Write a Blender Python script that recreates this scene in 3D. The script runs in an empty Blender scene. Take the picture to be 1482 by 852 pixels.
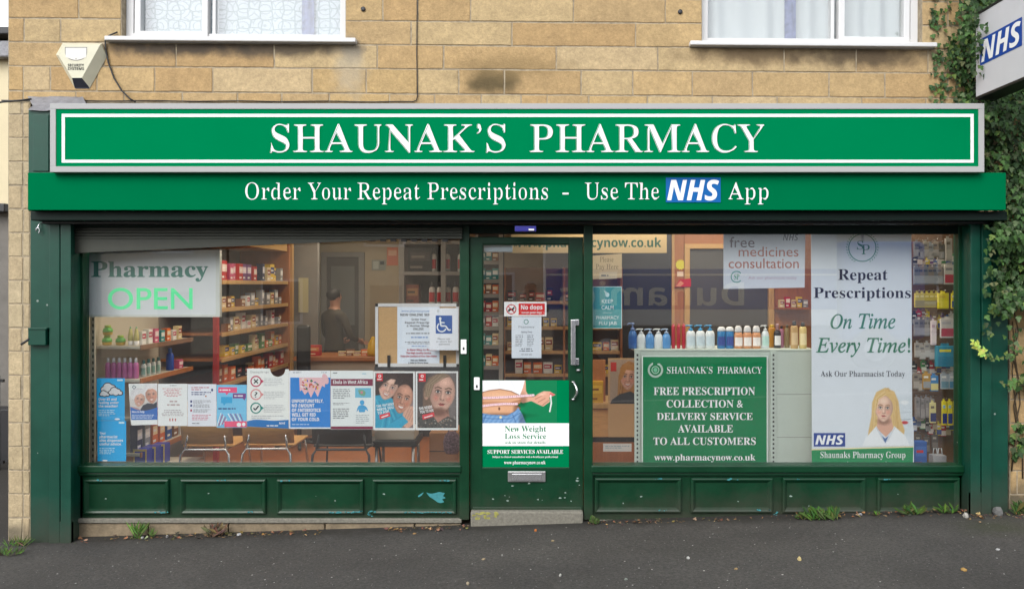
import bpy, bmesh, math, random
from mathutils import Vector, noise
R = random.Random(7)
SC = bpy.context.scene
COL = SC.collection
F = 1110.0          # focal length in photograph pixels (1482 wide)
CX, CY, HC = 768.0, 412.0, 1.79

# ---------------------------------------------------------------- camera, sky, sun, exposure
cd = bpy.data.cameras.new('camera'); cam = bpy.data.objects.new('camera', cd); COL.objects.link(cam)
cam.location = (0, 0, HC); cam.rotation_euler = (math.radians(90), 0, 0)
cd.sensor_width = 36; cd.lens = 36 * F / 1482
cd.shift_x = -(CX - 741) / 1482; cd.shift_y = -(426 - CY) / 1482
cd.clip_start = 0.05; cd.clip_end = 500
SC.camera = cam
W = bpy.data.worlds.new('World'); SC.world = W; W.use_nodes = True
nt = W.node_tree; bg = nt.nodes['Background']
sky = nt.nodes.new('ShaderNodeTexSky'); sky.sky_type = 'NISHITA'; sky.sun_disc = False
SUN_EL, SUN_AZ = 40, 205          # degrees; azimuth from +Y clockwise: behind the camera, a little left
sky.sun_elevation = math.radians(SUN_EL); sky.sun_rotation = math.radians(SUN_AZ)
hs = nt.nodes.new('ShaderNodeHueSaturation'); hs.inputs['Saturation'].default_value = 0.22
nt.links.new(sky.outputs[0], hs.inputs['Color']); nt.links.new(hs.outputs[0], bg.inputs[0])
bg.inputs[1].default_value = 0.15
sd = bpy.data.lights.new('sun', 'SUN'); sd.energy = .75; sd.angle = math.radians(35); sd.color = (1, .96, .9)
so = bpy.data.objects.new('sun', sd); COL.objects.link(so)
_d = Vector((math.sin(math.radians(SUN_AZ)) * math.cos(math.radians(SUN_EL)), math.cos(math.radians(SUN_AZ)) * math.cos(math.radians(SUN_EL)), math.sin(math.radians(SUN_EL))))
so.rotation_euler = (_d).to_track_quat('Z', 'Y').to_euler(); so.location = (-3, -6, 12)
SC.view_settings.view_transform = 'Standard'; SC.view_settings.look = 'None'
SC.view_settings.exposure = 1.26; SC.view_settings.gamma = 1
SC.cycles.max_bounces = 6; SC.cycles.diffuse_bounces = 3; SC.cycles.glossy_bounces = 3; SC.cycles.sample_clamp_indirect = 2.5; SC.cycles.sample_clamp_direct = 12; SC.cycles.use_adaptive_sampling = False; SC.cycles.caustics_reflective = False; SC.cycles.blur_glossy = .5; SC.cycles.transparent_max_bounces = 12
SC.cycles.use_denoising = True

# ---------------------------------------------------------------- helpers
def PX(x, Y): return (x - CX) * Y / F
def PZ(y, Y): return HC + (CY - y) * Y / F
def lin(c):
    c /= 255.0
    return c / 12.92 if c <= .04045 else ((c + .055) / 1.055) ** 2.4
def ground(x): return -0.034 + 0.0314 * x

MATS = {}
def newmat(name):
    m = bpy.data.materials.new(name); m.use_nodes = True
    return m, m.node_tree, m.node_tree.nodes['Principled BSDF']
def mat(name, rgb, rough=.6, metal=0, var=0, scale=6, bump=0, bscale=60, k=.8, emit=0, spec=.5, stretch=None):
    if name in MATS: return MATS[name]
    m, t, p = newmat(name)
    c = [lin(v) * k for v in rgb] + [1]
    p.inputs['Base Color'].default_value = c
    p.inputs['Roughness'].default_value = rough; p.inputs['Metallic'].default_value = metal
    p.inputs['Specular IOR Level'].default_value = spec
    if emit:
        p.inputs['Emission Color'].default_value = c; p.inputs['Emission Strength'].default_value = emit
    if var or bump:
        tc = t.nodes.new('ShaderNodeTexCoord'); src = tc.outputs['Object']
        if stretch:
            mp = t.nodes.new('ShaderNodeMapping'); mp.inputs['Scale'].default_value = stretch
            t.links.new(src, mp.inputs[0]); src = mp.outputs[0]
    if var:
        n = t.nodes.new('ShaderNodeTexNoise'); n.inputs['Scale'].default_value = scale; n.inputs['Detail'].default_value = 8; n.inputs['Roughness'].default_value = .65
        t.links.new(src, n.inputs['Vector'])
        r = t.nodes.new('ShaderNodeMapRange'); r.inputs[1].default_value = .3; r.inputs[2].default_value = .7
        r.inputs[3].default_value = 1 - var; r.inputs[4].default_value = 1 + var
        t.links.new(n.outputs[0], r.inputs[0])
        mx = t.nodes.new('ShaderNodeMix'); mx.data_type = 'RGBA'; mx.blend_type = 'MULTIPLY'; mx.inputs[0].default_value = 1
        mx.inputs[6].default_value = c; t.links.new(r.outputs[0], mx.inputs[7]); t.links.new(mx.outputs[2], p.inputs['Base Color'])
        r2 = t.nodes.new('ShaderNodeMapRange'); r2.inputs[3].default_value = max(.05, rough - .12); r2.inputs[4].default_value = min(1, rough + .12)
        t.links.new(n.outputs[0], r2.inputs[0]); t.links.new(r2.outputs[0], p.inputs['Roughness'])
    if bump:
        n2 = t.nodes.new('ShaderNodeTexNoise'); n2.inputs['Scale'].default_value = bscale; n2.inputs['Detail'].default_value = 6
        t.links.new(src, n2.inputs['Vector'])
        b = t.nodes.new('ShaderNodeBump'); b.inputs['Strength'].default_value = bump; b.inputs['Distance'].default_value = .01
        t.links.new(n2.outputs[0], b.inputs['Height']); t.links.new(b.outputs[0], p.inputs['Normal'])
    MATS[name] = m
    return m
def ink(rgb):            # printed colour on paper or card
    return mat('print_%02x%02x%02x' % tuple(rgb), rgb, .55, spec=.3, k=.95)

class MB:
    def __init__(s): s.v = []; s.f = []; s.m = []; s.s = []; s.mats = []; s.tone = []
    def mi(s, m):
        if m not in s.mats: s.mats.append(m)
        return s.mats.index(m)
    def poly(s, pts, m, smooth=False, tone=(1, 1, 1)):
        b = len(s.v); s.v += [tuple(p) for p in pts]; s.f.append(list(range(b, b + len(pts)))); s.m.append(s.mi(m)); s.s.append(smooth); s.tone.append(tone)
    def mesh(s, vs, fs, m, smooth=False, tone=(1, 1, 1)):
        b = len(s.v); s.v += [tuple(p) for p in vs]; k = s.mi(m)
        for f in fs: s.f.append([b + i for i in f]); s.m.append(k); s.s.append(smooth); s.tone.append(tone)
    def box(s, x0, x1, y0, y1, z0, z1, m, b=0, tone=(1, 1, 1)):
        if x0 > x1: x0, x1 = x1, x0
        if y0 > y1: y0, y1 = y1, y0
        if z0 > z1: z0, z1 = z1, z0
        b = min(b, (x1 - x0) * .45, (y1 - y0) * .45, (z1 - z0) * .45)
        vs = [(x, y, z) for x in (x0, x1) for y in (y0, y1) for z in (z0, z1)]
        fs = [(0, 1, 3, 2), (4, 6, 7, 5), (0, 4, 5, 1), (2, 3, 7, 6), (0, 2, 6, 4), (1, 5, 7, 3)]
        if b <= 0: s.mesh(vs, fs, m, tone=tone); return
        bm = bmesh.new(); bv = [bm.verts.new(v) for v in vs]
        for f in fs: bm.faces.new([bv[i] for i in f])
        bmesh.ops.bevel(bm, geom=list(bm.edges), offset=b, segments=2, affect='EDGES', profile=.5)
        s.bm(bm, m, tone=tone)
    def bm(s, bm, m, smooth=False, tone=(1, 1, 1)):
        bm.verts.index_update()
        s.mesh([v.co[:] for v in bm.verts], [[v.index for v in f.verts] for f in bm.faces], m, smooth, tone); bm.free()
    def prism(s, pts, y0, y1, m, m_side=None):     # outline in x,z seen from the street
        n = len(pts)
        s.poly([(x, y0, z) for x, z in pts], m); s.poly([(x, y1, z) for x, z in reversed(pts)], m)
        for i in range(n):
            a, b = pts[i], pts[(i + 1) % n]
            s.poly([(a[0], y0, a[1]), (a[0], y1, a[1]), (b[0], y1, b[1]), (b[0], y0, b[1])], m_side or m)
    def lathe(s, prof, c, n, m, sx=1, sy=1):
        vs = []; fs = []
        for r, z in prof:
            for i in range(n):
                a = 2 * math.pi * i / n; vs.append((c[0] + r * sx * math.cos(a), c[1] + r * sy * math.sin(a), c[2] + z))
        for k in range(len(prof) - 1):
            for i in range(n):
                j = (i + 1) % n; fs.append((k * n + i, k * n + j, (k + 1) * n + j, (k + 1) * n + i))
        fs.append(tuple(range((len(prof) - 1) * n, len(prof) * n))); fs.append(tuple(reversed(range(n))))
        s.mesh(vs, fs, m, True)
    def tube(s, pts, r, n, m, r2=None):
        pts = [Vector(p) for p in pts]; vs = []; fs = []; L = len(pts)
        up = None
        for i, p in enumerate(pts):
            d = (pts[min(i + 1, L - 1)] - pts[max(i - 1, 0)]).normalized()
            if up is None: up = Vector((0, 0, 1)) if abs(d.z) < .9 else Vector((1, 0, 0))
            a = d.cross(up).normalized(); u2 = a.cross(d).normalized(); up = u2
            rr = r if r2 is None else r + (r2 - r) * i / (L - 1)
            for k in range(n):
                t = 2 * math.pi * k / n; vs.append(p + a * (rr * math.cos(t)) + u2 * (rr * math.sin(t)))
        for i in range(L - 1):
            for k in range(n):
                j = (k + 1) % n; fs.append((i * n + k, i * n + j, (i + 1) * n + j, (i + 1) * n + k))
        fs.append(tuple(reversed(range(n)))); fs.append(tuple(range((L - 1) * n, L * n)))
        s.mesh(vs, fs, m, True)
    def build(s, name, parent=None, origin=None, tone=False):
        o0 = Vector((0, 0, 0))
        if parent:
            q = parent
            while q: o0 += q.location; q = q.parent
        elif origin is not None: o0 = Vector(origin)
        else:
            xs = [v[0] for v in s.v]; ys = [v[1] for v in s.v]; zs = [v[2] for v in s.v]
            o0 = Vector(((min(xs) + max(xs)) / 2, (min(ys) + max(ys)) / 2, min(zs)))
        me = bpy.data.meshes.new(name)
        me.from_pydata([(v[0] - o0.x, v[1] - o0.y, v[2] - o0.z) for v in s.v], [], s.f)
        for m in s.mats: me.materials.append(m)
        me.polygons.foreach_set('material_index', s.m); me.polygons.foreach_set('use_smooth', s.s)
        if tone:
            at = me.color_attributes.new('tone', 'FLOAT_COLOR', 'CORNER'); d = []
            for p, t in zip(me.polygons, s.tone): d += list(t) + [1.0] if len(p.vertices) == 1 else (list(t) + [1.0]) * len(p.vertices)
            at.data.foreach_set('color', d)
        me.update()
        o = bpy.data.objects.new(name, me); COL.objects.link(o)
        if parent: o.parent = parent
        else: o.location = o0
        return o

def tag(o, label, cat, group=None, kind=None):
    o['label'] = label; o['category'] = cat
    if group: o['group'] = group
    if kind: o['kind'] = kind
    return o
def thing(name, loc, label, cat, group=None):
    o = bpy.data.objects.new(name, None); COL.objects.link(o); o.location = loc; o.empty_display_size = .1
    return tag(o, label, cat, group)
def struct(o): o['kind'] = 'structure'; return o
def dup(o, loc, label=None, group=None, parent=None, rz=None):
    c = o.copy(); COL.objects.link(c)
    if parent: c.parent = parent
    else:
        c.location = loc
        if rz is not None: c.rotation_euler.z = rz
        if label: c['label'] = label
        if group: c['group'] = group
    for ch in list(o.children): dup(ch, None, parent=c)
    return c

# ---- lettering (Blender's own built-in font, with its serif and bold mathematical letters)
STY = {'sans': (None, None, None, 0), 'serifb': (0x1D400, 0x1D41A, 0x1D7CE, 0), 'serif': (0x1D400, 0x1D41A, 0x1D7CE, .55), 'serifm': (0x1D400, 0x1D41A, 0x1D7CE, .75), 'serifi': (0x1D400, 0x1D41A, 0x1D7CE, .68),
       'ital': (0x1D434, 0x1D44E, None, 0), 'sansb': (0x1D5D4, 0x1D5EE, 0x1D7EC, 0), 'sansbi': (0x1D63C, 0x1D656, None, 0), 'sansi': (0x1D608, 0x1D622, None, 0)}
def conv(t, st):
    a, l, d, _ = STY[st]
    if a is None: return t
    r = ''
    for c in t:
        if 'A' <= c <= 'Z': r += chr(a + ord(c) - 65)
        elif 'a' <= c <= 'z': r += '\u210e' if (st == 'ital' and c == 'h') else chr(l + ord(c) - 97)
        elif d and c.isdigit(): r += chr(d + ord(c) - 48)
        else: r += c
    return r
TC = {}
def lighten(vs, fs, k):
    """thin the heavy upright strokes of a bold letter, leaving its hairlines alone"""
    cnt = {}
    for f in fs:
        for i in range(len(f)):
            a, b = f[i], f[(i + 1) % len(f)]; cnt[(a, b)] = cnt.get((a, b), 0) + 1
    # weld by position so outline edges can be told from inner ones
    pos = {}; rep = []
    for v in vs: rep.append(pos.setdefault((round(v[0], 5), round(v[1], 5)), len(pos)))
    ec = {}
    for (a, b) in cnt: e = (rep[a], rep[b]); ec[e] = ec.get(e, 0) + 1
    P = [None] * len(pos)
    for v, r in zip(vs, rep): P[r] = v
    out = [(a, b) for (a, b) in ec if (b, a) not in ec and a != b]
    nx = {}
    for a, b in out:
        dx, dy = P[b][0] - P[a][0], P[b][1] - P[a][1]; L = math.hypot(dx, dy) or 1
        for q in (a, b): n = nx.setdefault(q, [0, 0]); n[0] += dy / L; n[1] -= dx / L
    sh = {}
    for q, (u, w) in nx.items():
        L = math.hypot(u, w)
        if L < 1e-6: continue
        u /= L
        if abs(u) < .12: continue
        x, y = P[q]; y += 1e-4; best = 9
        for a, b in out:
            ya, yb = P[a][1], P[b][1]
            if (ya > y) == (yb > y): continue
            d = (P[a][0] + (y - ya) / (yb - ya) * (P[b][0] - P[a][0]) - x) * (-1 if u > 0 else 1)
            if 1e-3 < d < best: best = d
        if best > 8: continue
        t = best; t2 = max(t * k, min(t, .05)); s_ = min((t - t2) / 2, .045 * (1 - k) / .45) * min(1, abs(u) * 1.15)
        sh[q] = -s_ if u > 0 else s_
    return [(v[0] + sh.get(r, 0), v[1]) for v, r in zip(vs, rep)]
def glyphs(t, st, off=0, res=4):
    k = (t, st, off, res)
    if k in TC: return TC[k]
    cu = bpy.data.curves.new('t', 'FONT'); cu.body = conv(t, st); cu.size = 1; cu.offset = off; cu.resolution_u = res; cu.fill_mode = 'FRONT'
    ob = bpy.data.objects.new('t', cu); COL.objects.link(ob)
    me = bpy.data.meshes.new_from_object(ob.evaluated_get(bpy.context.evaluated_depsgraph_get()))
    vs = [v.co[:2] for v in me.vertices]; fs = [tuple(p.vertices) for p in me.polygons]
    bpy.data.objects.remove(ob); bpy.data.curves.remove(cu); bpy.data.meshes.remove(me)
    if fs:
        v = vs; f = fs[0]
        ar = sum(v[f[i]][0] * v[f[(i + 1) % len(f)]][1] - v[f[(i + 1) % len(f)]][0] * v[f[i]][1] for i in range(len(f)))
        if ar < 0: fs = [tuple(reversed(f)) for f in fs]
    if STY[st][3] and fs:
        vs = lighten(vs, fs, STY[st][3])
        def area(f): return sum(vs[f[i]][0] * vs[f[(i + 1) % len(f)]][1] - vs[f[(i + 1) % len(f)]][0] * vs[f[i]][1] for i in range(len(f)))
        fs = [f for f in fs if area(f) > 1e-9]
    TC[k] = (vs, fs); return TC[k]
def caph(st): return max(v[1] for v in glyphs('H', st)[0])
def text3(mb, t, st, org, ux, uz, x0, x1, cap, m, off=0, res=4):
    """letters standing on org, running along ux from x0 to x1 (metres), cap height cap"""
    vs, fs = glyphs(t, st, off, res)
    base = glyphs(t, st, 0, res)[0]
    if not fs: return
    a = min(v[0] for v in base); b = max(v[0] for v in base); sx = (x1 - x0) / max(1e-6, b - a); sy = cap / caph(st)
    org, ux, uz = Vector(org), Vector(ux), Vector(uz)
    mb.mesh([org + ux * (x0 + (v[0] - a) * sx) + uz * (v[1] * sy) for v in vs], fs, m)

class Sheet(MB):
    """a flat printed thing measured on the photograph and built at depth Y; later marks lie a hair nearer"""
    def __init__(s, Y, step=.00015): super().__init__(); s.Y = Y; s.k = 0; s.step = step; s.Y0 = Y
    def up(s): s.k += 1; s.Y = s.Y0 - s.step * s.k
    def P(s, x, y): return ((x - CX) * s.Y0 / F, s.Y, HC + (CY - y) * s.Y0 / F)
    def slab(s, pts, m, th=.002):
        q = [((x - CX) * s.Y0 / F, HC + (CY - y) * s.Y0 / F) for x, y in pts]
        a = sum(q[i][0] * q[(i + 1) % len(q)][1] - q[(i + 1) % len(q)][0] * q[i][1] for i in range(len(q)))
        if a < 0: q.reverse()
        s.prism(q, s.Y0, s.Y0 + th, m)
    def pg(s, pts, c, up=True):
        if up: s.up()
        if len(pts) >= 5 and len(pts) < 30:          # soften gentle corners
            for _ in range(2):
                o = []; n = len(pts)
                for i in range(n):
                    a, b, d = pts[i - 1], pts[i], pts[(i + 1) % n]
                    u = (b[0] - a[0], b[1] - a[1]); v = (d[0] - b[0], d[1] - b[1]); L = math.hypot(*u) * math.hypot(*v)
                    if L < 1e-9: continue
                    if (u[0] * v[0] + u[1] * v[1]) / L < .34: o.append(b)
                    else: o += [(b[0] - u[0] * .25, b[1] - u[1] * .25), (b[0] + v[0] * .25, b[1] + v[1] * .25)]
                pts = o
        q = [s.P(*p) for p in pts]
        a = sum(q[i][0] * q[(i + 1) % len(q)][2] - q[(i + 1) % len(q)][0] * q[i][2] for i in range(len(q)))
        if a < 0: q.reverse()
        m = c if not isinstance(c, tuple) else ink(c)
        if len(q) > 4:   # may be concave: let bmesh triangulate
            bm = bmesh.new(); f = bm.faces.new([bm.verts.new(p) for p in q]); f.normal_update(); bmesh.ops.triangulate(bm, faces=[f]); s.bm(bm, m)
        else: s.poly(q, m)
    def rect(s, x0, y0, x1, y1, c, up=True): s.pg([(x0, y1), (x1, y1), (x1, y0), (x0, y0)], c, up)
    def ell(s, cx, cy, rx, ry, c, n=20, a0=0, rot=0, up=True):
        cr, sr = math.cos(math.radians(rot)), math.sin(math.radians(rot))
        P = []
        for i in range(n):
            t = 2 * math.pi * i / n; u, v = rx * math.cos(t), ry * math.sin(t)
            P.append((cx + u * cr - v * sr, cy + u * sr + v * cr))
        s.pg(P, c, up)
    def line(s, pts, w, c, up=True):
        if up: s.up()
        for i in range(len(pts) - 1):
            (x0, y0), (x1, y1) = pts[i], pts[i + 1]; L = math.hypot(x1 - x0, y1 - y0) or 1; nx, ny = -(y1 - y0) / L * w / 2, (x1 - x0) / L * w / 2
            s.pg([(x0 + nx, y0 + ny), (x1 + nx, y1 + ny), (x1 - nx, y1 - ny), (x0 - nx, y0 - ny)], c, False)
    def ring(s, cx, cy, r0, r1, c, n=24, a0=0, a1=360, sy=1):
        s.up()
        for i in range(n):
            t0 = math.radians(a0 + (a1 - a0) * i / n); t1 = math.radians(a0 + (a1 - a0) * (i + 1) / n)
            s.pg([(cx + r0 * math.cos(t0), cy + sy * r0 * math.sin(t0)), (cx + r1 * math.cos(t0), cy + sy * r1 * math.sin(t0)),
                  (cx + r1 * math.cos(t1), cy + sy * r1 * math.sin(t1)), (cx + r0 * math.cos(t1), cy + sy * r0 * math.sin(t1))], c, False)
    def txt(s, t, x0, x1, yt, yb, st, c, off=0, res=3, dy=0):
        s.up(); m = c if not isinstance(c, tuple) else ink(c); sc = s.Y0 / F
        ang = math.atan2(-dy, x1 - x0)
        text3(s, t, st, s.P(x0, yb), (math.cos(ang), 0, math.sin(ang)), (-math.sin(ang), 0, math.cos(ang)), 0, (x1 - x0) * sc, (yb - yt) * sc, m, off, res)
    def small(s, x0, x1, y0, y1, rows, c, center=False, fill=.8, h=.45):
        """lines of print too small to read: word-long dashes"""
        s.up(); rr = random.Random(int(x0 * 7 + y0))
        for i in range(rows):
            y = y0 + (y1 - y0) * (i + .5) / rows; hh = (y1 - y0) / rows * h
            L = (x1 - x0) * (1 if not center and i < rows - 1 else rr.uniform(.5, .95)) * rr.uniform(.85, 1); x = x0 + ((x1 - x0 - L) / 2 if center else 0); e = x + L
            while x < e - 1:
                w = min(rr.uniform(1.5, 6) * max(.5, hh / 1.2), e - x); s.rect(x, y - hh / 2, x + w, y + hh / 2, c, False); x += w + .7 + hh * .35

# ---------------------------------------------------------------- materials
def tonemat(name, rough, bump, bscale, var, vscale, stains=None, trans=0, k=1):
    m, t, p = newmat(name)
    at = t.nodes.new('ShaderNodeAttribute'); at.attribute_name = 'tone'
    tc = t.nodes.new('ShaderNodeTexCoord')
    n = t.nodes.new('ShaderNodeTexNoise'); n.inputs['Scale'].default_value = vscale; n.inputs['Detail'].default_value = 9; n.inputs['Roughness'].default_value = .7
    t.links.new(tc.outputs['Object'], n.inputs['Vector'])
    r = t.nodes.new('ShaderNodeMapRange'); r.inputs[1].default_value = .28; r.inputs[2].default_value = .72; r.inputs[3].default_value = 1 - var; r.inputs[4].default_value = 1 + var
    t.links.new(n.outputs[0], r.inputs[0])
    mx = t.nodes.new('ShaderNodeMix'); mx.data_type = 'RGBA'; mx.blend_type = 'MULTIPLY'; mx.inputs[0].default_value = 1
    t.links.new(at.outputs['Color'], mx.inputs[6]); t.links.new(r.outputs[0], mx.inputs[7]); out = mx.outputs[2]
    if name == 'ashlar_stone':
        for sc_, v_ in ((55, .22), (3.2, .12)):
            nb_ = t.nodes.new('ShaderNodeTexNoise'); nb_.inputs['Scale'].default_value = sc_; nb_.inputs['Detail'].default_value = 5; nb_.inputs['Roughness'].default_value = .8; t.links.new(tc.outputs['Object'], nb_.inputs['Vector'])
            rb_ = t.nodes.new('ShaderNodeMapRange'); rb_.inputs[1].default_value = .3; rb_.inputs[2].default_value = .7; rb_.inputs[3].default_value = 1 - v_; rb_.inputs[4].default_value = 1 + v_; t.links.new(nb_.outputs[0], rb_.inputs[0])
            mb2 = t.nodes.new('ShaderNodeMix'); mb2.data_type = 'RGBA'; mb2.blend_type = 'MULTIPLY'; mb2.inputs[0].default_value = 1; t.links.new(out, mb2.inputs[6]); t.links.new(rb_.outputs[0], mb2.inputs[7]); out = mb2.outputs[2]
    if stains:
        geo = t.nodes.new('ShaderNodeNewGeometry'); ns = t.nodes.new('ShaderNodeTexNoise'); ns.inputs['Scale'].default_value = 9; ns.inputs['Detail'].default_value = 6
        t.links.new(geo.outputs['Position'], ns.inputs['Vector'])
        for (cx, cz, rx, rz, col, amt) in stains:
            sub = t.nodes.new('ShaderNodeVectorMath'); sub.operation = 'SUBTRACT'; sub.inputs[1].default_value = (cx, 0, cz); t.links.new(geo.outputs['Position'], sub.inputs[0])
            mul = t.nodes.new('ShaderNodeVectorMath'); mul.operation = 'MULTIPLY'; mul.inputs[1].default_value = (1 / rx, 0, 1 / rz); t.links.new(sub.outputs[0], mul.inputs[0])
            ln = t.nodes.new('ShaderNodeVectorMath'); ln.operation = 'LENGTH'; t.links.new(mul.outputs[0], ln.inputs[0])
            ad = t.nodes.new('ShaderNodeMath'); ad.operation = 'ADD'; t.links.new(ln.outputs['Value'], ad.inputs[0]); t.links.new(ns.outputs[0], ad.inputs[1])
            mr = t.nodes.new('ShaderNodeMapRange'); mr.interpolation_type = 'SMOOTHSTEP'; mr.inputs[1].default_value = .75; mr.inputs[2].default_value = 1.6; mr.inputs[3].default_value = amt; mr.inputs[4].default_value = 0
            t.links.new(ad.outputs[0], mr.inputs[0])
            m2 = t.nodes.new('ShaderNodeMix'); m2.data_type = 'RGBA'; t.links.new(mr.outputs[0], m2.inputs[0]); t.links.new(out, m2.inputs[6]); m2.inputs[7].default_value = col + (1,); out = m2.outputs[2]
    t.links.new(out, p.inputs['Base Color']); p.inputs['Roughness'].default_value = rough
    if bump:
        n2 = t.nodes.new('ShaderNodeTexNoise'); n2.inputs['Scale'].default_value = bscale; n2.inputs['Detail'].default_value = 5
        t.links.new(tc.outputs['Object'], n2.inputs['Vector'])
        b = t.nodes.new('ShaderNodeBump'); b.inputs['Strength'].default_value = bump; b.inputs['Distance'].default_value = .01
        t.links.new(n2.outputs[0], b.inputs['Height']); t.links.new(b.outputs[0], p.inputs['Normal'])
    if trans: p.inputs['Subsurface Weight'].default_value = 0
    MATS[name] = m; return m

YW = 5.85
def wz(y): return PZ(y, YW)
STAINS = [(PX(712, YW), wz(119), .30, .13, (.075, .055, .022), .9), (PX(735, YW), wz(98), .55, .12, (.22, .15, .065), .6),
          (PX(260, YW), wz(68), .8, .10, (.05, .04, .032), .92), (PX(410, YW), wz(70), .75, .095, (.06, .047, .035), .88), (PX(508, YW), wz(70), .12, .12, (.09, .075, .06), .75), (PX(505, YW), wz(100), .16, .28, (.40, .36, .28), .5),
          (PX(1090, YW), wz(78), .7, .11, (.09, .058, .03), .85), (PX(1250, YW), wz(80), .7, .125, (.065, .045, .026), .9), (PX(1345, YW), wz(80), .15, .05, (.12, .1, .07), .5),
          (PX(20, YW), wz(775), .3, .12, (.06, .055, .04), .7), (PX(1475, YW), wz(730), .3, .22, (.05, .05, .04), .8)]
M_STONE = tonemat('ashlar_stone', .9, .4, 80, .15, 12, STAINS)
M_MORTAR = mat('mortar', (172, 158, 134), .95, var=.35, scale=22, bump=.3)
M_SIDE = mat('side_wall_stone', (170, 140, 100), .9, var=.2, bump=.3)
M_PIL = mat('pilaster_green_paint', (8, 73, 57), .42, var=.2, scale=3.5, bump=.06, bscale=25, spec=.4)
M_RISER = mat('riser_green_paint', (10, 61, 37), .36, var=.22, scale=5, bump=.07, bscale=25, spec=.4)
M_DOOR = mat('door_green_paint', (10, 62, 38), .36, var=.2, scale=5, bump=.05, bscale=25, spec=.4)
M_CHIP = mat('bare_turquoise_paint', (66, 150, 156), .7, var=.2, scale=30)
M_CHIPW = mat('bare_pale_primer', (150, 170, 160), .8, var=.25, scale=40)
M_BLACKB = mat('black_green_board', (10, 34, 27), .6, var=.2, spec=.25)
M_SHUT = mat('grey_green_shutter_metal', (66, 68, 59), .6, var=.22, scale=5)
M_SIGN = mat('sign_green', (0, 134, 82), .85, var=.02, scale=3, spec=0)
M_BAND = mat('band_green', (0, 119, 73), .85, var=.025, scale=3, spec=0)
M_GREYF = mat('light_grey_frame', (206, 206, 205), .6, spec=.1, k=.67)
M_WHITE = mat('white_lettering', (255, 255, 255), .5, k=.86, spec=.2)
M_UPVC = mat('white_upvc', (248, 248, 248), .4, k=.70, spec=.3)
M_BLACK = mat('black_plastic', (22, 22, 24), .45)
M_DARK = mat('dark_grey_plastic', (52, 52, 54), .5)
M_CHROME = mat('chrome', (232, 232, 234), .24, .85)
M_ALU = mat('brushed_aluminium', (205, 205, 205), .35, .85, var=.1, scale=20)
M_CONC = mat('concrete', (138, 134, 122), .95, var=.3, scale=45, bump=.6, bscale=120)
M_PLINTH = mat('plinth_stone', (146, 130, 106), .95, var=.3, scale=14, bump=.5)
M_WOOD = mat('orange_wood', (186, 120, 70), .45, var=.16, scale=5, stretch=(8, 8, 1))
M_WOODL = mat('pale_wood', (214, 172, 112), .45, var=.12, scale=5, stretch=(8, 8, 1))
M_PLY = mat('tan_plywood', (240, 186, 118), .4, var=.12, scale=4, stretch=(2, 2, 14))
M_FLOOR = mat('laminate_floor', (186, 112, 62), .35, var=.16, scale=3, stretch=(9, 1, 1))
M_CREAMMET = mat('cream_shelf_metal', (222, 214, 196), .45)
M_PALEUNIT = mat('pale_grey_green_metal', (206, 218, 208), .5, var=.03)
M_INWALL = mat('beige_wall_paint', (196, 182, 156), .8, var=.05)
M_INGREY = mat('grey_wall_paint', (150, 148, 144), .8, var=.06)
M_CEIL = mat('ceiling_white', (225, 222, 214), .9)
M_CORK = mat('cork', (212, 172, 120), .9, var=.14, scale=70)
M_PEG = mat('brown_pegboard', (136, 98, 68), .7, var=.08)
M_PAPER = mat('white_paper', (238, 243, 246), .7, var=.015, scale=4)
M_LEAD = mat('lead_flashing', (150, 150, 155), .6, .3, var=.3, scale=14, bump=.5)

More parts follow.
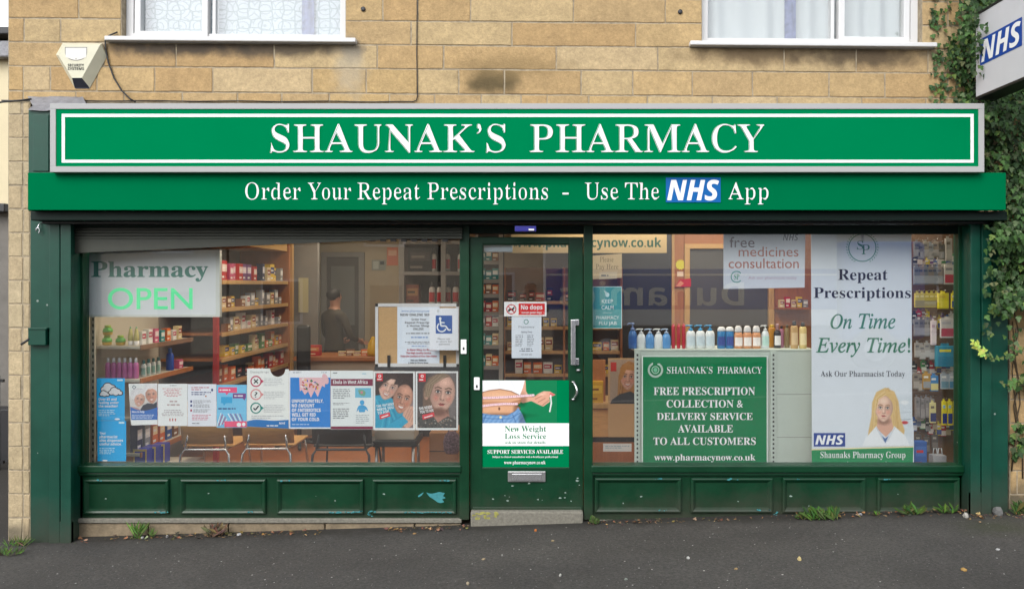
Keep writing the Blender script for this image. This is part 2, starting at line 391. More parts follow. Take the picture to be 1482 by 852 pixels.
def weather(m, zd):
    """splashed dirt low down and pale nicks in old gloss paint"""
    t = m.node_tree; p = t.nodes['Principled BSDF']; src = p.inputs['Base Color'].links[0].from_socket
    geo = t.nodes.new('ShaderNodeNewGeometry'); sx = t.nodes.new('ShaderNodeSeparateXYZ'); t.links.new(geo.outputs['Position'], sx.inputs[0])
    n = t.nodes.new('ShaderNodeTexNoise'); n.inputs['Scale'].default_value = 5; n.inputs['Detail'].default_value = 9; n.inputs['Roughness'].default_value = .75; t.links.new(geo.outputs['Position'], n.inputs['Vector'])
    sl = t.nodes.new('ShaderNodeMath'); sl.operation = 'MULTIPLY_ADD'; sl.inputs[1].default_value = -.0314; t.links.new(sx.outputs[0], sl.inputs[0]); t.links.new(sx.outputs[2], sl.inputs[2])
    a = t.nodes.new('ShaderNodeMath'); a.operation = 'MULTIPLY_ADD'; a.inputs[1].default_value = -.5; t.links.new(n.outputs[0], a.inputs[0]); t.links.new(sl.outputs[0], a.inputs[2])
    r = t.nodes.new('ShaderNodeMapRange'); r.inputs[1].default_value = -.32; r.inputs[2].default_value = zd - .22; r.inputs[3].default_value = .7; r.inputs[4].default_value = 0; t.links.new(a.outputs[0], r.inputs[0])
    m1 = t.nodes.new('ShaderNodeMix'); m1.data_type = 'RGBA'; t.links.new(r.outputs[0], m1.inputs[0]); t.links.new(src, m1.inputs[6]); m1.inputs[7].default_value = (.055, .05, .038, 1)
    v = t.nodes.new('ShaderNodeTexVoronoi'); v.inputs['Scale'].default_value = 14; t.links.new(geo.outputs['Position'], v.inputs['Vector'])
    sp = t.nodes.new('ShaderNodeSeparateColor'); t.links.new(v.outputs['Color'], sp.inputs[0]); n2 = t.nodes.new('ShaderNodeMath'); n2.operation = 'MULTIPLY'; n2.inputs[1].default_value = .13; t.links.new(sp.outputs[1], n2.inputs[0])
    l = t.nodes.new('ShaderNodeMath'); l.operation = 'LESS_THAN'; t.links.new(v.outputs['Distance'], l.inputs[0]); t.links.new(n2.outputs[0], l.inputs[1])
    g = t.nodes.new('ShaderNodeMath'); g.operation = 'GREATER_THAN'; g.inputs[1].default_value = .93; t.links.new(sp.outputs[0], g.inputs[0])
    mm = t.nodes.new('ShaderNodeMath'); mm.operation = 'MULTIPLY'; t.links.new(g.outputs[0], mm.inputs[0]); t.links.new(l.outputs[0], mm.inputs[1])
    m2 = t.nodes.new('ShaderNodeMix'); m2.data_type = 'RGBA'; t.links.new(mm.outputs[0], m2.inputs[0]); t.links.new(m1.outputs[2], m2.inputs[6]); m2.inputs[7].default_value = (.22, .27, .24, 1)
    t.links.new(m2.outputs[2], p.inputs['Base Color'])
weather(M_PIL, .30); weather(M_RISER, .16); weather(M_DOOR, .2)
def glassmat(name, base, edge, tint=(1, 1, 1)):
    m = bpy.data.materials.new(name); m.use_nodes = True; t = m.node_tree
    t.nodes.remove(t.nodes['Principled BSDF'])
    tr = t.nodes.new('ShaderNodeBsdfTransparent'); tr.inputs[0].default_value = tint + (1,)
    gl = t.nodes.new('ShaderNodeBsdfGlossy'); gl.inputs['Roughness'].default_value = 0.0
    lw = t.nodes.new('ShaderNodeLayerWeight'); lw.inputs[0].default_value = .5
    pw = t.nodes.new('ShaderNodeMath'); pw.operation = 'POWER'; pw.inputs[1].default_value = 4; t.links.new(lw.outputs['Facing'], pw.inputs[0])
    ma = t.nodes.new('ShaderNodeMath'); ma.operation = 'MULTIPLY_ADD'; ma.inputs[1].default_value = edge; ma.inputs[2].default_value = base; t.links.new(pw.outputs[0], ma.inputs[0])
    mx = t.nodes.new('ShaderNodeMixShader'); t.links.new(ma.outputs[0], mx.inputs[0]); t.links.new(tr.outputs[0], mx.inputs[1]); t.links.new(gl.outputs[0], mx.inputs[2])
    # thin dust film painting a hazy veil over the glass, thicker in smears
    df = t.nodes.new('ShaderNodeBsdfDiffuse'); df.inputs[0].default_value = (.62, .61, .59, 1); geo = t.nodes.new('ShaderNodeNewGeometry')
    n = t.nodes.new('ShaderNodeTexNoise'); n.inputs['Scale'].default_value = 2.2; n.inputs['Detail'].default_value = 7; n.inputs['Roughness'].default_value = .7; n.inputs['Distortion'].default_value = .6; t.links.new(geo.outputs['Position'], n.inputs['Vector'])
    r = t.nodes.new('ShaderNodeMapRange'); r.inputs[1].default_value = .35; r.inputs[2].default_value = .75; r.inputs[3].default_value = .004; r.inputs[4].default_value = .022; t.links.new(n.outputs[0], r.inputs[0])
    m2 = t.nodes.new('ShaderNodeMixShader'); t.links.new(r.outputs[0], m2.inputs[0]); t.links.new(mx.outputs[0], m2.inputs[1]); t.links.new(df.outputs[0], m2.inputs[2])
    t.links.new(m2.outputs[0], t.nodes['Material Output'].inputs[0]); MATS[name] = m; return m
M_GLASS = glassmat('window_glass', .10, .35, (.985, .99, .985))

def asphalt():
    m, t, p = newmat('asphalt_pavement'); tc = t.nodes.new('ShaderNodeTexCoord')
    def N(s, d=8, rg=.6):
        n = t.nodes.new('ShaderNodeTexNoise'); n.inputs['Scale'].default_value = s; n.inputs['Detail'].default_value = d; n.inputs['Roughness'].default_value = rg; t.links.new(tc.outputs['Object'], n.inputs['Vector']); return n
    n1 = N(.9); n2 = N(52, 5, .9)
    cr = t.nodes.new('ShaderNodeValToRGB'); cr.color_ramp.elements[0].color = (.030, .028, .0255, 1); cr.color_ramp.elements[1].color = (.060, .056, .051, 1); cr.color_ramp.elements[0].position = .3; cr.color_ramp.elements[1].position = .7
    t.links.new(n1.outputs[0], cr.inputs[0])
    r = t.nodes.new('ShaderNodeMapRange'); r.inputs[1].default_value = .3; r.inputs[2].default_value = .7; r.inputs[3].default_value = .2; r.inputs[4].default_value = 1.95; t.links.new(n2.outputs[0], r.inputs[0])
    mx = t.nodes.new('ShaderNodeMix'); mx.data_type = 'RGBA'; mx.blend_type = 'MULTIPLY'; mx.inputs[0].default_value = 1; t.links.new(cr.outputs[0], mx.inputs[6]); t.links.new(r.outputs[0], mx.inputs[7])
    out = mx.outputs[2]
    for sc, th, col in ((26, .14, (.40, .39, .37, 1)), (11, .07, (.5, .48, .44, 1)), (60, .2, (.22, .21, .2, 1))):
        v = t.nodes.new('ShaderNodeTexVoronoi'); v.inputs['Scale'].default_value = sc; t.links.new(tc.outputs['Object'], v.inputs['Vector'])
        sp = t.nodes.new('ShaderNodeSeparateColor'); t.links.new(v.outputs['Color'], sp.inputs[0])
        g = t.nodes.new('ShaderNodeMath'); g.operation = 'GREATER_THAN'; g.inputs[1].default_value = .935; t.links.new(sp.outputs[0], g.inputs[0])
        l = t.nodes.new('ShaderNodeMath'); l.operation = 'LESS_THAN'; l.inputs[1].default_value = th; t.links.new(v.outputs['Distance'], l.inputs[0])
        mm = t.nodes.new('ShaderNodeMath'); mm.operation = 'MULTIPLY'; t.links.new(g.outputs[0], mm.inputs[0]); t.links.new(l.outputs[0], mm.inputs[1])
        m2 = t.nodes.new('ShaderNodeMix'); m2.data_type = 'RGBA'; t.links.new(mm.outputs[0], m2.inputs[0]); t.links.new(out, m2.inputs[6]); m2.inputs[7].default_value = col; out = m2.outputs[2]
    # dirt, damp and painted shadow along the shop front foot; mossy right corner
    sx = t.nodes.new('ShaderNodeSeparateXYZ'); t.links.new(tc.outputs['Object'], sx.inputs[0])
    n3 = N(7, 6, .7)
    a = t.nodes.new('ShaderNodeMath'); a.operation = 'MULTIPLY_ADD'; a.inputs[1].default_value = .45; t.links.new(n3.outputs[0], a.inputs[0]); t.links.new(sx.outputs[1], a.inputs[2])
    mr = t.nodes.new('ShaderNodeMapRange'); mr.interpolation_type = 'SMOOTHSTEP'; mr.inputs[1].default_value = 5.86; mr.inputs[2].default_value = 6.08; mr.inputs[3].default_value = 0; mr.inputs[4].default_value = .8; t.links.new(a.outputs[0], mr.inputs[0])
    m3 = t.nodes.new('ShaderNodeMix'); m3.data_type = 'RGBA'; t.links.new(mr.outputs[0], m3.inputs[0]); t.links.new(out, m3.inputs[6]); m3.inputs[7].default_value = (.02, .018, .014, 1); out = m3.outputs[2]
    sb = t.nodes.new('ShaderNodeVectorMath'); sb.operation = 'SUBTRACT'; sb.inputs[1].default_value = (3.35, 5.45, 0); t.links.new(tc.outputs['Object'], sb.inputs[0])
    ml = t.nodes.new('ShaderNodeVectorMath'); ml.operation = 'MULTIPLY'; ml.inputs[1].default_value = (1.6, 2.6, 0); t.links.new(sb.outputs[0], ml.inputs[0])
    ln = t.nodes.new('ShaderNodeVectorMath'); ln.operation = 'LENGTH'; t.links.new(ml.outputs[0], ln.inputs[0])
    ad = t.nodes.new('ShaderNodeMath'); ad.operation = 'ADD'; t.links.new(ln.outputs['Value'], ad.inputs[0]); t.links.new(n3.outputs[0], ad.inputs[1])
    mr = t.nodes.new('ShaderNodeMapRange'); mr.inputs[1].default_value = .55; mr.inputs[2].default_value = 1.2; mr.inputs[3].default_value = .55; mr.inputs[4].default_value = 0; t.links.new(ad.outputs[0], mr.inputs[0])
    m4 = t.nodes.new('ShaderNodeMix'); m4.data_type = 'RGBA'; t.links.new(mr.outputs[0], m4.inputs[0]); t.links.new(out, m4.inputs[6]); m4.inputs[7].default_value = (.035, .042, .015, 1); out = m4.outputs[2]
    t.links.new(out, p.inputs['Base Color']); p.inputs['Roughness'].default_value = .82
    b = t.nodes.new('ShaderNodeBump'); b.inputs['Strength'].default_value = .5; b.inputs['Distance'].default_value = .006; t.links.new(n2.outputs[0], b.inputs['Height']); t.links.new(b.outputs[0], p.inputs['Normal'])
    MATS['asphalt'] = m; return m
M_ASPH = asphalt()
M_ROAD = mat('road_asphalt', (72, 72, 74), .85, var=.2, scale=20, bump=.3)
M_KERB = mat('kerb_granite', (140, 136, 130), .9, var=.2, scale=25)

# ---------------------------------------------------------------- ground
def sloped(mb, x0, x1, y0, y1, dz, m, nx=24, thick=0):
    xs = [x0 + (x1 - x0) * i / nx for i in range(nx + 1)]
    for i in range(nx):
        a, b = xs[i], xs[i + 1]
        mb.poly([(a, y0, ground(a) + dz), (b, y0, ground(b) + dz), (b, y1, ground(b) + dz), (a, y1, ground(a) + dz)], m)
g = MB(); sloped(g, -90, 90, -90, 120, -.13, M_ROAD); struct(g.build('road', origin=(0, 0, 0)))
g = MB(); sloped(g, -40, 40, .25, 5.99, 0, M_ASPH, 32); sloped(g, -40, -3.9, 5.99, 40, 0, M_ASPH, 6); struct(g.build('pavement', origin=(0, 0, 0)))
g = MB()
for i in range(-40, 40):
    a, b = i * .915, i * .915 + .907
    za, zb = ground(a), ground(b)
    vs = [(a, .10, za - .14), (b, .10, zb - .14), (b, .246, zb - .14), (a, .246, za - .14), (a, .12, za + .004), (b, .12, zb + .004), (b, .246, zb + .004), (a, .246, za + .004)]
    g.mesh(vs, [(0, 1, 5, 4), (1, 2, 6, 5), (2, 3, 7, 6), (3, 0, 4, 7), (4, 5, 6, 7)], M_KERB)
struct(g.build('kerb', origin=(0, 0, 0)))

# ---------------------------------------------------------------- the stone building
bld = thing('stone_building', (0, 6, 0), 'two-storey building of honey coloured stone blocks above the green shop front', 'building')
SL = .008
def cpt(x, v): return (PX(x, YW), wz(v + SL * (x - 60)))       # course coordinates -> wall
WIN = [(176, 500), (1016, 1334)]                               # window openings, bottom at v=54.5
mb = MB()
# backing wall (mortar colour) with its openings
def back(x0, x1, v0, v1):
    a, b, c, d = cpt(x0, v1), cpt(x1, v1), cpt(x1, v0), cpt(x0, v0)
    mb.prism([a, b, c, d], YW, YW + .22, M_MORTAR)
XL, XR = 12, 1760
for x0, x1 in ((XL, 176), (500, 1016), (1334, XR)): back(x0, x1, -190, 54.5)
back(XL, XR, -330, -190); back(XL, XR, 54.5, 150)
back(XL, 44, 150, 820); back(1461, XR, 150, 780)
rows = [(-7.5 - 34.4 * k) for k in range(0, 10)]
J = {0: [114, 176, 500, 554, 605, 681, 830, 963, 1016, 1334, 1372, 1450], 1: [35, 88, 176, 500, 595, 741, 920, 1016, 1334, 1390, 1480],
     2: [150, 255, 397, 546, 642, 805, 952, 1135, 1239, 1343, 1420], 3: [34, 73, 140, 224, 308, 452, 530, 604, 664, 730, 841, 916, 1002, 1089, 1200, 1281, 1372, 1440],
     4: [34, 110, 180, 264, 344, 408, 477, 564, 629, 697, 754, 792, 852, 937, 1031, 1125, 1247, 1340, 1430]}
BANDS = [(-7.5, 27), (27, 61.6), (61.6, 96), (96, 132), (132, 147)]
PAL = [(.47, .315, .16), (.50, .355, .19), (.45, .30, .15), (.52, .40, .24), (.48, .335, .165), (.46, .325, .18), (.49, .33, .16), (.53, .415, .27), (.44, .285, .14)]
def stone(x0, x1, v0, v1, pale=0):
    g_ = 1.0; x0 += g_ * R.uniform(.7, 1.2); x1 -= g_ * R.uniform(.7, 1.2); v0 += g_ * R.uniform(.7, 1.2); v1 -= g_ * R.uniform(.7, 1.2)
    if x1 - x0 < 3 or v1 - v0 < 3: return
    c = R.choice(PAL); f = R.uniform(.85, .91); c = tuple(a + (b - a) * .35 for a, b in zip(c, (.48, .345, .185))); c = (c[0] * f, c[1] * f * .985, c[2] * f * .90)
    if pale: c = tuple(a + (b - a) * .6 for a, b in zip(c, (.47, .40, .27)))
    d = R.uniform(.003, .006); e = .7
    # worn outline: points along the edges wander slightly
    def edge(ax, av, bx, bv, n): return [(ax + (bx - ax) * i / n + R.uniform(-.35, .35), av + (bv - av) * i / n + R.uniform(-.35, .35)) for i in range(n)]
    n = max(2, int((x1 - x0) / 14))
    o = edge(x0, v1, x1, v1, n) + edge(x1, v1, x1, v0, 2) + edge(x1, v0, x0, v0, n) + edge(x0, v0, x0, v1, 2)
    mxx, mvv = (x0 + x1) / 2, (v0 + v1) / 2
    inn = [(p[0] + (e if p[0] < x0 + 1 else -e if p[0] > x1 - 1 else 0), p[1] + (e if p[1] < v0 + 1 else -e if p[1] > v1 - 1 else 0)) for p in o]
    O = [(*cpt(*p),) for p in o]; I = [(*cpt(*p),) for p in inn]
    N = len(o)
    mb.mesh([(a, YW, b) for a, b in O] + [(a, YW - d, b) for a, b in I], [(i, (i + 1) % N, N + (i + 1) % N, N + i) for i in range(N)] + [tuple(range(N, 2 * N))], M_STONE, tone=c)
def course(v0, v1, js):
    js = sorted(set([XL] + js + [XR]))
    for a, b in zip(js, js[1:]):
        segs = [(a, b)]
        if v0 < 54:
            for w0, w1 in WIN:
                segs = [q for s_ in segs for q in ([(s_[0], min(s_[1], w0))] if s_[0] < w0 else []) + ([(max(s_[0], w1), s_[1])] if s_[1] > w1 else [])]
        for s_ in segs:
            v1b = v1
            stone(s_[0], s_[1], v0, v1b)
def rj(a, b):
    js = []; x = a + R.uniform(20, 70)
    while x < b - 25: js.append(x); x += R.uniform(60, 130)
    return js
for i, (a, b) in enumerate(BANDS): course(a, b, J[i] + rj(1490, XR))
for k in range(5): course(-7.5 - 34.4 * (k + 1), -7.5 - 34.4 * k, rj(XL, XR))
for k in range(20):
    v0 = 147 + (-13.3 if k == 0 else 0); v0 = 131.5 + 34.3 * k; v1 = v0 + 34.3
    if k == 0: v0 = 147.5
    off = 34 if k % 2 else 33
    if k % 2: stone(XL, off, v0, v1, 1); stone(off, 44, v0, v1, 1)
    else: stone(XL, off + R.uniform(-2, 2), v0, v1, 1); stone(off, 44, v0, v1, 1)
    v0b, v1b = v0 - 11, v1 - 11
    if v1b < 760:
        js = [1461] + ([1485, 1560] if k % 2 else [1472, 1530]) + [1640, XR]
        for a, b in zip(js, js[1:]): stone(a, b, max(v0b, 147.5), v1b)
mb.build('wall', bld, tone=True)
g = MB()
xl, xr = PX(12, YW), PX(XR, YW)
g.box(xl, xl + .25, YW + .22, 11.4, -.6, 5.2, M_SIDE); g.box(xr - .25, xr, YW + .22, 11.4, -.3, 5.2, M_SIDE)
g.box(xl, xr, 11.4, 11.65, -.6, 5.2, M_SIDE)
g.build('outer_wall', bld)
g = MB()
g.box(xl - .15, xr + .15, YW - .25, 11.8, 5.2, 5.32, M_DARK); g.build('roof', bld)
g = MB()
IL, IR, IB, ZC, ZF = -3.62, 3.66, 10.9, 2.72, .06
g.box(xl + .25, xr - .25, YW + .222, 11.4, ZC, ZC + .2, M_CEIL); g.build('ceiling', bld)
g = MB()
g.box(IL - .1, IL, 6.08, IB, ZF - .1, ZC - .002, M_INWALL); g.box(IR, IR + .1, 6.08, IB, ZF - .1, ZC - .002, M_INWALL); g.box(IL, IR, IB, IB + .1, ZF - .1, ZC - .002, M_INWALL)
g.build('interior_wall', bld)
g = MB(); g.box(IL, IR, 6.02, IB, ZF - .1, ZF, M_FLOOR); struct(g.build('shop_floor', origin=(0, 8, 0)))

# upper windows
def lace(name, c1, c2, sc):
    m, t, p = newmat(name); tc = t.nodes.new('ShaderNodeTexCoord')
    mp = t.nodes.new('ShaderNodeMapping'); mp.inputs['Scale'].default_value = (1, .3, 1.25); t.links.new(tc.outputs['Object'], mp.inputs[0])
    v = t.nodes.new('ShaderNodeTexVoronoi'); v.feature = 'DISTANCE_TO_EDGE'; v.inputs['Scale'].default_value = sc; v.inputs['Randomness'].default_value = .35; t.links.new(mp.outputs[0], v.inputs['Vector'])
    w = t.nodes.new('ShaderNodeTexVoronoi'); w.inputs['Scale'].default_value = sc * .55; w.inputs['Randomness'].default_value = .15; t.links.new(mp.outputs[0], w.inputs['Vector'])
    s_ = t.nodes.new('ShaderNodeMath'); s_.operation = 'SINE'; mm = t.nodes.new('ShaderNodeMath'); mm.operation = 'MULTIPLY'; mm.inputs[1].default_value = 26; t.links.new(w.outputs['Distance'], mm.inputs[0]); t.links.new(mm.outputs[0], s_.inputs[0])
    r = t.nodes.new('ShaderNodeMapRange'); r.inputs[1].default_value = .03; r.inputs[2].default_value = .09; r.inputs[3].default_value = .8; r.inputs[4].default_value = 0; t.links.new(v.outputs['Distance'], r.inputs[0])
    r2 = t.nodes.new('ShaderNodeMapRange'); r2.inputs[1].default_value = .55; r2.inputs[2].default_value = 1; r2.inputs[3].default_value = 0; r2.inputs[4].default_value = .7; t.links.new(s_.outputs[0], r2.inputs[0])
    mx = t.nodes.new('ShaderNodeMath'); mx.operation = 'MAXIMUM'; t.links.new(r.outputs[0], mx.inputs[0]); t.links.new(r2.outputs[0], mx.inputs[1])
    c = t.nodes.new('ShaderNodeMix'); c.data_type = 'RGBA'; c.inputs[6].default_value = c1 + (1,); c.inputs[7].default_value = c2 + (1,); t.links.new(mx.outputs[0], c.inputs[0])
    t.links.new(c.outputs[2], p.inputs['Base Color']); p.inputs['Roughness'].default_value = .9
    return m
M_LACE = lace('blue_white_lace', (.44, .50, .55), (.17, .235, .26), 11)
M_NET = mat('white_net_curtain', (226, 234, 236), .9, k=.62)
M_LCASE = mat('patterned_blue_curtain', (120, 130, 175), .9, var=.5, scale=24)
def wp(x, v, Y):                              # wall pixel (with course slope) at depth Y near the wall
    return (PX(x, YW), Y, wz(v + SL * (x - 60)))
def uw(name_, x0, x1, vb, lights, tag_cas):
    w = bpy.data.objects.new('window', None); COL.objects.link(w); w.parent = bld; w.location = (PX((x0 + x1) / 2, YW), 0, wz(vb + SL * (x0 - 60)) )
    w.location = Vector(wp((x0 + x1) / 2, vb, 0)) + Vector((0, -.1, 0)); w.rotation_euler = (0, math.atan(SL), 0)
    w.location -= Vector((0, 0, 0)); 
    w.location = Vector((w.location.x, YW - 6 + .06, w.location.z))
    s = YW / F; W2 = (x1 - x0) * s / 2; H = 235 * s
    def loc(px): return (px - (x0 + x1) / 2) * s
    def blt(mb_, nm):
        me = mb_.build(nm, None, origin=(0, 0, 0)); me.parent = w; me.location = (0, 0, 0); return me
    f = MB(); fw = 11 * s
    D0, D1 = 0.0, .07
    f.box(-W2, W2, D0, D1, 0, fw, M_UPVC, .004); f.box(-W2, W2, D0, D1, H - fw, H, M_UPVC, .004)
    f.box(-W2, -W2 + fw, D0 + .001, D1 - .001, fw - .004, H - fw + .004, M_UPVC, .004); f.box(W2 - fw, W2, D0 + .001, D1 - .001, fw - .004, H - fw + .004, M_UPVC, .004)
    panes = []
    for (a, b, kind) in lights:
        a, b = loc(a), loc(b)
        if kind == 'cas':                      # opening casement stands proud
            cw = 9 * s; z0, z1 = 4.5 * s, H - 6 * s
            f.box(a, b, D0 - .018, D0 + .05, z0, z0 + cw, M_UPVC, .006); f.box(a, b, D0 - .018, D0 + .05, z1 - cw, z1, M_UPVC, .006)
            f.box(a, a + cw, D0 - .017, D0 + .049, z0 + cw - .006, z1 - cw + .006, M_UPVC, .006); f.box(b - cw, b, D0 - .017, D0 + .049, z0 + cw - .006, z1 - cw + .006, M_UPVC, .006)
            panes.append((a + cw, b - cw, z0 + cw, z1 - cw))
        else:
            f.box(a - 5 * s, a, D0 + .002, D1 - .002, fw - .004, H - fw + .004, M_UPVC, .004) if a > -W2 + fw + .03 else None
            f.box(b, b + 5 * s, D0 + .002, D1 - .002, fw - .004, H - fw + .004, M_UPVC, .004) if b < W2 - fw - .03 else None
            panes.append((a, b, fw, H - fw))
    blt(f, 'frame')
    gm = MB()
    for a, b, c, d in panes: gm.box(a - .005, b + .005, .02, .026, c - .005, d + .005, M_GLASS)
    blt(gm, 'pane')
    sl = MB(); sl.box(-W2 - 19 * s, W2 + 17 * s, -.12, .06, -6.5 * s, -.001, M_UPVC, .006); blt(sl, 'sill')
    # drapes hang indoors: things of their own
    return w, s, W2, H
def drape(label, x0, x1, vb, Y, m, amp, per, cat='curtain', top=230):
    mb_ = MB(); n = 80; s = YW / F; vs = []
    for i in range(n + 1):
        x = x0 + (x1 - x0) * i / n; y = Y + amp * math.sin(i / n * (x1 - x0) / per * 6.283) + amp * .4 * math.sin(i * .9)
        a = wp(x, vb, 0); vs.append((a[0], y, a[2])); vs.append((a[0], y, a[2] + top * s))
    vs2 = [(v[0], v[1] + .003, v[2]) for v in vs]
    fs = [(2 * i, 2 * i + 2, 2 * i + 3, 2 * i + 1) for i in range(n)]
    mb_.mesh(vs, fs, m, True); mb_.mesh(vs2, [tuple(reversed(f)) for f in fs], m, True)
    return tag(mb_.build('curtain'), label, cat)
uw('l', 176, 500, 54.5, [(190, 297, 'cas'), (307, 489, 'fix')], 0)
uw('r', 1016, 1334, 54.5, [(1028, 1207, 'fix'), (1217, 1321, 'cas')], 0)
drape('pale blue lace curtain behind the upstairs window above the alarm box', 180, 496, 52, YW + .15, M_LACE, .006, 60)
drape('plain white net curtain behind the upstairs window beside the ivy', 1020, 1330, 52, YW + .16, M_NET, .018, 34)
drape('narrow blue patterned curtain strip behind the upstairs window beside the ivy', 1143, 1160, 52, YW + .12, M_LCASE, .008, 12)
drape('narrow blue grey curtain strip behind the lace of the upstairs window', 430, 448, 52, YW + .125, M_LCASE, .006, 12)
# dark rooms upstairs
g = MB(); M_ROOM = mat('upstairs_room_paint', (150, 145, 140), .9)
for a, b in WIN:
    x0, x1 = PX(a - 20, YW), PX(b + 20, YW)
    g = MB(); g.box(x0, x1, 8.0, 8.05, 3.0, 5.1, M_ROOM); g.box(x0 - .05, x0, YW + .23, 8, 3.0, 5.1, M_ROOM); g.box(x1, x1 + .05, YW + .23, 8, 3.0, 5.1, M_ROOM); g.build('upstairs_wall', bld)

# ---------------------------------------------------------------- shop front joinery
sf = thing('shop_front', (0, 5.9, 0), 'dark green painted timber shop front with panelled risers and pilasters', 'shop front')
Z_BAND = PZ(304, 5.55)                      # underside of the green band, 2.33 m
def pilaster(x0, x1, s0, s1, zb, side):
    p = MB()
    a, b = PX(x0, 5.78), PX(x1, 5.78)
    p.box(a, b, 5.78, 6.02, zb - .1, Z_BAND - .004, M_PIL, .004)
    c, d = PX(s0, 5.75), PX(s1, 5.75)
    mid = c + (d - c) * .5
    p.box(c, mid - .004, 5.75, 5.782, zb - .1, Z_BAND - .006, M_PIL, .004); p.box(mid + .004, d, 5.747, 5.782, zb - .1, Z_BAND - .006, M_PIL, .004)
    p.box(c, d, 5.752, 5.80, zb - .1, zb + .16, M_PIL, .003)
    return p.build('pilaster', sf)
pilaster(44, 103, 71, 103, ground(-3.6) , 0)
pilaster(1405, 1459, 1405, 1435, ground(3.4), 1)
# jambs and window posts
YF, YG = 5.90, 5.95
def post(x0, x1, y0, y1, Y0, Y1, m, nm='window_post', b=.005, zx=0):
    p = MB(); p.box(PX(x0, Y0), PX(x1, Y0), Y0, Y1, PZ(y1, Y0) - zx, PZ(y0, Y0), m, b); return p
p = post(98, 120.5, 318, 760, YF, 5.957, M_RISER, zx=.03); p.box(PX(104, 5.87), PX(113, 5.87), 5.87, YF + .01, PZ(760, 5.87), PZ(318, 5.87), M_PIL, .004); p.build('window_post', sf)
p = post(1387, 1410, 318, 752, YF, 5.957, M_RISER); p.box(PX(1396, 5.87), PX(1406, 5.87), 5.87, YF + .01, PZ(752, 5.87), PZ(318, 5.87), M_PIL, .004); p.build('window_post', sf)
post(665, 679, 318, 752, 5.875, 5.957, M_RISER).build('door_post', sf)
post(845, 858, 318, 752, 5.875, 5.957, M_RISER).build('door_post', sf)
# header over glass and door
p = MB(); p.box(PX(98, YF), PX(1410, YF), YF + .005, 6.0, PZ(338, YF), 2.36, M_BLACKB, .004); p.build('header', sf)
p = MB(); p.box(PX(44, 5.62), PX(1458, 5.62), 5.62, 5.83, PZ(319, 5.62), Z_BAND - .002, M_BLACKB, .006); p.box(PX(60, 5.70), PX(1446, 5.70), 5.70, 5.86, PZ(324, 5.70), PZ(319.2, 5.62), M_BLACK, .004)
p.build('fascia_soffit', sf)
# roller shutter hanging askew over the left window, its box over the rest
p = MB()
for k in range(5):
    t0 = 325 + k * 4.2
    p.box(PX(99, 5.82), PX(669, 5.82), 5.82 + (k % 2) * .004, 5.86, PZ(t0 + 4.0, 5.82), PZ(t0, 5.82), M_SHUT if k > 0 else M_BLACKB, .006)
p.build('shutter_slats', sf)
p = MB()
pts = [(99, 366.5)] + [(99 + (x - 99), 366.5 - (x - 99) * .0425) for x in range(120, 560, 22)] + [(560, 346.5), (560, 344), (99, 344)]
q = [(PX(x, 5.825), PZ(y, 5.825)) for x, y in pts]
p.prism(q, 5.825, 5.865, M_SHUT)
for k in range(17): x = 400 + k * 15; p.box(PX(x, 5.83), PX(x + 8, 5.83), 5.83, 5.86, PZ(349.5 - (max(0, 560 - x)) * .03, 5.83), PZ(344, 5.83), M_BLACK)
p.build('shutter_end_bar', sf)
p = MB(); p.box(PX(745, 5.66), PX(776, 5.66), 5.655, 5.72, PZ(335, 5.66), PZ(327, 5.66), mat('blue_plastic', (45, 45, 150), .4), .004); p.box(PX(765, 5.65), PX(773, 5.65), 5.648, 5.656, PZ(333.5, 5.65), PZ(331, 5.65), M_WHITE)
p.build('door_sensor', sf)

def ringprof(mb_, x0, x1, z0, z1, Y, prof, m):
    """frame moulding: prof = (inset, dy) steps from outside in; dy < 0 stands proud"""
    loops = []
    for ins, dy in prof: loops.append([(x0 + ins, Y + dy, z0 + ins), (x1 - ins, Y + dy, z0 + ins), (x1 - ins, Y + dy, z1 - ins), (x0 + ins, Y + dy, z1 - ins)])
    for a, b in zip(loops, loops[1:]):
        for i in range(4): j = (i + 1) % 4; mb_.poly([a[i], a[j], b[j], b[i]], m)
    mb_.poly(loops[-1], m)
def chips(mb_, spots, Y, m):
    for (x, y, w, h, n) in spots:
        for _ in range(n):
            cx, cy = x + R.uniform(-w, w), y + R.uniform(-h, h); r = R.uniform(.5, 1.9)
            P = [(cx + r * 1.5 * R.uniform(.5, 1.2) * math.cos(t), cy + r * .8 * R.uniform(.5, 1.2) * math.sin(t)) for t in [6.283 * i / 7 for i in range(7)]]
            mb_.poly([(PX(a, Y), Y, PZ(b, Y)) for a, b in reversed(P)], m)
def riser(x0, x1, panels, ytop, yb, zbot, chip, flake=None):
    a, b = PX(x0, YF), PX(x1, YF)
    p = MB(); Y = YF
    p.box(a, b, Y, 6.0, zbot, PZ(687, Y) , M_RISER, .003)
    # sill with a nosing and a small bead below
    p.box(a - .005, b + .0, 5.86, 5.985, PZ(684, 5.86), PZ(673.5, 5.86), M_RISER, .008)
    p.box(a, b, 5.878, 5.9, PZ(688, 5.878), PZ(684.3, 5.878), M_RISER, .005)
    chips(p, chip, Y - .0215, M_CHIP)
    r = p.build('stall_riser', sf)
    for (c, d) in panels:
        q = MB()
        ringprof(q, PX(c, Y), PX(d, Y), PZ(yb, Y), PZ(ytop, Y), Y - .0005, [(0, 0), (.004, -.020), (.014, -.024), (.026, -.018), (.040, .002 - .004), (.046, -.002)], M_RISER)
        chips(q, [(c + (d - c) * R.random(), yb - 3, 10, 1.2, 5), (c + (d - c) * R.random(), ytop + 3, 8, .8, 3)], Y - .0265, M_CHIP)
        chips(q, [((c + d) / 2, (ytop + yb) / 2, (d - c) / 2.4, 14, 1)], Y - .0032, M_CHIPW)
        q.build('panel', r)
    return r
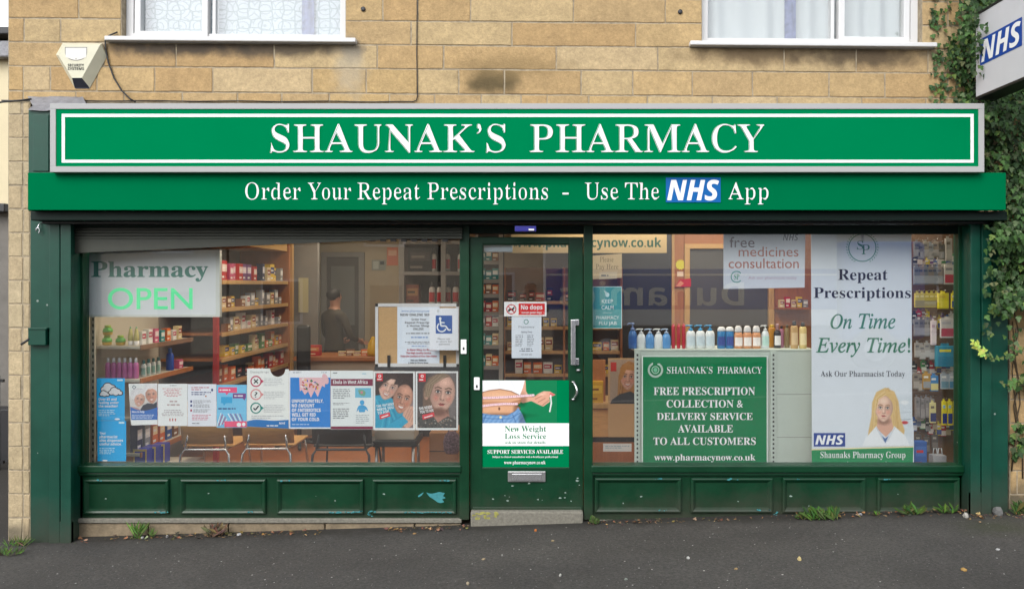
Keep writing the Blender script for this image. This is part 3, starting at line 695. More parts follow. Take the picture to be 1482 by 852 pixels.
lr = riser(108, 668, [(122, 246), (262, 386), (401, 527), (539, 661)], 692, 743, PZ(750, YF), [(536, 744, 4, 5, 6)])
rr = riser(856, 1392, [(860, 986), (999, 1118), (1131, 1252), (1268, 1388)], 690, 741, PZ(752, YF), [(1122, 742, 3, 4, 4)])
# the big turquoise bare patch on the last panel beside the door
s = Sheet(YF - .0035)
s.pg([(617, 712), (623, 714), (630, 713), (636, 711), (644, 713), (641, 717), (645, 720), (640, 722), (643, 726), (636, 728), (629, 723), (621, 718)], M_CHIP)
s.pg([(605, 717), (609, 714), (613, 712), (611, 716), (606, 719)], M_CHIP, False)
for x in range(585, 655, 4): s.ell(x + R.uniform(-2, 2), 739.5 + R.uniform(-.8, .8), R.uniform(.8, 3), .7, M_CHIP, 7, up=False)
for x in range(480, 522, 4): s.ell(x + R.uniform(-2, 2), 739.5 + R.uniform(-.8, .8), R.uniform(.8, 4), .9, M_CHIP, 7, up=False)
for v in range(len(s.v)):                                     # the chips along the bottom sit on the proud moulding
    if HC + (CY - 735) * (YF) / F > s.v[v][2]: s.v[v] = (s.v[v][0], YF - .0285, s.v[v][2])
s.build('bare_patch', lr)
# plinth stone below left riser
p = MB()
xs = [104, 214, 330, 470, 600, 668]
for a, b in zip(xs, xs[1:]):
    zt, zb2 = PZ(757, 5.885), ground(PX(a, 5.9)) - .1
    p.box(PX(a + .7, 5.885), PX(b - .7, 5.885), 5.885, 6.0, zb2, zt, M_PLINTH, .012)
p.box(PX(104, 5.87), PX(668, 5.87), 5.87, 6.0, PZ(757, 5.87) + .001, PZ(750.5, 5.87), M_CONC, .006)
p.box(PX(858, 5.89), PX(1405, 5.89), 5.89, 6.0, -.2, PZ(752, 5.89), M_CONC, .006)
tag(p.build('plinth'), 'worn stone plinth course under the green panelled risers', 'plinth')
p = MB(); p.box(PX(681, 5.84), PX(844, 5.84), 5.84, 6.02, -.2, PZ(740, 5.84), M_CONC, .012)
s_ = p; lich = mat('yellow_lichen', (168, 165, 90), .95, var=.3, scale=40)
for _ in range(26):
    x, y = R.choice([688, 700, 712, 696]) + R.uniform(-7, 7), R.uniform(741.5, 750); r = R.uniform(.8, 2.6)
    p.poly([(PX(x + r * 1.5 * math.cos(-t), 5.84), 5.8385 - .0002 * R.random(), PZ(y + r * R.uniform(.6, 1) * math.sin(-t), 5.84)) for t in [6.283 * i / 8 for i in range(8)]][::-1], lich)
tag(p.build('doorstep'), 'grey concrete doorstep with yellow lichen under the green door', 'doorstep')
# panes
p = MB(); p.box(PX(120, YG), PX(667, YG), YG, YG + .006, PZ(676, YG), PZ(330, YG), M_GLASS); p.build('window_pane', sf)
p = MB(); p.box(PX(856, YG), PX(1388, YG), YG, YG + .006, PZ(676, YG), PZ(330, YG), M_GLASS); p.build('window_pane', sf)
# door
YD = 5.905
dr = bpy.data.objects.new('door', None); COL.objects.link(dr); dr.parent = sf; dr.location = (0, 0, 0)
p = MB()
def dbx(x0, x1, y0, y1, dy=0, m=M_DOOR, b=.004): p.box(PX(x0, YD), PX(x1, YD), YD + dy, YD + .045, PZ(y1, YD), PZ(y0, YD), m, b)
dbx(680, 698, 343, 738); dbx(824, 844, 343, 738); dbx(697.5, 824.5, 343, 353, .001); dbx(697.5, 824.5, 676, 738, .001)
for x0, x1, y0, y1 in ((697.5, 699.5, 353, 676), (822.5, 824.5, 353, 676), (699, 823, 352.5, 354.5), (699, 823, 673.5, 676.5)): dbx(x0, x1, y0, y1, .012, M_DOOR, .001)
dbx(684, 842, 733, 737.5, -.012)
cp = MB()
chips(p, [(770, 712, 60, 14, 8), (800, 722, 30, 4, 5), (838, 700, 3, 30, 4)], YD - .0006, M_CHIPW)
p.build('door_leaf', dr)
p = MB(); p.box(PX(697, YD + .02), PX(825, YD + .02), YD + .02, YD + .026, PZ(675, YD), PZ(353, YD), M_GLASS); p.build('door_pane', dr)
p = MB(); Yh = YD - .05
x = PX(830, Yh)
p.tube([(x, YD, PZ(465, YD)), (x, YD - .05, PZ(465, YD)), (x, YD - .05, PZ(524, YD)), (x, YD, PZ(524, YD))], .009, 10, M_CHROME)
p.box(PX(826, YD - .052), PX(833, YD - .052), YD - .062, YD - .046, PZ(527, YD), PZ(462, YD), M_CHROME, .005)
p.box(PX(829, YD), PX(838, YD), YD - .012, YD - .0005, PZ(471, YD), PZ(462, YD), M_CHROME, .004); p.box(PX(829, YD), PX(838, YD), YD - .012, YD - .0005, PZ(528, YD), PZ(518, YD), M_CHROME, .004)
p.build('pull_handle', dr)
p = MB(); pts = []
for i in range(13):
    t = math.pi * i / 12; pts.append((PX(829.5, YD) + .03 * math.sin(t) * .9, YD - .045 * math.sin(t) - .003, PZ(552 + 25 * i / 12, YD)))
p.tube(pts, .0085, 10, M_CHROME)
for y in (552, 577): p.lathe([(.016, 0), (.016, .004), (.012, .008)], (PX(829.5, YD), YD - .006, PZ(y + .6, YD)), 12, M_CHROME)
p.build('curved_handle', dr)
p = MB(); p.lathe([(.016, -.008), (.018, 0), (.014, .008)], (PX(837, YD), YD - .004, PZ(535, YD)), 12, M_ALU); p.build('door_lock', dr)
p = MB()
p.box(PX(735, YD), PX(789.5, YD), YD - .014, YD - .0005, PZ(696.5, YD), PZ(681, YD), M_ALU, .005)
p.box(PX(741, YD), PX(784, YD), YD - .019, YD - .0135, PZ(694.5, YD), PZ(684.5, YD), M_CHROME, .003)
p.build('letterbox', dr)
p = MB(); p.box(PX(701, YD + .1), PX(742, YD + .1), YD + .05, YD + .11, PZ(365, YD + .1), PZ(355, YD + .1), mat('pale_blue_grey', (195, 212, 222), .5), .004); p.build('door_closer', dr)
for (x0, x1, y0, y1, Y) in ((667, 675.5, 491, 512, 5.875), (686, 694.5, 545.5, 564, YD)):
    p = MB(); p.box(PX(x0, Y), PX(x1, Y), Y - .016, Y - .0005, PZ(y1, Y), PZ(y0, Y), M_WHITE, .006); p.box(PX((x0 + x1) / 2 - 1.2, Y), PX((x0 + x1) / 2 + 1.2, Y), Y - .018, Y - .0155, PZ(y0 + 15, Y), PZ(y0 + 11, Y), M_BLACK, .001)
    p.build('alarm_contact', dr if Y == YD else sf)

# ---------------------------------------------------------------- fascia
YS = 5.50
sg = thing('main_sign', (0, YS, PZ(249, YS)), 'large green pharmacy name board in a light grey frame above the shop', 'sign')
p = MB()
def fx(x): return PX(x, YS)
def fz(y): return PZ(y, YS)
fr = 8.2
for a in ((73, 1424, 150, 150 + fr), (73, 1424, 249.3 - fr, 249.3)): p.box(fx(a[0]), fx(a[1]), YS - .006, YS + .07, fz(a[3]), fz(a[2]), M_GREYF, .002)
p.box(fx(73), fx(73 + fr), YS - .0055, YS + .07, fz(249.3 - fr), fz(150 + fr), M_GREYF, .002); p.box(fx(1424 - fr), fx(1424), YS - .0055, YS + .07, fz(249.3 - fr), fz(150 + fr), M_GREYF, .002)
p.build('frame', sg)
p = MB(); p.box(fx(81), fx(1416), YS, YS + .06, fz(241.4), fz(157.8), M_SIGN); p.build('panel', sg)
p = MB()
for a in ((89.5, 1409, 165, 169.6), (89.5, 1409, 231.4, 235.6)): p.box(fx(a[0]), fx(a[1]), YS - .002, YS + .001, fz(a[3]), fz(a[2]), M_WHITE)
p.box(fx(89.5), fx(94), YS - .002, YS + .001, fz(231.4), fz(169.6), M_WHITE); p.box(fx(1404.5), fx(1409), YS - .002, YS + .001, fz(231.4), fz(169.6), M_WHITE)
p.build('border_line', sg)
p = MB()
for word, x0, x1 in (('SHAUNAK\u2019S', 391, 731), ('PHARMACY', 766, 1106)):
    for layer, (off, dx, m) in enumerate(((0, 0, M_WHITE), (-.007, 0, M_SIGN), (-.007, .0042, M_WHITE))):
        text3(p, word, 'serifi', (fx(x0), YS - .003 - .0008 * layer, fz(220.5)), (1, 0, 0), (0, 0, 1), dx, (fx(x1) - fx(x0)) + dx, fz(180.5) - fz(220.5), m, off, 8)
p.build('lettering', sg)
YB = 5.55
bn = thing('order_sign', (0, YB, PZ(304, YB)), 'long plain green board with white repeat prescriptions wording under the name board', 'sign')
p = MB(); p.box(PX(40, YB), PX(1456, YB), YB, YB + .06, PZ(304, YB), PZ(250, YB), M_BAND, .003); p.build('board', bn)
p = Sheet(YB - .0015, .0004)
p.txt('Order', 355, 435, 264.5, 288.5, 'serif', M_WHITE, res=6); p.txt('Your', 445, 508, 264.5, 288.5, 'serif', M_WHITE, res=6)
p.txt('Repeat', 517, 608, 264.5, 288.5, 'serif', M_WHITE, res=6); p.txt('Prescriptions', 618, 793, 264.5, 288.5, 'serif', M_WHITE, res=6)
p.rect(814, 279, 823, 281.6, M_WHITE)
p.txt('Use', 846, 895, 264.5, 288.5, 'serif', M_WHITE, res=6); p.txt('The', 904.5, 954, 264.5, 288.5, 'serif', M_WHITE, res=6); p.txt('App', 1053.5, 1112, 264.5, 288.5, 'serif', M_WHITE, res=6)
M_NHS = mat('nhs_blue', (0, 104, 182), .5, spec=.25)
p.rect(963.5, 257, 1043, 293, M_NHS); p.txt('NHS', 966, 1040, 261, 289.5, 'sansbi', M_WHITE, off=.012, res=6)
p.build('lettering', bn)
# fascia box behind the signs, with its dark end board and lead flashing
p = MB()
p.box(PX(41, 5.62), PX(1421, 5.62), 5.62, YW - .012, Z_BAND + .001, PZ(159, 5.62), M_PIL, .004)
p.box(PX(47, 5.61), PX(70, 5.61), 5.612, 5.63, PZ(248, 5.61), PZ(166, 5.61), M_PIL, .004)
p.build('fascia_box', sf)
p = MB()
pts = []
for i in range(15): pts.append((40 + 80 * i / 14, 152 + R.uniform(-4, 2)))
vs = []; 
for i, (x, y) in enumerate(pts): w_ = R.uniform(-1.3, 1.3); vs += [(PX(x, 5.6), 5.60 + R.uniform(-.004, .004), PZ(160 + w_, 5.6)), (PX(x, 5.6), 5.66 + R.uniform(-.01, .01), PZ(154 + w_, 5.66)), (PX(x, 5.84), 5.838, PZ(140 + w_ * .6, 5.84))]
p.mesh(vs, [f for i in range(14) for f in ((3 * i, 3 * i + 3, 3 * i + 4, 3 * i + 1), (3 * i + 1, 3 * i + 4, 3 * i + 5, 3 * i + 2))], M_LEAD, True)
tag(p.build('lead_flashing'), 'crumpled grey lead flashing over the left end of the fascia', 'flashing')
p = MB(); p.box(PX(110, 5.7), PX(1440, 5.7), 5.66, YW - .01, PZ(157.5, 5.7), PZ(156, 5.7), M_LEAD); p.build('fascia_cap', sf)
# ---- printed photographs: soft pictures painted cell by cell on a fine grid of printed dots
import numpy as np
def photomat():
    m, t, p = newmat('photo_print'); at = t.nodes.new('ShaderNodeAttribute'); at.attribute_name = 'tone'
    t.links.new(at.outputs['Color'], p.inputs['Base Color']); p.inputs['Roughness'].default_value = .5; p.inputs['Specular IOR Level'].default_value = .3; return m
M_PHOTO = photomat()
class Paint:
    def __init__(s, x0, y0, x1, y1, bg, step=.85):
        s.nx, s.ny = max(2, round((x1 - x0) / step)), max(2, round((y1 - y0) / step)); s.b = (x0, y0, x1, y1)
        s.X, s.Y = np.meshgrid(x0 + (np.arange(s.nx) + .5) * (x1 - x0) / s.nx, y0 + (np.arange(s.ny) + .5) * (y1 - y0) / s.ny)
        s.c = np.ones((s.ny, s.nx, 3)) * np.array(bg, float); s.on = np.ones((s.ny, s.nx), bool)
    def mix(s, a, col): a = np.clip(a, 0, 1)[..., None]; s.c = s.c * (1 - a) + a * np.array(col, float)
    def mul(s, a, k): s.c = s.c * (1 - np.clip(a, 0, 1)[..., None] * (1 - np.array(k, float)))
    def dell(s, cx, cy, rx, ry, rot=0):
        c, n = math.cos(math.radians(rot)), math.sin(math.radians(rot)); u = (s.X - cx) * c + (s.Y - cy) * n; v = -(s.X - cx) * n + (s.Y - cy) * c
        return (np.sqrt((u / rx) ** 2 + (v / ry) ** 2 + 1e-9) - 1) * min(rx, ry)
    def ell(s, cx, cy, rx, ry, col, soft=.7, al=1, rot=0): s.mix(al * (.5 - s.dell(cx, cy, rx, ry, rot) / soft), col)
    def shade(s, cx, cy, rx, ry, k, soft=4, al=1, rot=0): s.mul(al * (.5 - s.dell(cx, cy, rx, ry, rot) / soft), (k, k * .97, k * .95))
    def dpoly(s, pts):
        d = np.full(s.X.shape, 1e9); ins = np.zeros(s.X.shape, bool); n = len(pts)
        for i in range(n):
            (ax, ay), (bx, by) = pts[i], pts[(i + 1) % n]; ex, ey = bx - ax, by - ay; L = ex * ex + ey * ey + 1e-12
            t = np.clip(((s.X - ax) * ex + (s.Y - ay) * ey) / L, 0, 1); d = np.minimum(d, np.hypot(s.X - ax - t * ex, s.Y - ay - t * ey))
            if ay != by: ins ^= ((ay > s.Y) != (by > s.Y)) & (s.X < (bx - ax) * (s.Y - ay) / (by - ay) + ax)
        return np.where(ins, -d, d)
    def poly(s, pts, col, soft=.8, al=1): s.mix(al * (.5 - s.dpoly(pts) / soft), col)
    def line(s, pts, w, col, soft=.7, al=1):
        d = np.full(s.X.shape, 1e9)
        for (ax, ay), (bx, by) in zip(pts, pts[1:]):
            ex, ey = bx - ax, by - ay; t = np.clip(((s.X - ax) * ex + (s.Y - ay) * ey) / (ex * ex + ey * ey + 1e-12), 0, 1); d = np.minimum(d, np.hypot(s.X - ax - t * ex, s.Y - ay - t * ey))
        s.mix(al * (.5 - (d - w / 2) / soft), col)
    def grain(s, a=.03): rr = np.random.RandomState(5); s.c *= 1 + a * rr.randn(s.ny, s.nx, 1)
    def strands(s, pts0, pts1, n, c0, c1, w=.5, al=.5):
        for i in range(n):
            t = i / max(1, n - 1); q = [(a[0] + (b[0] - a[0]) * t, a[1] + (b[1] - a[1]) * t) for a, b in zip(pts0, pts1)]; k = R.random(); s.line(q, w, [c0[j] + (c1[j] - c0[j]) * k for j in range(3)], .6, al)
    def face(s, cx, cy, w, h, rot, skin, lips=(176, 84, 80), brow=(96, 70, 54), smile=0, light=-1, turn=0, eye=(70, 70, 76), wr=0):
        cr, sr = math.cos(math.radians(rot)), math.sin(math.radians(rot))
        def T(u, v): u += turn * (.25 - v * v) * .9; return (cx + u * w * cr - v * h * sr, cy + u * w * sr + v * h * cr)
        def E(u, v, ru, rv, col, soft=.5, al=1): s.ell(*T(u, v), ru * w, rv * h, col, soft, al, rot)
        dk = [q * .66 for q in skin]; hi = [min(255, q * 1.12 + 10) for q in skin]; rosy = (min(255, skin[0]), skin[1] * .82, skin[2] * .80)
        hd = [T((.5 * math.cos(t) * (1 if math.sin(t) < 0 else 1 - .34 * math.sin(t) ** 2)) - turn * (.25 - .25 * math.sin(t) ** 2) * .9, .5 * math.sin(t)) for t in [6.283 * i / 28 for i in range(28)]]
        d = s.dpoly(hd); a = np.clip(.5 - d / .9, 0, 1); s.mix(a, skin)
        u = ((s.X - cx) * cr + (s.Y - cy) * sr) / w; v = (-(s.X - cx) * sr + (s.Y - cy) * cr) / h
        s.mix(a * np.clip(light * -u * 1.3 - .14, 0, .55), dk); s.mix(a * np.clip((v - .34) * 1.3, 0, .22), dk); s.mix(a * np.clip(.5 + d / (w * .14), 0, .32), dk)
        for e in (-1, 1): E(e * .25, .12, .13, .10, rosy, 3, .45); E(e * .2, -.04, .13, .07, dk, 1.8, .5); E(e * .2, .05, .12, .03, dk, 1.2, .25)
        E(light * .05, -.28, .22, .12, hi, 4, .5); E(light * .2, .06, .08, .05, hi, 2, .4)
        for e in (-1, 1):
            E(e * .2, -.035, .085, .028, (236, 230, 226), .5, .9); E(e * .2, -.035, .042, .034, eye, .5, .95); E(e * .2, -.037, .018, .016, (20, 20, 22), .4)
            s.line([T(e * .2 - .1, -.05), T(e * .2, -.075), T(e * .2 + .1, -.045)], .022 * h, (84, 60, 52), .7, .7); s.line([T(e * .2 - .12, -.12), T(e * .2 + e * .02, -.155), T(e * .2 + .12, -.125)], .03 * h, brow, .8, .8)
        s.line([T(-light * .06, -.06), T(-light * .075, .1), T(-light * .09, .15)], .03 * h, dk, 1.6, .6); s.line([T(light * .005, -.05), T(light * .005, .11)], .035 * h, hi, 1.4, .5)
        for e in (-1, 1): E(e * .05, .155, .025, .012, (110, 64, 56), .5, .8)
        E(0, .18, .1, .02, dk, 1, .4)
        if smile:
            s.poly([T(-.19, .235), T(0, .255), T(.19, .235), T(.11, .325), T(0, .345), T(-.11, .325)], lips, .7); s.poly([T(-.155, .25), T(0, .262), T(.155, .25), T(.09, .305), T(0, .315), T(-.09, .305)], (244, 240, 234), .5)
            for e in (-1, 1): s.line([T(e * .1, .12), T(e * .21, .22), T(e * .2, .28)], .018 * h, dk, 1, .6)
        else:
            s.poly([T(-.14, .268), T(-.04, .245), T(0, .252), T(.04, .245), T(.14, .268), T(0, .278)], [q * .86 for q in lips], .6); s.poly([T(-.13, .272), T(0, .276), T(.13, .272), T(.06, .315), T(-.06, .315)], lips, .6); s.line([T(-.14, .27), T(0, .275), T(.14, .27)], .012 * h, [q * .5 for q in lips], .5, .8)
        E(0, .37, .1, .025, dk, 1.4, .4); E(0, .43, .08, .04, hi, 2, .3)
        for i in range(wr): s.line([T(-.28, -.3 + i * .05), T(0, -.32 + i * .05), T(.28, -.3 + i * .05)], .3, dk, .6, .45); s.line([T(-.33, .02 + .04 * i), T(-.26, .06 + .04 * i)], .3, dk, .5, .5)
        return T
    def on_sheet(s, sh):
        sh.up(); x0, y0, x1, y1 = s.b; k = sh.mi(M_PHOTO); b = len(sh.v)
        for j in range(s.ny + 1):
            for i in range(s.nx + 1): sh.v.append(sh.P(x0 + (x1 - x0) * i / s.nx, y0 + (y1 - y0) * j / s.ny))
        c = np.clip(s.c, 0, 255) / 255; l = np.where(c <= .04045, c / 12.92, ((c + .055) / 1.055) ** 2.4) * .9; w = s.nx + 1
        for j in range(s.ny):
            for i in range(s.nx):
                if not s.on[j, i]: continue
                sh.f.append([b + j * w + i, b + (j + 1) * w + i, b + (j + 1) * w + i + 1, b + j * w + i + 1]); sh.m.append(k); sh.s.append(False); sh.tone.append(tuple(l[j, i]))

# ---------------------------------------------------------------- shop lights
def ceiling_light(x, y, label):
    t = thing('ceiling_light', (x, y, ZC), label, 'ceiling light', 'ceiling lights in the shop')
    p = MB(); p.box(x - .32, x + .32, y - .62, y + .62, ZC - .06, ZC - .002, M_UPVC, .01); p.build('housing', t)
    p = MB(); p.box(x - .28, x + .28, y - .58, y + .58, ZC - .066, ZC - .0605, mat('lit_diffuser', (255, 236, 205), .5, emit=3)); p.build('diffuser', t)
    ld = bpy.data.lights.new('lamp', 'AREA'); ld.shape = 'RECTANGLE'; ld.size = .5; ld.size_y = 1.1; ld.energy = 6 if y < 8 else 2.2; ld.color = (1, .91, .78)
    MATS['lit_diffuser'].cycles.emission_sampling = 'NONE'
    lo = bpy.data.objects.new('lamp', ld); COL.objects.link(lo); lo.parent = t; lo.location = (0, 0, -.075)
    return t
for x, y, lb in ((-2.2, 7.2, 'lit ceiling panel light over the left window display'), (1.9, 7.2, 'lit ceiling panel light over the roller banner'), (-2.2, 9.4, 'lit ceiling panel light over the wooden wall shelves at the back'), (1.6, 9.4, 'lit ceiling panel light over the counter at the back')):
    ceiling_light(x, y, lb)

def strip_light(x, y, label):
    t = thing('strip_light', (x, y, ZC), label, 'strip light', 'warm strip lights over the window display')
    p = MB(); p.box(x - .75, x + .75, y - .04, y + .04, ZC - .05, ZC - .002, M_UPVC, .008); p.build('housing', t)
    p = MB(); p.box(x - .72, x + .72, y - .03, y + .03, ZC - .056, ZC - .0505, mat('lit_diffuser', (255, 236, 205), .5, emit=3)); p.build('diffuser', t)
    ld = bpy.data.lights.new('lamp', 'AREA'); ld.shape = 'RECTANGLE'; ld.size = 1.4; ld.size_y = .06; ld.energy = STRIP; ld.color = (1, .85, .66)
    lo = bpy.data.objects.new('lamp', ld); COL.objects.link(lo); lo.parent = t; lo.location = (0, 0, -.065); return t
STRIP = 5.5
for x, lb in ((-2.3, 'lit strip light along the head of the left window'), (.9, 'lit strip light above the web address sign'), (2.5, 'lit strip light above the roller banner')): strip_light(x, 6.2, lb)
# ---------------------------------------------------------------- notices on the glass
YP = 5.9655
BLUE, WHT, NAVY, GREY, TEAL, GRN = (0, 172, 238), (245, 248, 250), (30, 50, 120), (120, 124, 130), (70, 160, 160), (0, 140, 84)
SKIN, SKIN2 = (226, 180, 150), (196, 146, 118)
def sheet(pts, base, Y=YP, th=.0015, step=.00015):
    s = Sheet(Y, step); s.slab(pts, ink(base) if isinstance(base, tuple) else base, th); return s
def R4(x0, y0, x1, y1): return [(x0, y1), (x1, y1), (x1, y0), (x0, y0)]
def fin(s, label, cat='poster', name='poster', group=None): return tag(s.build(name, tone=M_PHOTO in s.mats), label, cat, group)
def face(s, cx, cy, w, h, skin, hair, rot=0, beard=None, lips=(180, 90, 85), shade=None, brow=(90, 65, 50)):
    """a portrait's face: skin, shadowed side, brows, eyes, nose, mouth"""
    cr, sr = math.cos(math.radians(rot)), math.sin(math.radians(rot))
    def T(u, v): return (cx + (u * cr - v * sr) * w, cy + (u * sr + v * cr) * h)
    def el(u, v, ru, rv, c, n=12): s.ell(*T(u, v), ru * w, rv * h, c, n, rot=rot)
    dk = shade or tuple(int(k * .82) for k in skin)
    s.pg([T(.5 * math.cos(t) * (1 if math.sin(t) < 0 else 1 - .28 * math.sin(t) ** 2), .5 * math.sin(t)) for t in [6.283 * i / 22 for i in range(22)]], skin)
    s.pg([T(.5 * math.cos(t) * (1 if math.sin(t) < 0 else 1 - .28 * math.sin(t) ** 2), .5 * math.sin(t)) for t in [-1.3 + 2.6 * i / 12 for i in range(13)]] + [T(.3, .3), T(.26, 0), T(.34, -.3)], dk)
    for e in (-.2, .2):
        el(e, -.04, .095, .035, (245, 240, 238)); el(e, -.04, .042, .036, (60, 50, 48), 8); s.line([T(e - .12, -.12), T(e, -.15), T(e + .11, -.12)], .035 * h, brow)
    s.line([T(.03, -.05), T(.06, .13), T(-.04, .15)], .03 * h, dk)
    el(0, .28, .15, .035, lips)
    return T

# weather advice poster: two blue sheets taped one above the other
s = sheet(R4(140, 547, 180.5, 608), BLUE, YP, .0015, .0001)
for (cx, cy, k) in ((158, 561, 1.0), (167, 566, .8), (151, 569, .55)):
    for c, g_ in (((40, 40, 44), 1.3), ((215, 220, 224), 0)):
        for (u, v, r) in ((-7, 2, 4.5), (-2, -2, 6), (4, 0, 5), (9, 3, 3.6), (1, 3, 5)): s.ell(cx + u * k, cy + v * k, r * k + g_, r * k * .8 + g_, c, 16)
for i, t in enumerate(('Over 65 and', 'feeling under', 'the weather?')): s.txt(t, 143, (169, 172, 171)[i], 575.5 + 5 * i, 579 + 5 * i, 'sansb', WHT)
s.small(143, 168, 592, 602, 4, (190, 232, 250)); s.rect(170, 548.5, 178, 551, (200, 236, 250)); s.ell(170, 606, 4, 1.3, WHT, 8)
fin(s, 'bright blue poster with two grey clouds about the weather')
s = sheet(R4(141, 608.5, 182.5, 667), BLUE)
for i, t in enumerate(('Your', 'pharmacist', 'also dispenses', 'useful advice.')): s.txt(t, 144, (153, 170, 178, 176)[i], 624.5 + 5.2 * i, 628.3 + 5.2 * i, 'sansb', WHT)
s.small(144, 168, 647, 657, 4, (190, 232, 250)); s.rect(172, 610, 180, 612.5, (200, 236, 250)); s.ell(152, 666, 4, 1.2, WHT, 8)
fin(s, 'bright blue poster reading your pharmacist also dispenses useful advice')
# elderly couple
s = sheet([(186, 555), (227.5, 554.5), (228, 614), (191, 615), (189.5, 613)], (236, 240, 240))
q = Paint(188, 556, 227.4, 594, (214, 210, 206), .8)
q.poly([(186, 554), (230, 554), (230, 560), (212, 562), (196, 572), (186, 574)], (236, 240, 238), 1.5)
q.ell(200, 570, 11.5, 9, (224, 224, 226), 1.4); q.strands([(190, 572), (196, 562), (206, 562)], [(190, 578), (200, 570), (209, 568)], 9, (190, 188, 190), (246, 246, 248)); q.face(202, 578, 15, 21, 12, (222, 176, 156), smile=1, wr=2, brow=(170, 160, 155))
q.poly([(193, 578), (194, 568), (202, 563), (210, 567), (211, 573), (204, 569), (197, 572)], (228, 228, 230), 1.2); q.ell(219, 563, 11, 9, (232, 232, 234), 1.2); q.face(219, 571, 17, 25, -6, (218, 164, 142), smile=1, light=1, wr=3, brow=(190, 182, 176)); q.strands([(209, 568), (212, 557), (224, 556)], [(211, 566), (216, 560), (228, 562)], 9, (200, 200, 204), (250, 250, 250))
q.poly([(210, 568), (212, 559), (220, 556), (228, 560), (228, 566), (221, 562), (214, 563)], (240, 240, 240), 1.2); q.poly([(201, 596), (207, 586), (214, 583), (222, 584), (229, 580), (229, 596)], (58, 62, 74), 1); q.poly([(186, 596), (190, 588), (200, 590), (206, 596)], (190, 150, 150), 1); q.grain(); q.on_sheet(s)
s.pg([(188.5, 588), (196, 592), (206, 594), (216, 593), (228, 589), (228, 607), (190, 607.5)], (44, 108, 190)); s.ring(194, 560, 2, 3.2, (40, 80, 110), 4)
s.txt('Here to help', 191, 209, 594, 597, 'sansb', WHT); s.small(191, 226, 599, 606, 3, (200, 220, 240))
fin(s, 'curling poster of a white haired elderly couple over a blue caption')
# two letters and a campaign sheet
s = sheet(R4(228.5, 555, 271, 616), (236, 240, 240)); s.small(246, 269, 556.5, 558.5, 1, GREY); s.small(234, 266, 561, 574, 6, (205, 120, 125), True); s.small(240, 262, 578, 588, 2, (190, 170, 170), True); s.small(232, 268, 592, 602, 4, (170, 160, 165), True)
for x in (246, 250, 254): s.rect(x - .8, 605, x + .8, 609, (190, 90, 90))
fin(s, 'white letter with a centred pink heading taped beside the elderly couple poster', 'notice', 'notice')
s = sheet(R4(271.5, 555.5, 313, 616.5), (232, 237, 246)); s.small(277, 306, 559, 565, 2, (190, 90, 110)); s.small(277, 306, 566, 572, 2, NAVY); s.ell(307, 564, 1.6, 2.2, NAVY, 8); s.ell(298, 573, 1.3, 1.3, (190, 120, 80), 8)
for y, c in ((579, NAVY), (585, NAVY), (592, (180, 60, 90))): s.rect(275.5, y, 278, y + 3, c); s.small(280, 306, y - .5, y + 4.5, 3, GREY)
s.small(278, 306, 599, 608, 4, (215, 130, 150)); s.small(278, 304, 611, 613.5, 1, GREY)
fin(s, 'white letter with small navy bullets taped between two coloured sheets', 'notice', 'notice')
s = sheet(R4(313.5, 556.5, 357, 618.5), (120, 200, 240)); s.rect(316, 560, 343, 568, (240, 80, 130)); s.pg([(326, 568), (331, 568), (328, 571.5)], (240, 80, 130)); s.rect(337, 569, 356, 576, (120, 60, 140)); s.pg([(351, 576), (355, 576), (354, 579)], (120, 60, 140))
s.rect(320, 574, 336, 583, (40, 170, 225)); s.pg([(323, 583), (327, 583), (324, 587)], (40, 170, 225)); s.small(318, 341, 562, 566, 1, WHT); s.small(339, 354, 570.5, 574.5, 1, WHT); s.small(316, 355, 589, 593, 1, NAVY)
for i in range(5): s.line([(314 + i * 2.5, 617 - i), (320 + i * 2.2, 597 + i * 2)], 1, (200, 50, 110) if i % 2 else WHT)
for i in range(6): s.line([(338 + i * 3, 612), (330 + i * 3.4, 598)], 1.1, (150, 70, 140) if i % 2 else WHT)
s.rect(325, 609, 357, 617.5, (240, 90, 130)); s.ell(346, 614, 3.4, 3, WHT, 10); s.ell(353, 613.5, 2.6, 2.6, WHT, 10)
fin(s, 'sky blue campaign sheet with pink and purple speech bubbles')
# clinic choices poster with a bite cut from its top edge
def notch(): return [(385 + 13, 533), ] + [(401 - 11 * math.cos(t), 533.5 + 12 * math.sin(t)) for t in [math.pi * i / 10 for i in range(11)]][:0]
arc = [(402 + 11 * math.cos(t), 534 + 11 * math.sin(t)) for t in [math.pi * i / 10 for i in range(11)]]
s = Sheet(YP)
bm = bmesh.new(); out = [(357.5, 533), (357.5, 617), (418, 620), (418, 534)] + arc + [(390, 533)]
q = [((x - CX) * YP / F, HC + (CY - y) * YP / F) for x, y in out]
f = bm.faces.new([bm.verts.new((x, YP, z)) for x, z in q]); f.normal_update()
ex = bmesh.ops.extrude_face_region(bm, geom=[f]); bmesh.ops.translate(bm, verts=[v for v in ex['geom'] if isinstance(v, bmesh.types.BMVert)], vec=(0, .0015, 0))
bmesh.ops.recalc_face_normals(bm, faces=bm.faces); bmesh.ops.triangulate(bm, faces=bm.faces); s.bm(bm, ink((240, 243, 240)))
s.txt('Choosing the right', 362, 389, 536.5, 539.5, 'sans', GREY)
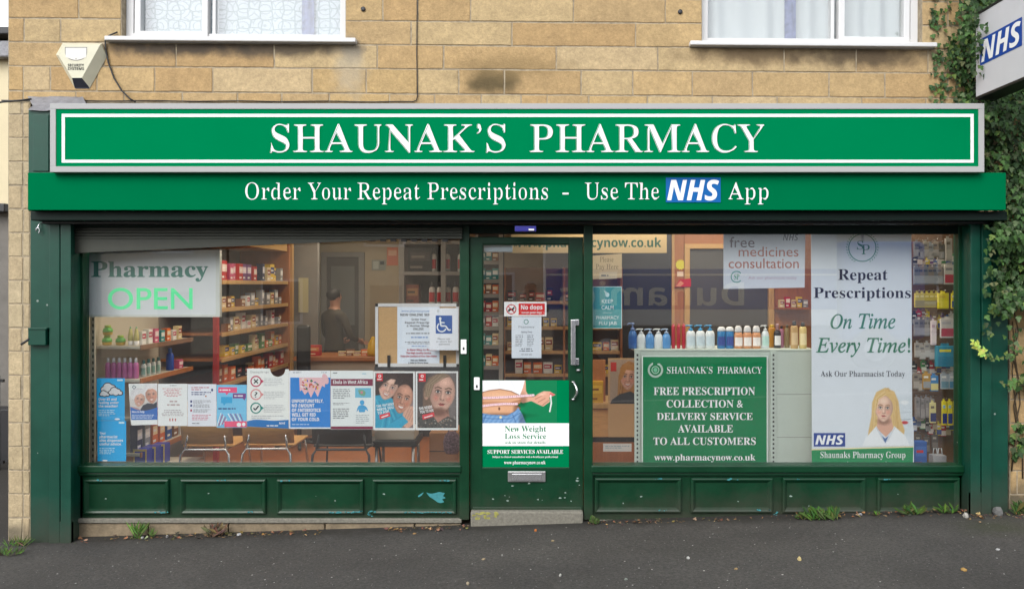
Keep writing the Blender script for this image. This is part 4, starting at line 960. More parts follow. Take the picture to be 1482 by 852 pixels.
for y, c, ch in ((551.5, (190, 50, 90), 'x'), (570.5, (225, 150, 150), '?'), (590, (20, 140, 130), 'v')):
    s.ring(370.5, y, 6.4, 8.2, c, 22); s.pg([(378, y - 3), (382, y), (378, y + 3)], c)
    if ch == 'x': s.line([(367.5, y - 3), (373.5, y + 3)], 1.7, (25, 40, 50)); s.line([(373.5, y - 3), (367.5, y + 3)], 1.7, (25, 40, 50), False)
    elif ch == '?': s.txt('?', 368.4, 372.8, y - 4, y + 4, 'sansb', (25, 40, 50))
    else: s.line([(367, y), (369.6, y + 3), (374.5, y - 3.4)], 1.9, (25, 40, 50))
    s.small(382, 413, y - 5, y + 7, 5, (196, 200, 202))
s.small(364, 413, 600, 606, 2, (190, 194, 198))
s.pg([(357.8, 609), (368, 606.5), (380, 607), (395, 608.5), (417.8, 607), (417.8, 619.6), (357.8, 616.6)], (0, 114, 188)); s.small(386, 408, 614, 617, 1, WHT); s.txt('NHS', 404, 413, 610.5, 613.5, 'sansbi', WHT)
fin(s, 'white poster with cross, question mark and tick icons and a notched top edge')
# antibiotics
s = sheet(R4(418.3, 536, 478, 620), (240, 244, 248)); s.rect(420, 546, 478, 618, (20, 130, 215)); s.small(424, 440, 537.5, 540, 1, (130, 140, 160)); s.small(465, 477, 537.5, 540, 1, (130, 160, 170))
s.pg([(433, 546), (472, 546), (470, 560), (466, 558), (460, 574), (455, 565), (450, 575), (446, 566), (441, 571), (437, 564), (434, 566)], (236, 190, 195)); s.ell(471, 548, 4.2, 8, (236, 190, 195), 14, rot=-20)
pc = [(200, 30, 50), (30, 70, 170), (235, 200, 40), (30, 120, 70), (240, 240, 240), (220, 80, 40)]
for i in range(30): x, y = R.uniform(436, 462), R.uniform(548, 563); s.ell(x, y, 2.1, .95, pc[i % 6], 8, rot=R.uniform(0, 180), up=(i % 6 == 0))
for i, (t, e) in enumerate((('UNFORTUNATELY,', 468), ('NO AMOUNT', 455), ('OF ANTIBIOTICS', 464), ('WILL GET RID', 457), ('OF YOUR COLD.', 463))): s.txt(t, 422.5, e, 577.5 + 6.6 * i, 582.2 + 6.6 * i, 'sansb', WHT, .012)
s.small(423, 462, 612.5, 615, 1, (190, 220, 245))
fin(s, 'blue poster of a hand full of pills about antibiotics and colds')
# west africa
s = sheet(R4(478.6, 536, 540, 621), (233, 240, 240)); s.small(482, 492, 538, 541, 1, GREY); s.small(524, 536, 539, 542, 1, (150, 200, 220)); s.rect(479, 548, 539.6, 558, (128, 30, 68)); s.txt('Ebola in West Africa', 482, 532, 550, 555, 'sansb', WHT)
s.small(482, 508, 562, 577, 6, GREY); s.rect(514, 561, 537, 575, (110, 190, 220)); s.pg([(518, 564), (526, 563), (530, 568), (527, 573), (520, 571)], (120, 170, 140)); s.rect(522, 566, 525, 569, (220, 120, 150))
s.small(482, 506, 582, 586, 2, GREY); s.small(482, 506, 590, 606, 6, GREY); s.ell(524, 582, 3.4, 3.6, (60, 165, 220), 12); s.pg([(516, 596), (518, 587), (524, 585), (531, 588), (533, 595), (529, 592), (528, 596), (520, 596), (519, 592)], (60, 165, 220)); s.small(515, 536, 599, 613, 5, (180, 190, 195)); s.rect(479, 616.5, 539.6, 620.5, (128, 30, 68))
fin(s, 'pale notice with maroon bands and a small blue figure holding its head')
# close couple
s = sheet(R4(540.5, 537, 600.5, 622), (238, 240, 240)); s.rect(543, 539.5, 598, 619, (152, 128, 128))
q = Paint(543, 539.5, 598, 619, (150, 130, 128))
q.poly([(540, 548), (556, 536), (580, 536), (588, 552), (580, 580), (540, 580)], (60, 42, 38), 1.5)
q.poly([(540, 572), (560, 571), (578, 584), (588, 600), (580, 622), (540, 622)], (44, 164, 200), 1.2)
for a in range(6): q.line([(544 + a * 5, 578 + a * 3), (556 + a * 4, 600 + a * 2), (552 + a * 5, 620)], 1.6, (26, 124, 164) if a % 2 else (98, 200, 226), 2.4, .7)
q.face(562, 560, 27, 38, 20, (228, 184, 164), smile=1, light=-1, turn=.1)
q.poly([(548, 562), (549, 550), (558, 541), (570, 541), (577, 550), (566, 548), (556, 553)], (62, 44, 38), 1.4); q.poly([(570, 556), (578, 538), (600, 536), (600, 570), (595, 562), (586, 557)], (54, 38, 34), 1.2)
q.face(583, 577, 28, 43, 14, (204, 150, 126), smile=1, light=1, brow=(60, 42, 36)); q.strands([(574, 556), (582, 542), (597, 548)], [(586, 560), (594, 550), (600, 566)], 10, (40, 28, 26), (96, 70, 58))
q.strands([(546, 556), (556, 542), (572, 543)], [(550, 562), (566, 546), (580, 550)], 9, (44, 30, 28), (110, 80, 66), .5, .6)
q.poly([(578, 612), (584, 596), (592, 587), (600, 588), (600, 612), (590, 620)], (222, 174, 152), 1)
for a in range(4): q.line([(586 + a * 3, 604 + a * 2), (593 + a * 2.6, 588 + a * 3)], .5, (150, 104, 88), 1.1, .8)
q.poly([(558, 622), (566, 610), (582, 600), (591, 610), (576, 622)], (52, 168, 206), 1); q.line([(566, 611), (582, 601)], 1, (24, 118, 156), 1.6, .7); q.grain(); q.on_sheet(s)
s.rect(545, 540, 554, 551, (214, 44, 54)); s.ring(549.5, 544, 1.2, 2.2, WHT, 10); s.small(546, 553, 547, 550, 1, WHT)
for i in range(3): s.txt(('THE PATIENT', 'NEEDS YOU', 'TO ASK')[i], 545 + i, (571, 569, 562)[i] + i, 586 + i * 5, 589.6 + i * 5, 'sansb', WHT, dy=-4)
s.pg([(549, 600), (564, 596), (565, 602), (550, 606.5)], (225, 70, 80)); s.line([(552, 603.5), (562, 600)], 1.4, WHT)
fin(s, 'poster of a smiling couple cheek to cheek with a turquoise jumper')
# woman portrait
s = sheet(R4(601.5, 537, 663, 622), (238, 240, 240)); s.rect(604, 539.5, 660.5, 619, (112, 104, 104))
q = Paint(604, 539.5, 660.5, 619, (108, 100, 100))
q.shade(610, 560, 16, 40, .75, 14); q.ell(652, 580, 14, 40, (140, 132, 130), 14, .5)
q.poly([(612, 592), (612, 562), (620, 546), (636, 539), (650, 542), (658, 554), (658, 566), (646, 600), (620, 600)], (120, 98, 82), 1.5)
q.poly([(620, 586), (648, 586), (652, 612), (622, 616)], (180, 134, 118), 1.2); q.shade(634, 594, 14, 7, .66, 5)
q.ell(617, 571, 3.4, 7, (200, 152, 134), 1); q.face(640, 569, 37, 57, 6, (214, 170, 152), light=1, brow=(104, 80, 66), turn=.12, eye=(76, 84, 88))
q.poly([(614, 574), (616, 556), (626, 544), (642, 540), (652, 545), (640, 547), (628, 556), (622, 574)], (140, 118, 98), 1.2); q.strands([(615, 576), (618, 556), (632, 542)], [(622, 574), (628, 556), (648, 544)], 14, (96, 76, 62), (196, 172, 142), .5, .65)
q.poly([(600, 622), (604, 606), (622, 595), (634, 611), (648, 602), (660, 607), (664, 622)], (86, 84, 82), 1)
for _ in range(70): q.ell(R.uniform(604, 660), R.uniform(602, 619), R.uniform(.5, 1.5), R.uniform(.4, 1.1), R.choice([(178, 174, 166), (44, 46, 48), (146, 126, 114)]), .6, .8 if True else 1)
q.poly([(622, 594), (634, 611), (648, 601), (644, 592), (628, 590)], (186, 138, 122), 1); q.shade(634, 596, 12, 6, .7, 5); q.grain(); q.on_sheet(s)
s.rect(606, 540, 616, 552, (214, 44, 54)); s.ring(611, 544, 1.2, 2.2, WHT, 10); s.small(607, 615, 547.5, 551, 1, WHT)
for i in range(2): s.txt(('SHE NEEDS', 'YOU TO ASK')[i], 607 + i, (626, 628)[i], 589 + i * 5, 593 + i * 5, 'sansb', WHT, dy=-3)
s.pg([(611, 600), (628, 596), (629, 602), (612, 607)], (225, 70, 80)); s.line([(614, 604), (626, 600.5)], 1.4, WHT)
fin(s, 'poster portrait of a serious woman with swept back hair on grey')
# cork notice board with its paper, and the wheelchair notice
YC = 6.05
s = Sheet(YC); t = thing('notice_board', s.P(603, 531), 'cork notice board with white frame and black corner caps behind the glass', 'notice board')
p = Sheet(YC); p.slab(R4(545, 442, 662, 527), M_CORK, .012); p.build('cork', t)
p = Sheet(YC - .006)
for a in ((543, 439, 664, 443.6), (543, 525.5, 664, 530.5)): p.slab(R4(*a), M_UPVC, .022)
p.Y0 += .0005
for a in ((543, 443.6, 547.2, 525.5), (660, 443.6, 664, 525.5)): p.slab(R4(*a), M_UPVC, .021)
p.build('frame', t)
p = Sheet(YC - .008)
for x in (543, 660.5):
    for y in (439, 526.5): p = Sheet(YC - .008); p.slab(R4(x, y, x + 4, y + 4.4), M_BLACK, .025); p.build('corner_cap', t)
p = Sheet(YC - .012)
p.slab(R4(542, 530.8, 666, 536), M_DARK, .03)
for x in (560.5, 641.5): p.slab(R4(x, 514, x + 4, 532), M_BLACK, .012)
p.build('easel_clip', t)
s = sheet(R4(575, 443.8, 636, 528), (226, 236, 248), YC - .004, step=.0002)
s.txt('www.pharmacynow.co.uk', 581, 634, 448, 451.5, 'sans', (60, 120, 190)); s.txt('NEW ONLINE SERVICE', 579.5, 634, 453.6, 457, 'sansb', (30, 30, 36), .01)
for i, (a, b, tx) in enumerate(((595.5, 617, 'Order Your'), (586, 632, 'Repeat Prescriptions'), (588.5, 632, '& Home Shopping'), (598, 613, 'ONLINE'))): s.txt(tx, a, b, 460.5 + i * 4.6, 463.6 + i * 4.6, 'sansb', (36, 38, 48))
s.small(581, 630, 480.5, 484, 1, GREY, True); s.small(584, 630, 486, 490, 1, (110, 150, 210), True); s.small(582, 630, 493.5, 498, 2, GREY, True); s.small(586, 628, 499.5, 502, 1, (110, 150, 210), True)
for i, (a, b, tx) in enumerate(((589, 632, 'A New Way to Receive'), (588, 624, 'The High Quality Service'), (580, 632, 'From the Comfort of Your Own Home'))): s.txt(tx, a, b, 504.5 + i * 4.6, 507.3 + i * 4.6, 'sansb', (190, 50, 70))
for i, (a, b, tx) in enumerate(((594, 617, 'Visit our Website'), (591, 620, '& Ask In Store Now'))): s.txt(tx, a, b, 519.5 + i * 3.8, 522.2 + i * 3.8, 'sansb', (50, 52, 60))
fin(s, 'pale blue online service notice pinned to the cork board', 'notice', 'notice')
s = sheet(R4(621.5, 445.8, 663.5, 506.5), (238, 242, 250), YP)
s.rect(630.5, 456.3, 654.5, 482.5, (44, 94, 172))
s.ell(637, 460.8, 2, 2.2, WHT, 12); s.line([(637, 463), (638.3, 471.5), (645, 471.5), (649.5, 478), (652.3, 476.6)], 2.1, WHT); s.line([(637.6, 466.5), (643.6, 466.8)], 1.7, WHT)
s.ring(639.2, 473.3, 5.4, 7.2, WHT, 20, 20, 235); s.ring(634, 450, 1, 1.6, (170, 175, 180), 8)
for i, (a, b, tx) in enumerate(((633.5, 651.5, 'Please ask'), (631.5, 654.5, 'in store for'), (635, 651, 'assistance'))): s.txt(tx, a, b, 488.7 + i * 3.8, 491.3 + i * 3.8, 'sans', GREY)
fin(s, 'white notice with a blue wheelchair symbol on the glass by the door', 'notice', 'notice')
# pharmacy open sign
YO = 6.03
t = thing('open_sign', Sheet(YO).P(219, 458), 'hanging white lightbox reading Pharmacy with lit green OPEN letters', 'sign')
p = Sheet(YO + .004); p.slab(R4(122, 366, 314, 457), M_PAPER, .03); p.build('panel', t)
p = Sheet(YO)
for a in ((121, 455, 318, 458.5), (312.2, 366, 318, 455)): p.slab(R4(*a), mat('pale_edge', (226, 232, 226), .5), .04)
p.slab(R4(121, 362, 318, 366), M_UPVC, .04); p.slab(R4(121, 366, 123.4, 455), mat('pale_edge', (226, 232, 226), .5), .04)
p.build('frame', t)
p = Sheet(YO + .0035, .0004); p.txt('Pharmacy', 132.5, 301, 378.5, 400.5, 'serifb', (58, 128, 116), .008, 6); p.build('lettering', t)
p = Sheet(YO + .0035, .0004); M_LED = mat('lit_green_led', (90, 235, 160), .5, emit=.35, k=.62)
p.txt('OPEN', 156.5, 278.5, 417, 447, 'sans', M_LED, .006, 6); p.build('lit_letters', t)
for x in (150, 290): p = MB(); p.tube([(PX(x, YO + .02), YO + .02, PZ(364, YO)), (PX(x, YO + .02), YO + .02, ZC)], .003, 6, M_DARK); p.build('hanging_wire', t)

# notices on the door and right window
s = sheet(R4(729.5, 436.5, 791, 457.5), (244, 244, 244), YD + .027 + .003)
s.rect(750.5, 439, 788.5, 455.5, (222, 30, 36)); s.txt('No dogs', 754, 785, 441.3, 447.6, 'sansb', WHT, .01); s.txt('except guide dogs', 755, 784, 450.6, 453.4, 'sansb', WHT)
s.pg([(734.8, 449.5), (736.5, 446.5), (741.5, 446.3), (743.2, 443.6), (745.2, 445), (743.6, 446.4), (743, 451), (741.6, 451), (741.2, 448.8), (738, 449.2), (737, 451.2), (735.8, 451)], (30, 30, 30)); s.ring(740, 447.4, 6, 7.4, (205, 30, 40), 24); s.line([(735.4, 443), (744.6, 452)], 1.3, (205, 30, 40))
fin(s, 'small red and white no dogs sticker on the door glass', 'sign', 'sign')
s = sheet(R4(740.5, 458.2, 783.5, 518), (226, 234, 244), YD + .03)
s.ring(761.5, 465.5, 2.6, 3.6, (60, 140, 120), 14); s.txt('Pharmacy', 750, 773.5, 471.5, 474.3, 'serifm', (90, 96, 110)); s.txt('Opening Times', 754, 770, 479, 481.4, 'sansb', (100, 104, 118))
for x0, x1 in ((746, 757), (763, 773)): s.small(x0, x1, 484, 501, 7, (140, 146, 156))
s.small(749, 775, 503, 509, 2, (110, 116, 126), True); s.small(752, 772, 511.5, 514, 1, (150, 156, 166), True)
fin(s, 'pale opening times sheet below the no dogs sticker', 'notice', 'notice')
s = sheet(R4(697, 550, 823.5, 676.5), M_SIGN, YD + .009, .004, .00012)
s.rect(697, 612, 823.5, 645, (253, 253, 253))
q = Paint(697, 550.2, 806, 611.9, (0, 126, 78), .75)
sk = (218, 164, 126)
bel = [(690, 566), (708, 563), (724, 561), (738, 563.5), (750, 570), (755, 577), (752.5, 583), (748, 586), (753, 590), (748, 600), (722, 604), (690, 604)]
q.poly([(754.5, 548), (760.5, 548), (761.5, 566), (765, 572), (772, 574), (778, 570), (787, 565.5), (796, 566), (804, 571), (795, 575), (796, 581), (786, 588), (777, 584), (769, 580), (757, 583), (750, 580), (753, 570)], (222, 168, 142), .8); q.shade(756, 578, 6, 9, .7, 5)
q.poly(bel, sk, .9); d = q.dpoly(bel); q.mix((d < .5) * np.clip(.55 + d / 7, 0, .6), (140, 86, 56))
q.ell(722, 572, 26, 5, (240, 196, 160), 9, .55); q.ell(716, 592, 24, 4.5, (232, 182, 146), 8, .5); q.line([(690, 583), (712, 582.5), (735, 583.5), (750, 584.5)], 1.6, (140, 86, 58), 3.4, .6); q.line([(734, 585), (744, 581), (753, 579)], 1, (120, 70, 48), 2, .7)
q.ell(722.5, 591, 1.3, 2.1, (96, 56, 38), 1.2); q.shade(748, 592, 5, 9, .7, 4); q.shade(722, 601, 34, 3, .62, 5)
q.poly([(690, 569), (690, 548), (760, 548), (757, 560), (752.5, 571.5), (740, 565.5), (724, 562.5), (708, 564.2), (697, 567.6)], (250, 250, 252), .7); q.line([(694, 568.6), (708, 564.6), (724, 562.8), (740, 565.8), (752, 571.6)], .8, (96, 62, 50), 1.2, .8)
for a in ((704, 552, 712, 562), (740, 552, 746, 564), (722, 551, 724, 560)): q.line([a[:2], a[2:]], 1, (212, 214, 222), 3, .6)
for a, b in (((775, 577), (784, 572.5)), ((779, 581.5), (789, 576)), ((785, 586), (794, 579)), ((774, 573), (786, 568))): q.line([a, b], .6, (140, 82, 66), 1.3, .85)
q.ell(784, 570, 6, 2.4, (244, 202, 178), 2.5, .6, -15); q.poly([(796, 567.5), (804, 570.6), (800, 572.6), (795, 571.5)], (220, 110, 110), .8)
for pts in ([(690, 575.7), (720, 575), (745, 573.5), (772, 571.5)], [(690, 589.5), (700, 587), (712, 585.4), (730, 584), (748, 584.3)]):
    q.line(pts, 3.4, (240, 208, 216), .8)
    for a, b in zip(pts, pts[1:]):
        n = max(2, int((b[0] - a[0]) / 3))
        for i in range(n): x = a[0] + (b[0] - a[0]) * i / n; y = a[1] + (b[1] - a[1]) * i / n; q.line([(x, y - 1.3), (x, y + (.6 if i % 2 else -.3))], .5, (120, 50, 74), .5, .85)
    q.line([(a[0], a[1] + 2.2) for a in pts], .6, (120, 74, 54), 1.6, .6)
q.line([(797, 572), (797.8, 583), (795.6, 595)], 2, (246, 240, 238), .8); q.line([(798, 573), (798.8, 584), (796.6, 595)], .5, (170, 160, 160), .7, .6)
je = [(690, 596), (710, 599.5), (734, 600.5), (745, 595), (750, 589.5), (756, 599), (762, 614), (690, 614)]
q.poly(je, (104, 148, 196), .9); q.mix((q.dpoly(je) < 0) * (.25 + .25 * np.sin(q.X * .9 + q.Y * .7)) * .7, (176, 204, 230)); q.line([(690, 603), (712, 605.5), (738, 605.5), (753, 597)], .6, (44, 80, 130), 1, .8); q.line([(690, 598), (710, 600.6), (734, 601.5), (749, 592)], .6, (50, 84, 134), 1.2, .7)
for a in ((703, 600, 699, 612), (742, 600, 747, 612), (727, 606, 728, 612)): q.line([a[:2], a[2:]], .8, (52, 88, 140), 1.4, .8)
q.shade(756, 606, 5, 9, .75, 4); q.ell(724.5, 603.4, 1.8, 1.9, (232, 214, 168), .6); q.grain(.015); q.on_sheet(s)
for t_, a, b, y0, y1, st, c in (('New Weight', 730.5, 790.5, 616, 624, 'serifb', M_SIGN), ('Loss Service', 730.5, 790.5, 627, 634.6, 'serifb', M_SIGN), ('ask in store for details', 731, 789.5, 638, 641.6, 'serifb', M_SIGN), ('SUPPORT SERVICES AVAILABLE', 705.5, 815, 650.5, 656, 'serifb', M_WHITE),
    ('Subject to clinical consultation with a healthcare professional', 712.5, 807.5, 659.2, 661.8, 'serifb', M_WHITE), ('www.pharmacynow.co.uk', 729.5, 789.5, 666.3, 671, 'serifb', M_WHITE)): s.txt(t_, a, b, y0, y1, st, c)
fin(s, 'weight loss poster of a waist and measuring tape on the lower door glass')
s = sheet(R4(857.5, 414.5, 900, 475), (64, 150, 152), YP); 
for a in ((857.5, 414.5, 900, 415.6), (857.5, 474, 900, 475), (857.5, 415.6, 858.6, 474), (899, 415.6, 900, 474)): s.rect(*a, (190, 222, 222))
s.ell(879, 426.5, 3, 3.4, (200, 225, 225), 12); s.pg([(874, 420), (878, 422), (879, 426), (876, 426)], (180, 212, 212))
for t_, a, b, y0, y1 in (('KEEP', 871, 887, 433, 438.6), ('CALM', 870.5, 888, 442, 447.6), ('and have your', 873, 886, 451.4, 453), ('PHARMACY', 863, 896, 457, 461.8), ('FLU JAB', 867, 892.5, 465, 469.8)): s.txt(t_, a, b, y0, y1, 'sans', (226, 236, 236), .006)
fin(s, 'teal keep calm flu jab poster on the right window glass')
s = sheet([(1047, 418), (1164.5, 416), (1165.5, 338), (1047, 336)], (214, 220, 228), YP)
s.txt('free', 1056, 1092, 343, 358, 'sans', (92, 70, 84)); s.txt('medicines', 1069, 1155.5, 357, 371, 'sans', (176, 98, 76)); s.txt('consultation', 1054.5, 1156, 374, 388, 'sans', (170, 92, 72), .004)
s.txt('NHS', 1133, 1155.5, 339, 348, 'sansbi', (110, 116, 130)); s.ring(1066, 400.5, 7.2, 8.6, (70, 150, 130), 24, 40, 320); s.txt('SP', 1062.5, 1070, 396.5, 404.5, 'serifb', (70, 150, 110)); s.txt('Ask our pharmacist today', 1083, 1153, 399.5, 403.8, 'sans', (190, 160, 176))
fin(s, 'grey white free medicines consultation poster hanging at the window top')
s = sheet(R4(740, 338, 965, 366), (238, 212, 164), 6.42, .004)
s.txt('www.pharmacynow.co.uk', 742, 957, 344.5, 357.5, 'sansb', (40, 108, 92), .004, 5)
fin(s, 'long cream web address sign hanging inside behind the door', 'sign', 'hanging_sign')
s = sheet([(857, 404), (900, 402), (900, 367), (857, 370)], (226, 206, 168), 6.40, .003); s.txt('Please', 868, 888, 371.5, 379, 'serifm', (150, 130, 100)); s.txt('Pay Here', 862, 895, 382, 389.5, 'serifm', (150, 130, 100))
fin(s, 'cream please pay here card hanging under the web address sign', 'sign', 'hanging_sign')
s = sheet([(867, 404), (893, 403), (893.5, 393), (867, 393.5)], (232, 218, 190), 6.385, .002); s.small(870, 890, 396, 401, 1, GREY); fin(s, 'tiny cream card below the please pay here card', 'sign', 'hanging_sign')
# roller banner
s = Sheet(6.0, .0002)
W_ = [(1173.8, 338), (1318.5, 338)]
n = 14; pa = []
for i in range(n + 1):
    y = 338 + (672 - 338) * i / n; pa.append((1173.8 + 1.6 * i / n, 1319 + 1.5 * (i / n) + (2.2 if i > 11 else 0), y))
M_BAN = mat('banner_fabric', (226, 234, 242), .6, k=.9)
s.slab([(a[0], a[2]) for a in pa] + [(a[1], a[2]) for a in reversed(pa)], M_BAN, .003)
s.pg([(1174.5, 649), (1322, 646), (1321, 672), (1175, 672)], (20, 140, 84)); s.pg([(1174.5, 649), (1322, 645), (1322, 647), (1174.5, 651)], (232, 224, 180))
s.ring(1248, 358.5, 19, 20.4, (86, 148, 130), 36); s.up()
for i in range(30):
    t_ = math.radians(-240 + 300 * i / 29); s.ell(1248 + 22.5 * math.cos(t_), 358.5 + 22.5 * math.sin(t_), 1.6, .9, (120, 170, 150), 6, rot=math.degrees(t_) + 40, up=False)
s.txt('S', 1240, 1249, 348.5, 361, 'serif', (70, 130, 100)); s.txt('P', 1246, 1258.5, 354, 368, 'serif', (70, 130, 100))
s.txt('Repeat', 1213, 1284.5, 389.5, 405, 'serifb', (40, 34, 44), .0, 6); s.txt('Prescriptions', 1177.5, 1318, 416, 431, 'serifb', (40, 34, 44), .0, 6)
s.txt('On', 1202, 1232.5, 455, 475, 'ital', (64, 130, 106), .012, 6); s.txt('Time', 1243, 1295.5, 454, 475, 'ital', (64, 130, 106), .012, 6)
s.txt('Every', 1181, 1244.5, 489, 509.5, 'ital', (64, 130, 106), .012, 6); s.txt('Time!', 1255, 1317, 489, 509.5, 'ital', (64, 130, 106), .012, 6)
s.txt('Ask Our Pharmacist Today', 1187.5, 1309.5, 536.5, 544.5, 'serifm', (70, 72, 84), 0, 4)
HB = (226, 190, 124)
q = Paint(1246, 558, 1319.5, 645.2, (226, 234, 242), .9)
q.poly([(1296, 572), (1319, 572), (1319, 632), (1300, 632)], (216, 226, 234), 4, .8); q.ell(1309, 582, 6, 3, (240, 244, 246), 1.5); q.line([(1298, 597), (1318, 596)], .8, (190, 200, 210), 1); q.ell(1309, 611, 5, 2.4, (204, 60, 64), 1.2, .9); q.line([(1301, 607), (1318, 606)], .8, (150, 160, 170), 1)
q.poly([(1254, 642), (1257, 622), (1261, 602), (1262, 582), (1268, 567), (1281, 560.5), (1294, 566), (1300, 580), (1303, 604), (1309, 622), (1306, 642), (1294, 640), (1288, 612), (1270, 612), (1266, 640)], HB, 1.4)
q.strands([(1258, 640), (1263, 604), (1265, 576), (1279, 562)], [(1268, 636), (1270, 604), (1270, 580), (1283, 564)], 14, (192, 150, 86), (246, 222, 166), .8, .55); q.strands([(1294, 638), (1291, 606), (1294, 580), (1281, 562)], [(1307, 638), (1302, 606), (1300, 582), (1286, 561)], 14, (190, 146, 82), (246, 224, 170), .8, .55)
q.poly([(1270, 602), (1289, 602), (1293, 620), (1282, 632), (1269, 620)], (226, 176, 152), 1); q.shade(1279, 609, 9, 5, .72, 4)
q.face(1279, 591, 26, 38, 3, (238, 196, 174), lips=(200, 108, 104), smile=0, light=-1, brow=(150, 110, 70), eye=(90, 110, 120))
q.poly([(1264, 600), (1264, 578), (1271, 566), (1283, 563), (1295, 571), (1297, 600), (1292, 582), (1282, 571), (1272, 577), (1268, 590)], HB, 1.2); q.strands([(1265, 598), (1267, 576), (1280, 565)], [(1269, 590), (1272, 576), (1282, 570)], 7, (176, 130, 70), (252, 230, 180), .5, .7)
q.poly([(1246, 650), (1252, 634), (1268, 616), (1278, 634), (1281, 641), (1289, 627), (1294, 616), (1310, 630), (1319, 650)], (242, 246, 250), 1); q.poly([(1272, 621), (1281, 641), (1290, 621), (1286, 630), (1281, 634), (1276, 630)], (84, 116, 172), .9); q.line([(1268, 618), (1279, 638)], .7, (176, 186, 200), 1.4, .8); q.line([(1295, 618), (1284, 638)], .7, (176, 186, 200), 1.4, .8); q.grain(.015); q.on_sheet(s)
s.rect(1177.5, 626, 1223, 645.5, (40, 70, 150)); s.txt('NHS', 1180, 1220.5, 629.5, 642.5, 'sansbi', WHT, .014, 5)
s.txt('Shaunaks Pharmacy Group', 1187, 1310, 653, 662, 'serifm', WHT, 0, 4); s.txt('www.pharmacynow.co.uk', 1205, 1285, 667.5, 671.5, 'serifm', WHT, 0, 3)
fin(s, 'tall white repeat prescriptions roller banner with a blonde woman in a white coat', 'banner', 'roller_banner')

# ---------------------------------------------------------------- shop interior
PROTO = {}
def put(key, build, loc, label, cat, group, rz=0):
    if key not in PROTO:
        o = PROTO[key] = build(); o.location = loc; o.rotation_euler.z = rz
        o['category'] = cat; o['label'] = label; o['group'] = group; return o
    return dup(PROTO[key], loc, label, group, rz=rz)
def carton(w, d, h, c1, c2, c3=(245, 245, 240)):
    def f():
        p = MB(); p.box(-w / 2, w / 2, -d / 2, d / 2, 0, h, ink(c1), .0015)
        p.box(-w * .42, w * .42, -d / 2 - .001, -d / 2 + .001, h * .45, h * .82, ink(c2)); p.box(-w * .36, w * .2, -d / 2 - .0016, -d / 2, h * .58, h * .68, ink(c3)); p.box(-w * .42, w * .1, -d / 2 - .001, -d / 2 + .001, h * .14, h * .24, ink(c3))
        return p.build('carton', origin=(0, 0, 0))
    return f
def bottle(r, h, hc, body, cap, lab=None, sy=.7, shoulder=.8, pump=False, name='bottle', gloss=.3, capw=.5):
    def f():
        mb_ = mat('plastic_%02x%02x%02x' % tuple(body), body, gloss); mc = mat('plastic_%02x%02x%02x' % tuple(cap), cap, gloss)
        p = MB(); p.lathe([(r * .88, 0), (r, h * .03), (r * 1.0, h * .4), (r * .98, h * shoulder), (r * .8, h * (shoulder + 1) / 2 + h * .03), (r * .4, h * .985), (r * .36, h)], (0, 0, 0), 18, mb_, 1, sy)
        if lab:
            n = 8; vs = []
            for i in range(n + 1):
                a = math.radians(215 + 110 * i / n)
                for z in (h * .16, h * .68): vs.append(((r + .0012) * math.cos(a), (r + .0012) * sy * math.sin(a), z))
            p.mesh(vs, [(2 * i, 2 * i + 2, 2 * i + 3, 2 * i + 1) for i in range(n)], ink(lab), True)
        o = p.build(name, origin=(0, 0, 0)); c = MB()
        if pump:
            c.lathe([(r * .45, h * .985), (r * .45, h + hc * .25), (r * .16, h + hc * .3), (r * .16, h + hc * .75), (r * .42, h + hc * .78), (r * .36, h + hc)], (0, 0, 0), 12, mc)
            c.tube([(0, 0, h + hc * .9), (-r * .9, 0, h + hc * .88), (-r * 1.25, 0, h + hc * .7)], r * .14, 8, mc)
        else: c.lathe([(r * capw, h * .975), (r * capw * 1.04, h + hc * .1), (r * capw * (1 if capw < .6 else .86), h + hc * .75), (r * capw * (.84 if capw < .6 else .5), h + hc)], (0, 0, 0), 14, mc, 1, max(sy, .85) if capw < .6 else sy)
        c.build('cap', o); return o
    return f
def shelf(root, x0, x1, y0, y1, z, m, strip=None, axis='y', th=.025):
    p = MB(); p.box(x0, x1, y0, y1, z - th, z, m, .003); o = p.build('shelf', root)
    if strip:
        q = MB()
        if axis == 'x+': q.box(x1 - .002, x1 + .012, y0, y1, z - .035, z + .006, strip, .003)
        else: q.box(x0, x1, y0 - .012, y0 + .002, z - .035, z + .006, strip, .003)
        q.build('price_strip', o)
    return o
# --- wall shelving nearest the window, seen along its length
XA, XB = IL + .02, -3.2
u = thing('shelf_unit', ((XA + XB) / 2, 6.8, ZF), 'cream metal wall shelving at the far left of the left window', 'shelf unit')
p = MB(); p.box(IL + .002, IL + .02, 6.2, 7.5, ZF, 2.1, M_CREAMMET); p.build('back_panel', u)
p = MB(); p.box(PX(131, 6.2), PX(138, 6.2), 6.19, 6.21, ZF, 2.1, M_CREAMMET, .003)
for k in range(34): p.box(PX(134, 6.19), PX(135.6, 6.19), 6.186, 6.1895, .3 + k * .05, .325 + k * .05, M_BLACK)
p.build('upright', u)
for z in (1.29, 1.017, .70, .41): shelf(u, XA, XB, 6.28, 7.25, z, M_CREAMMET, M_WOOD if z != 1.29 else mat('grey_brown_strip', (150, 118, 96), .5), 'x+')
G = 'goods on the cream wall shelving'
FROG = ((110, 190, 80), (225, 190, 60))
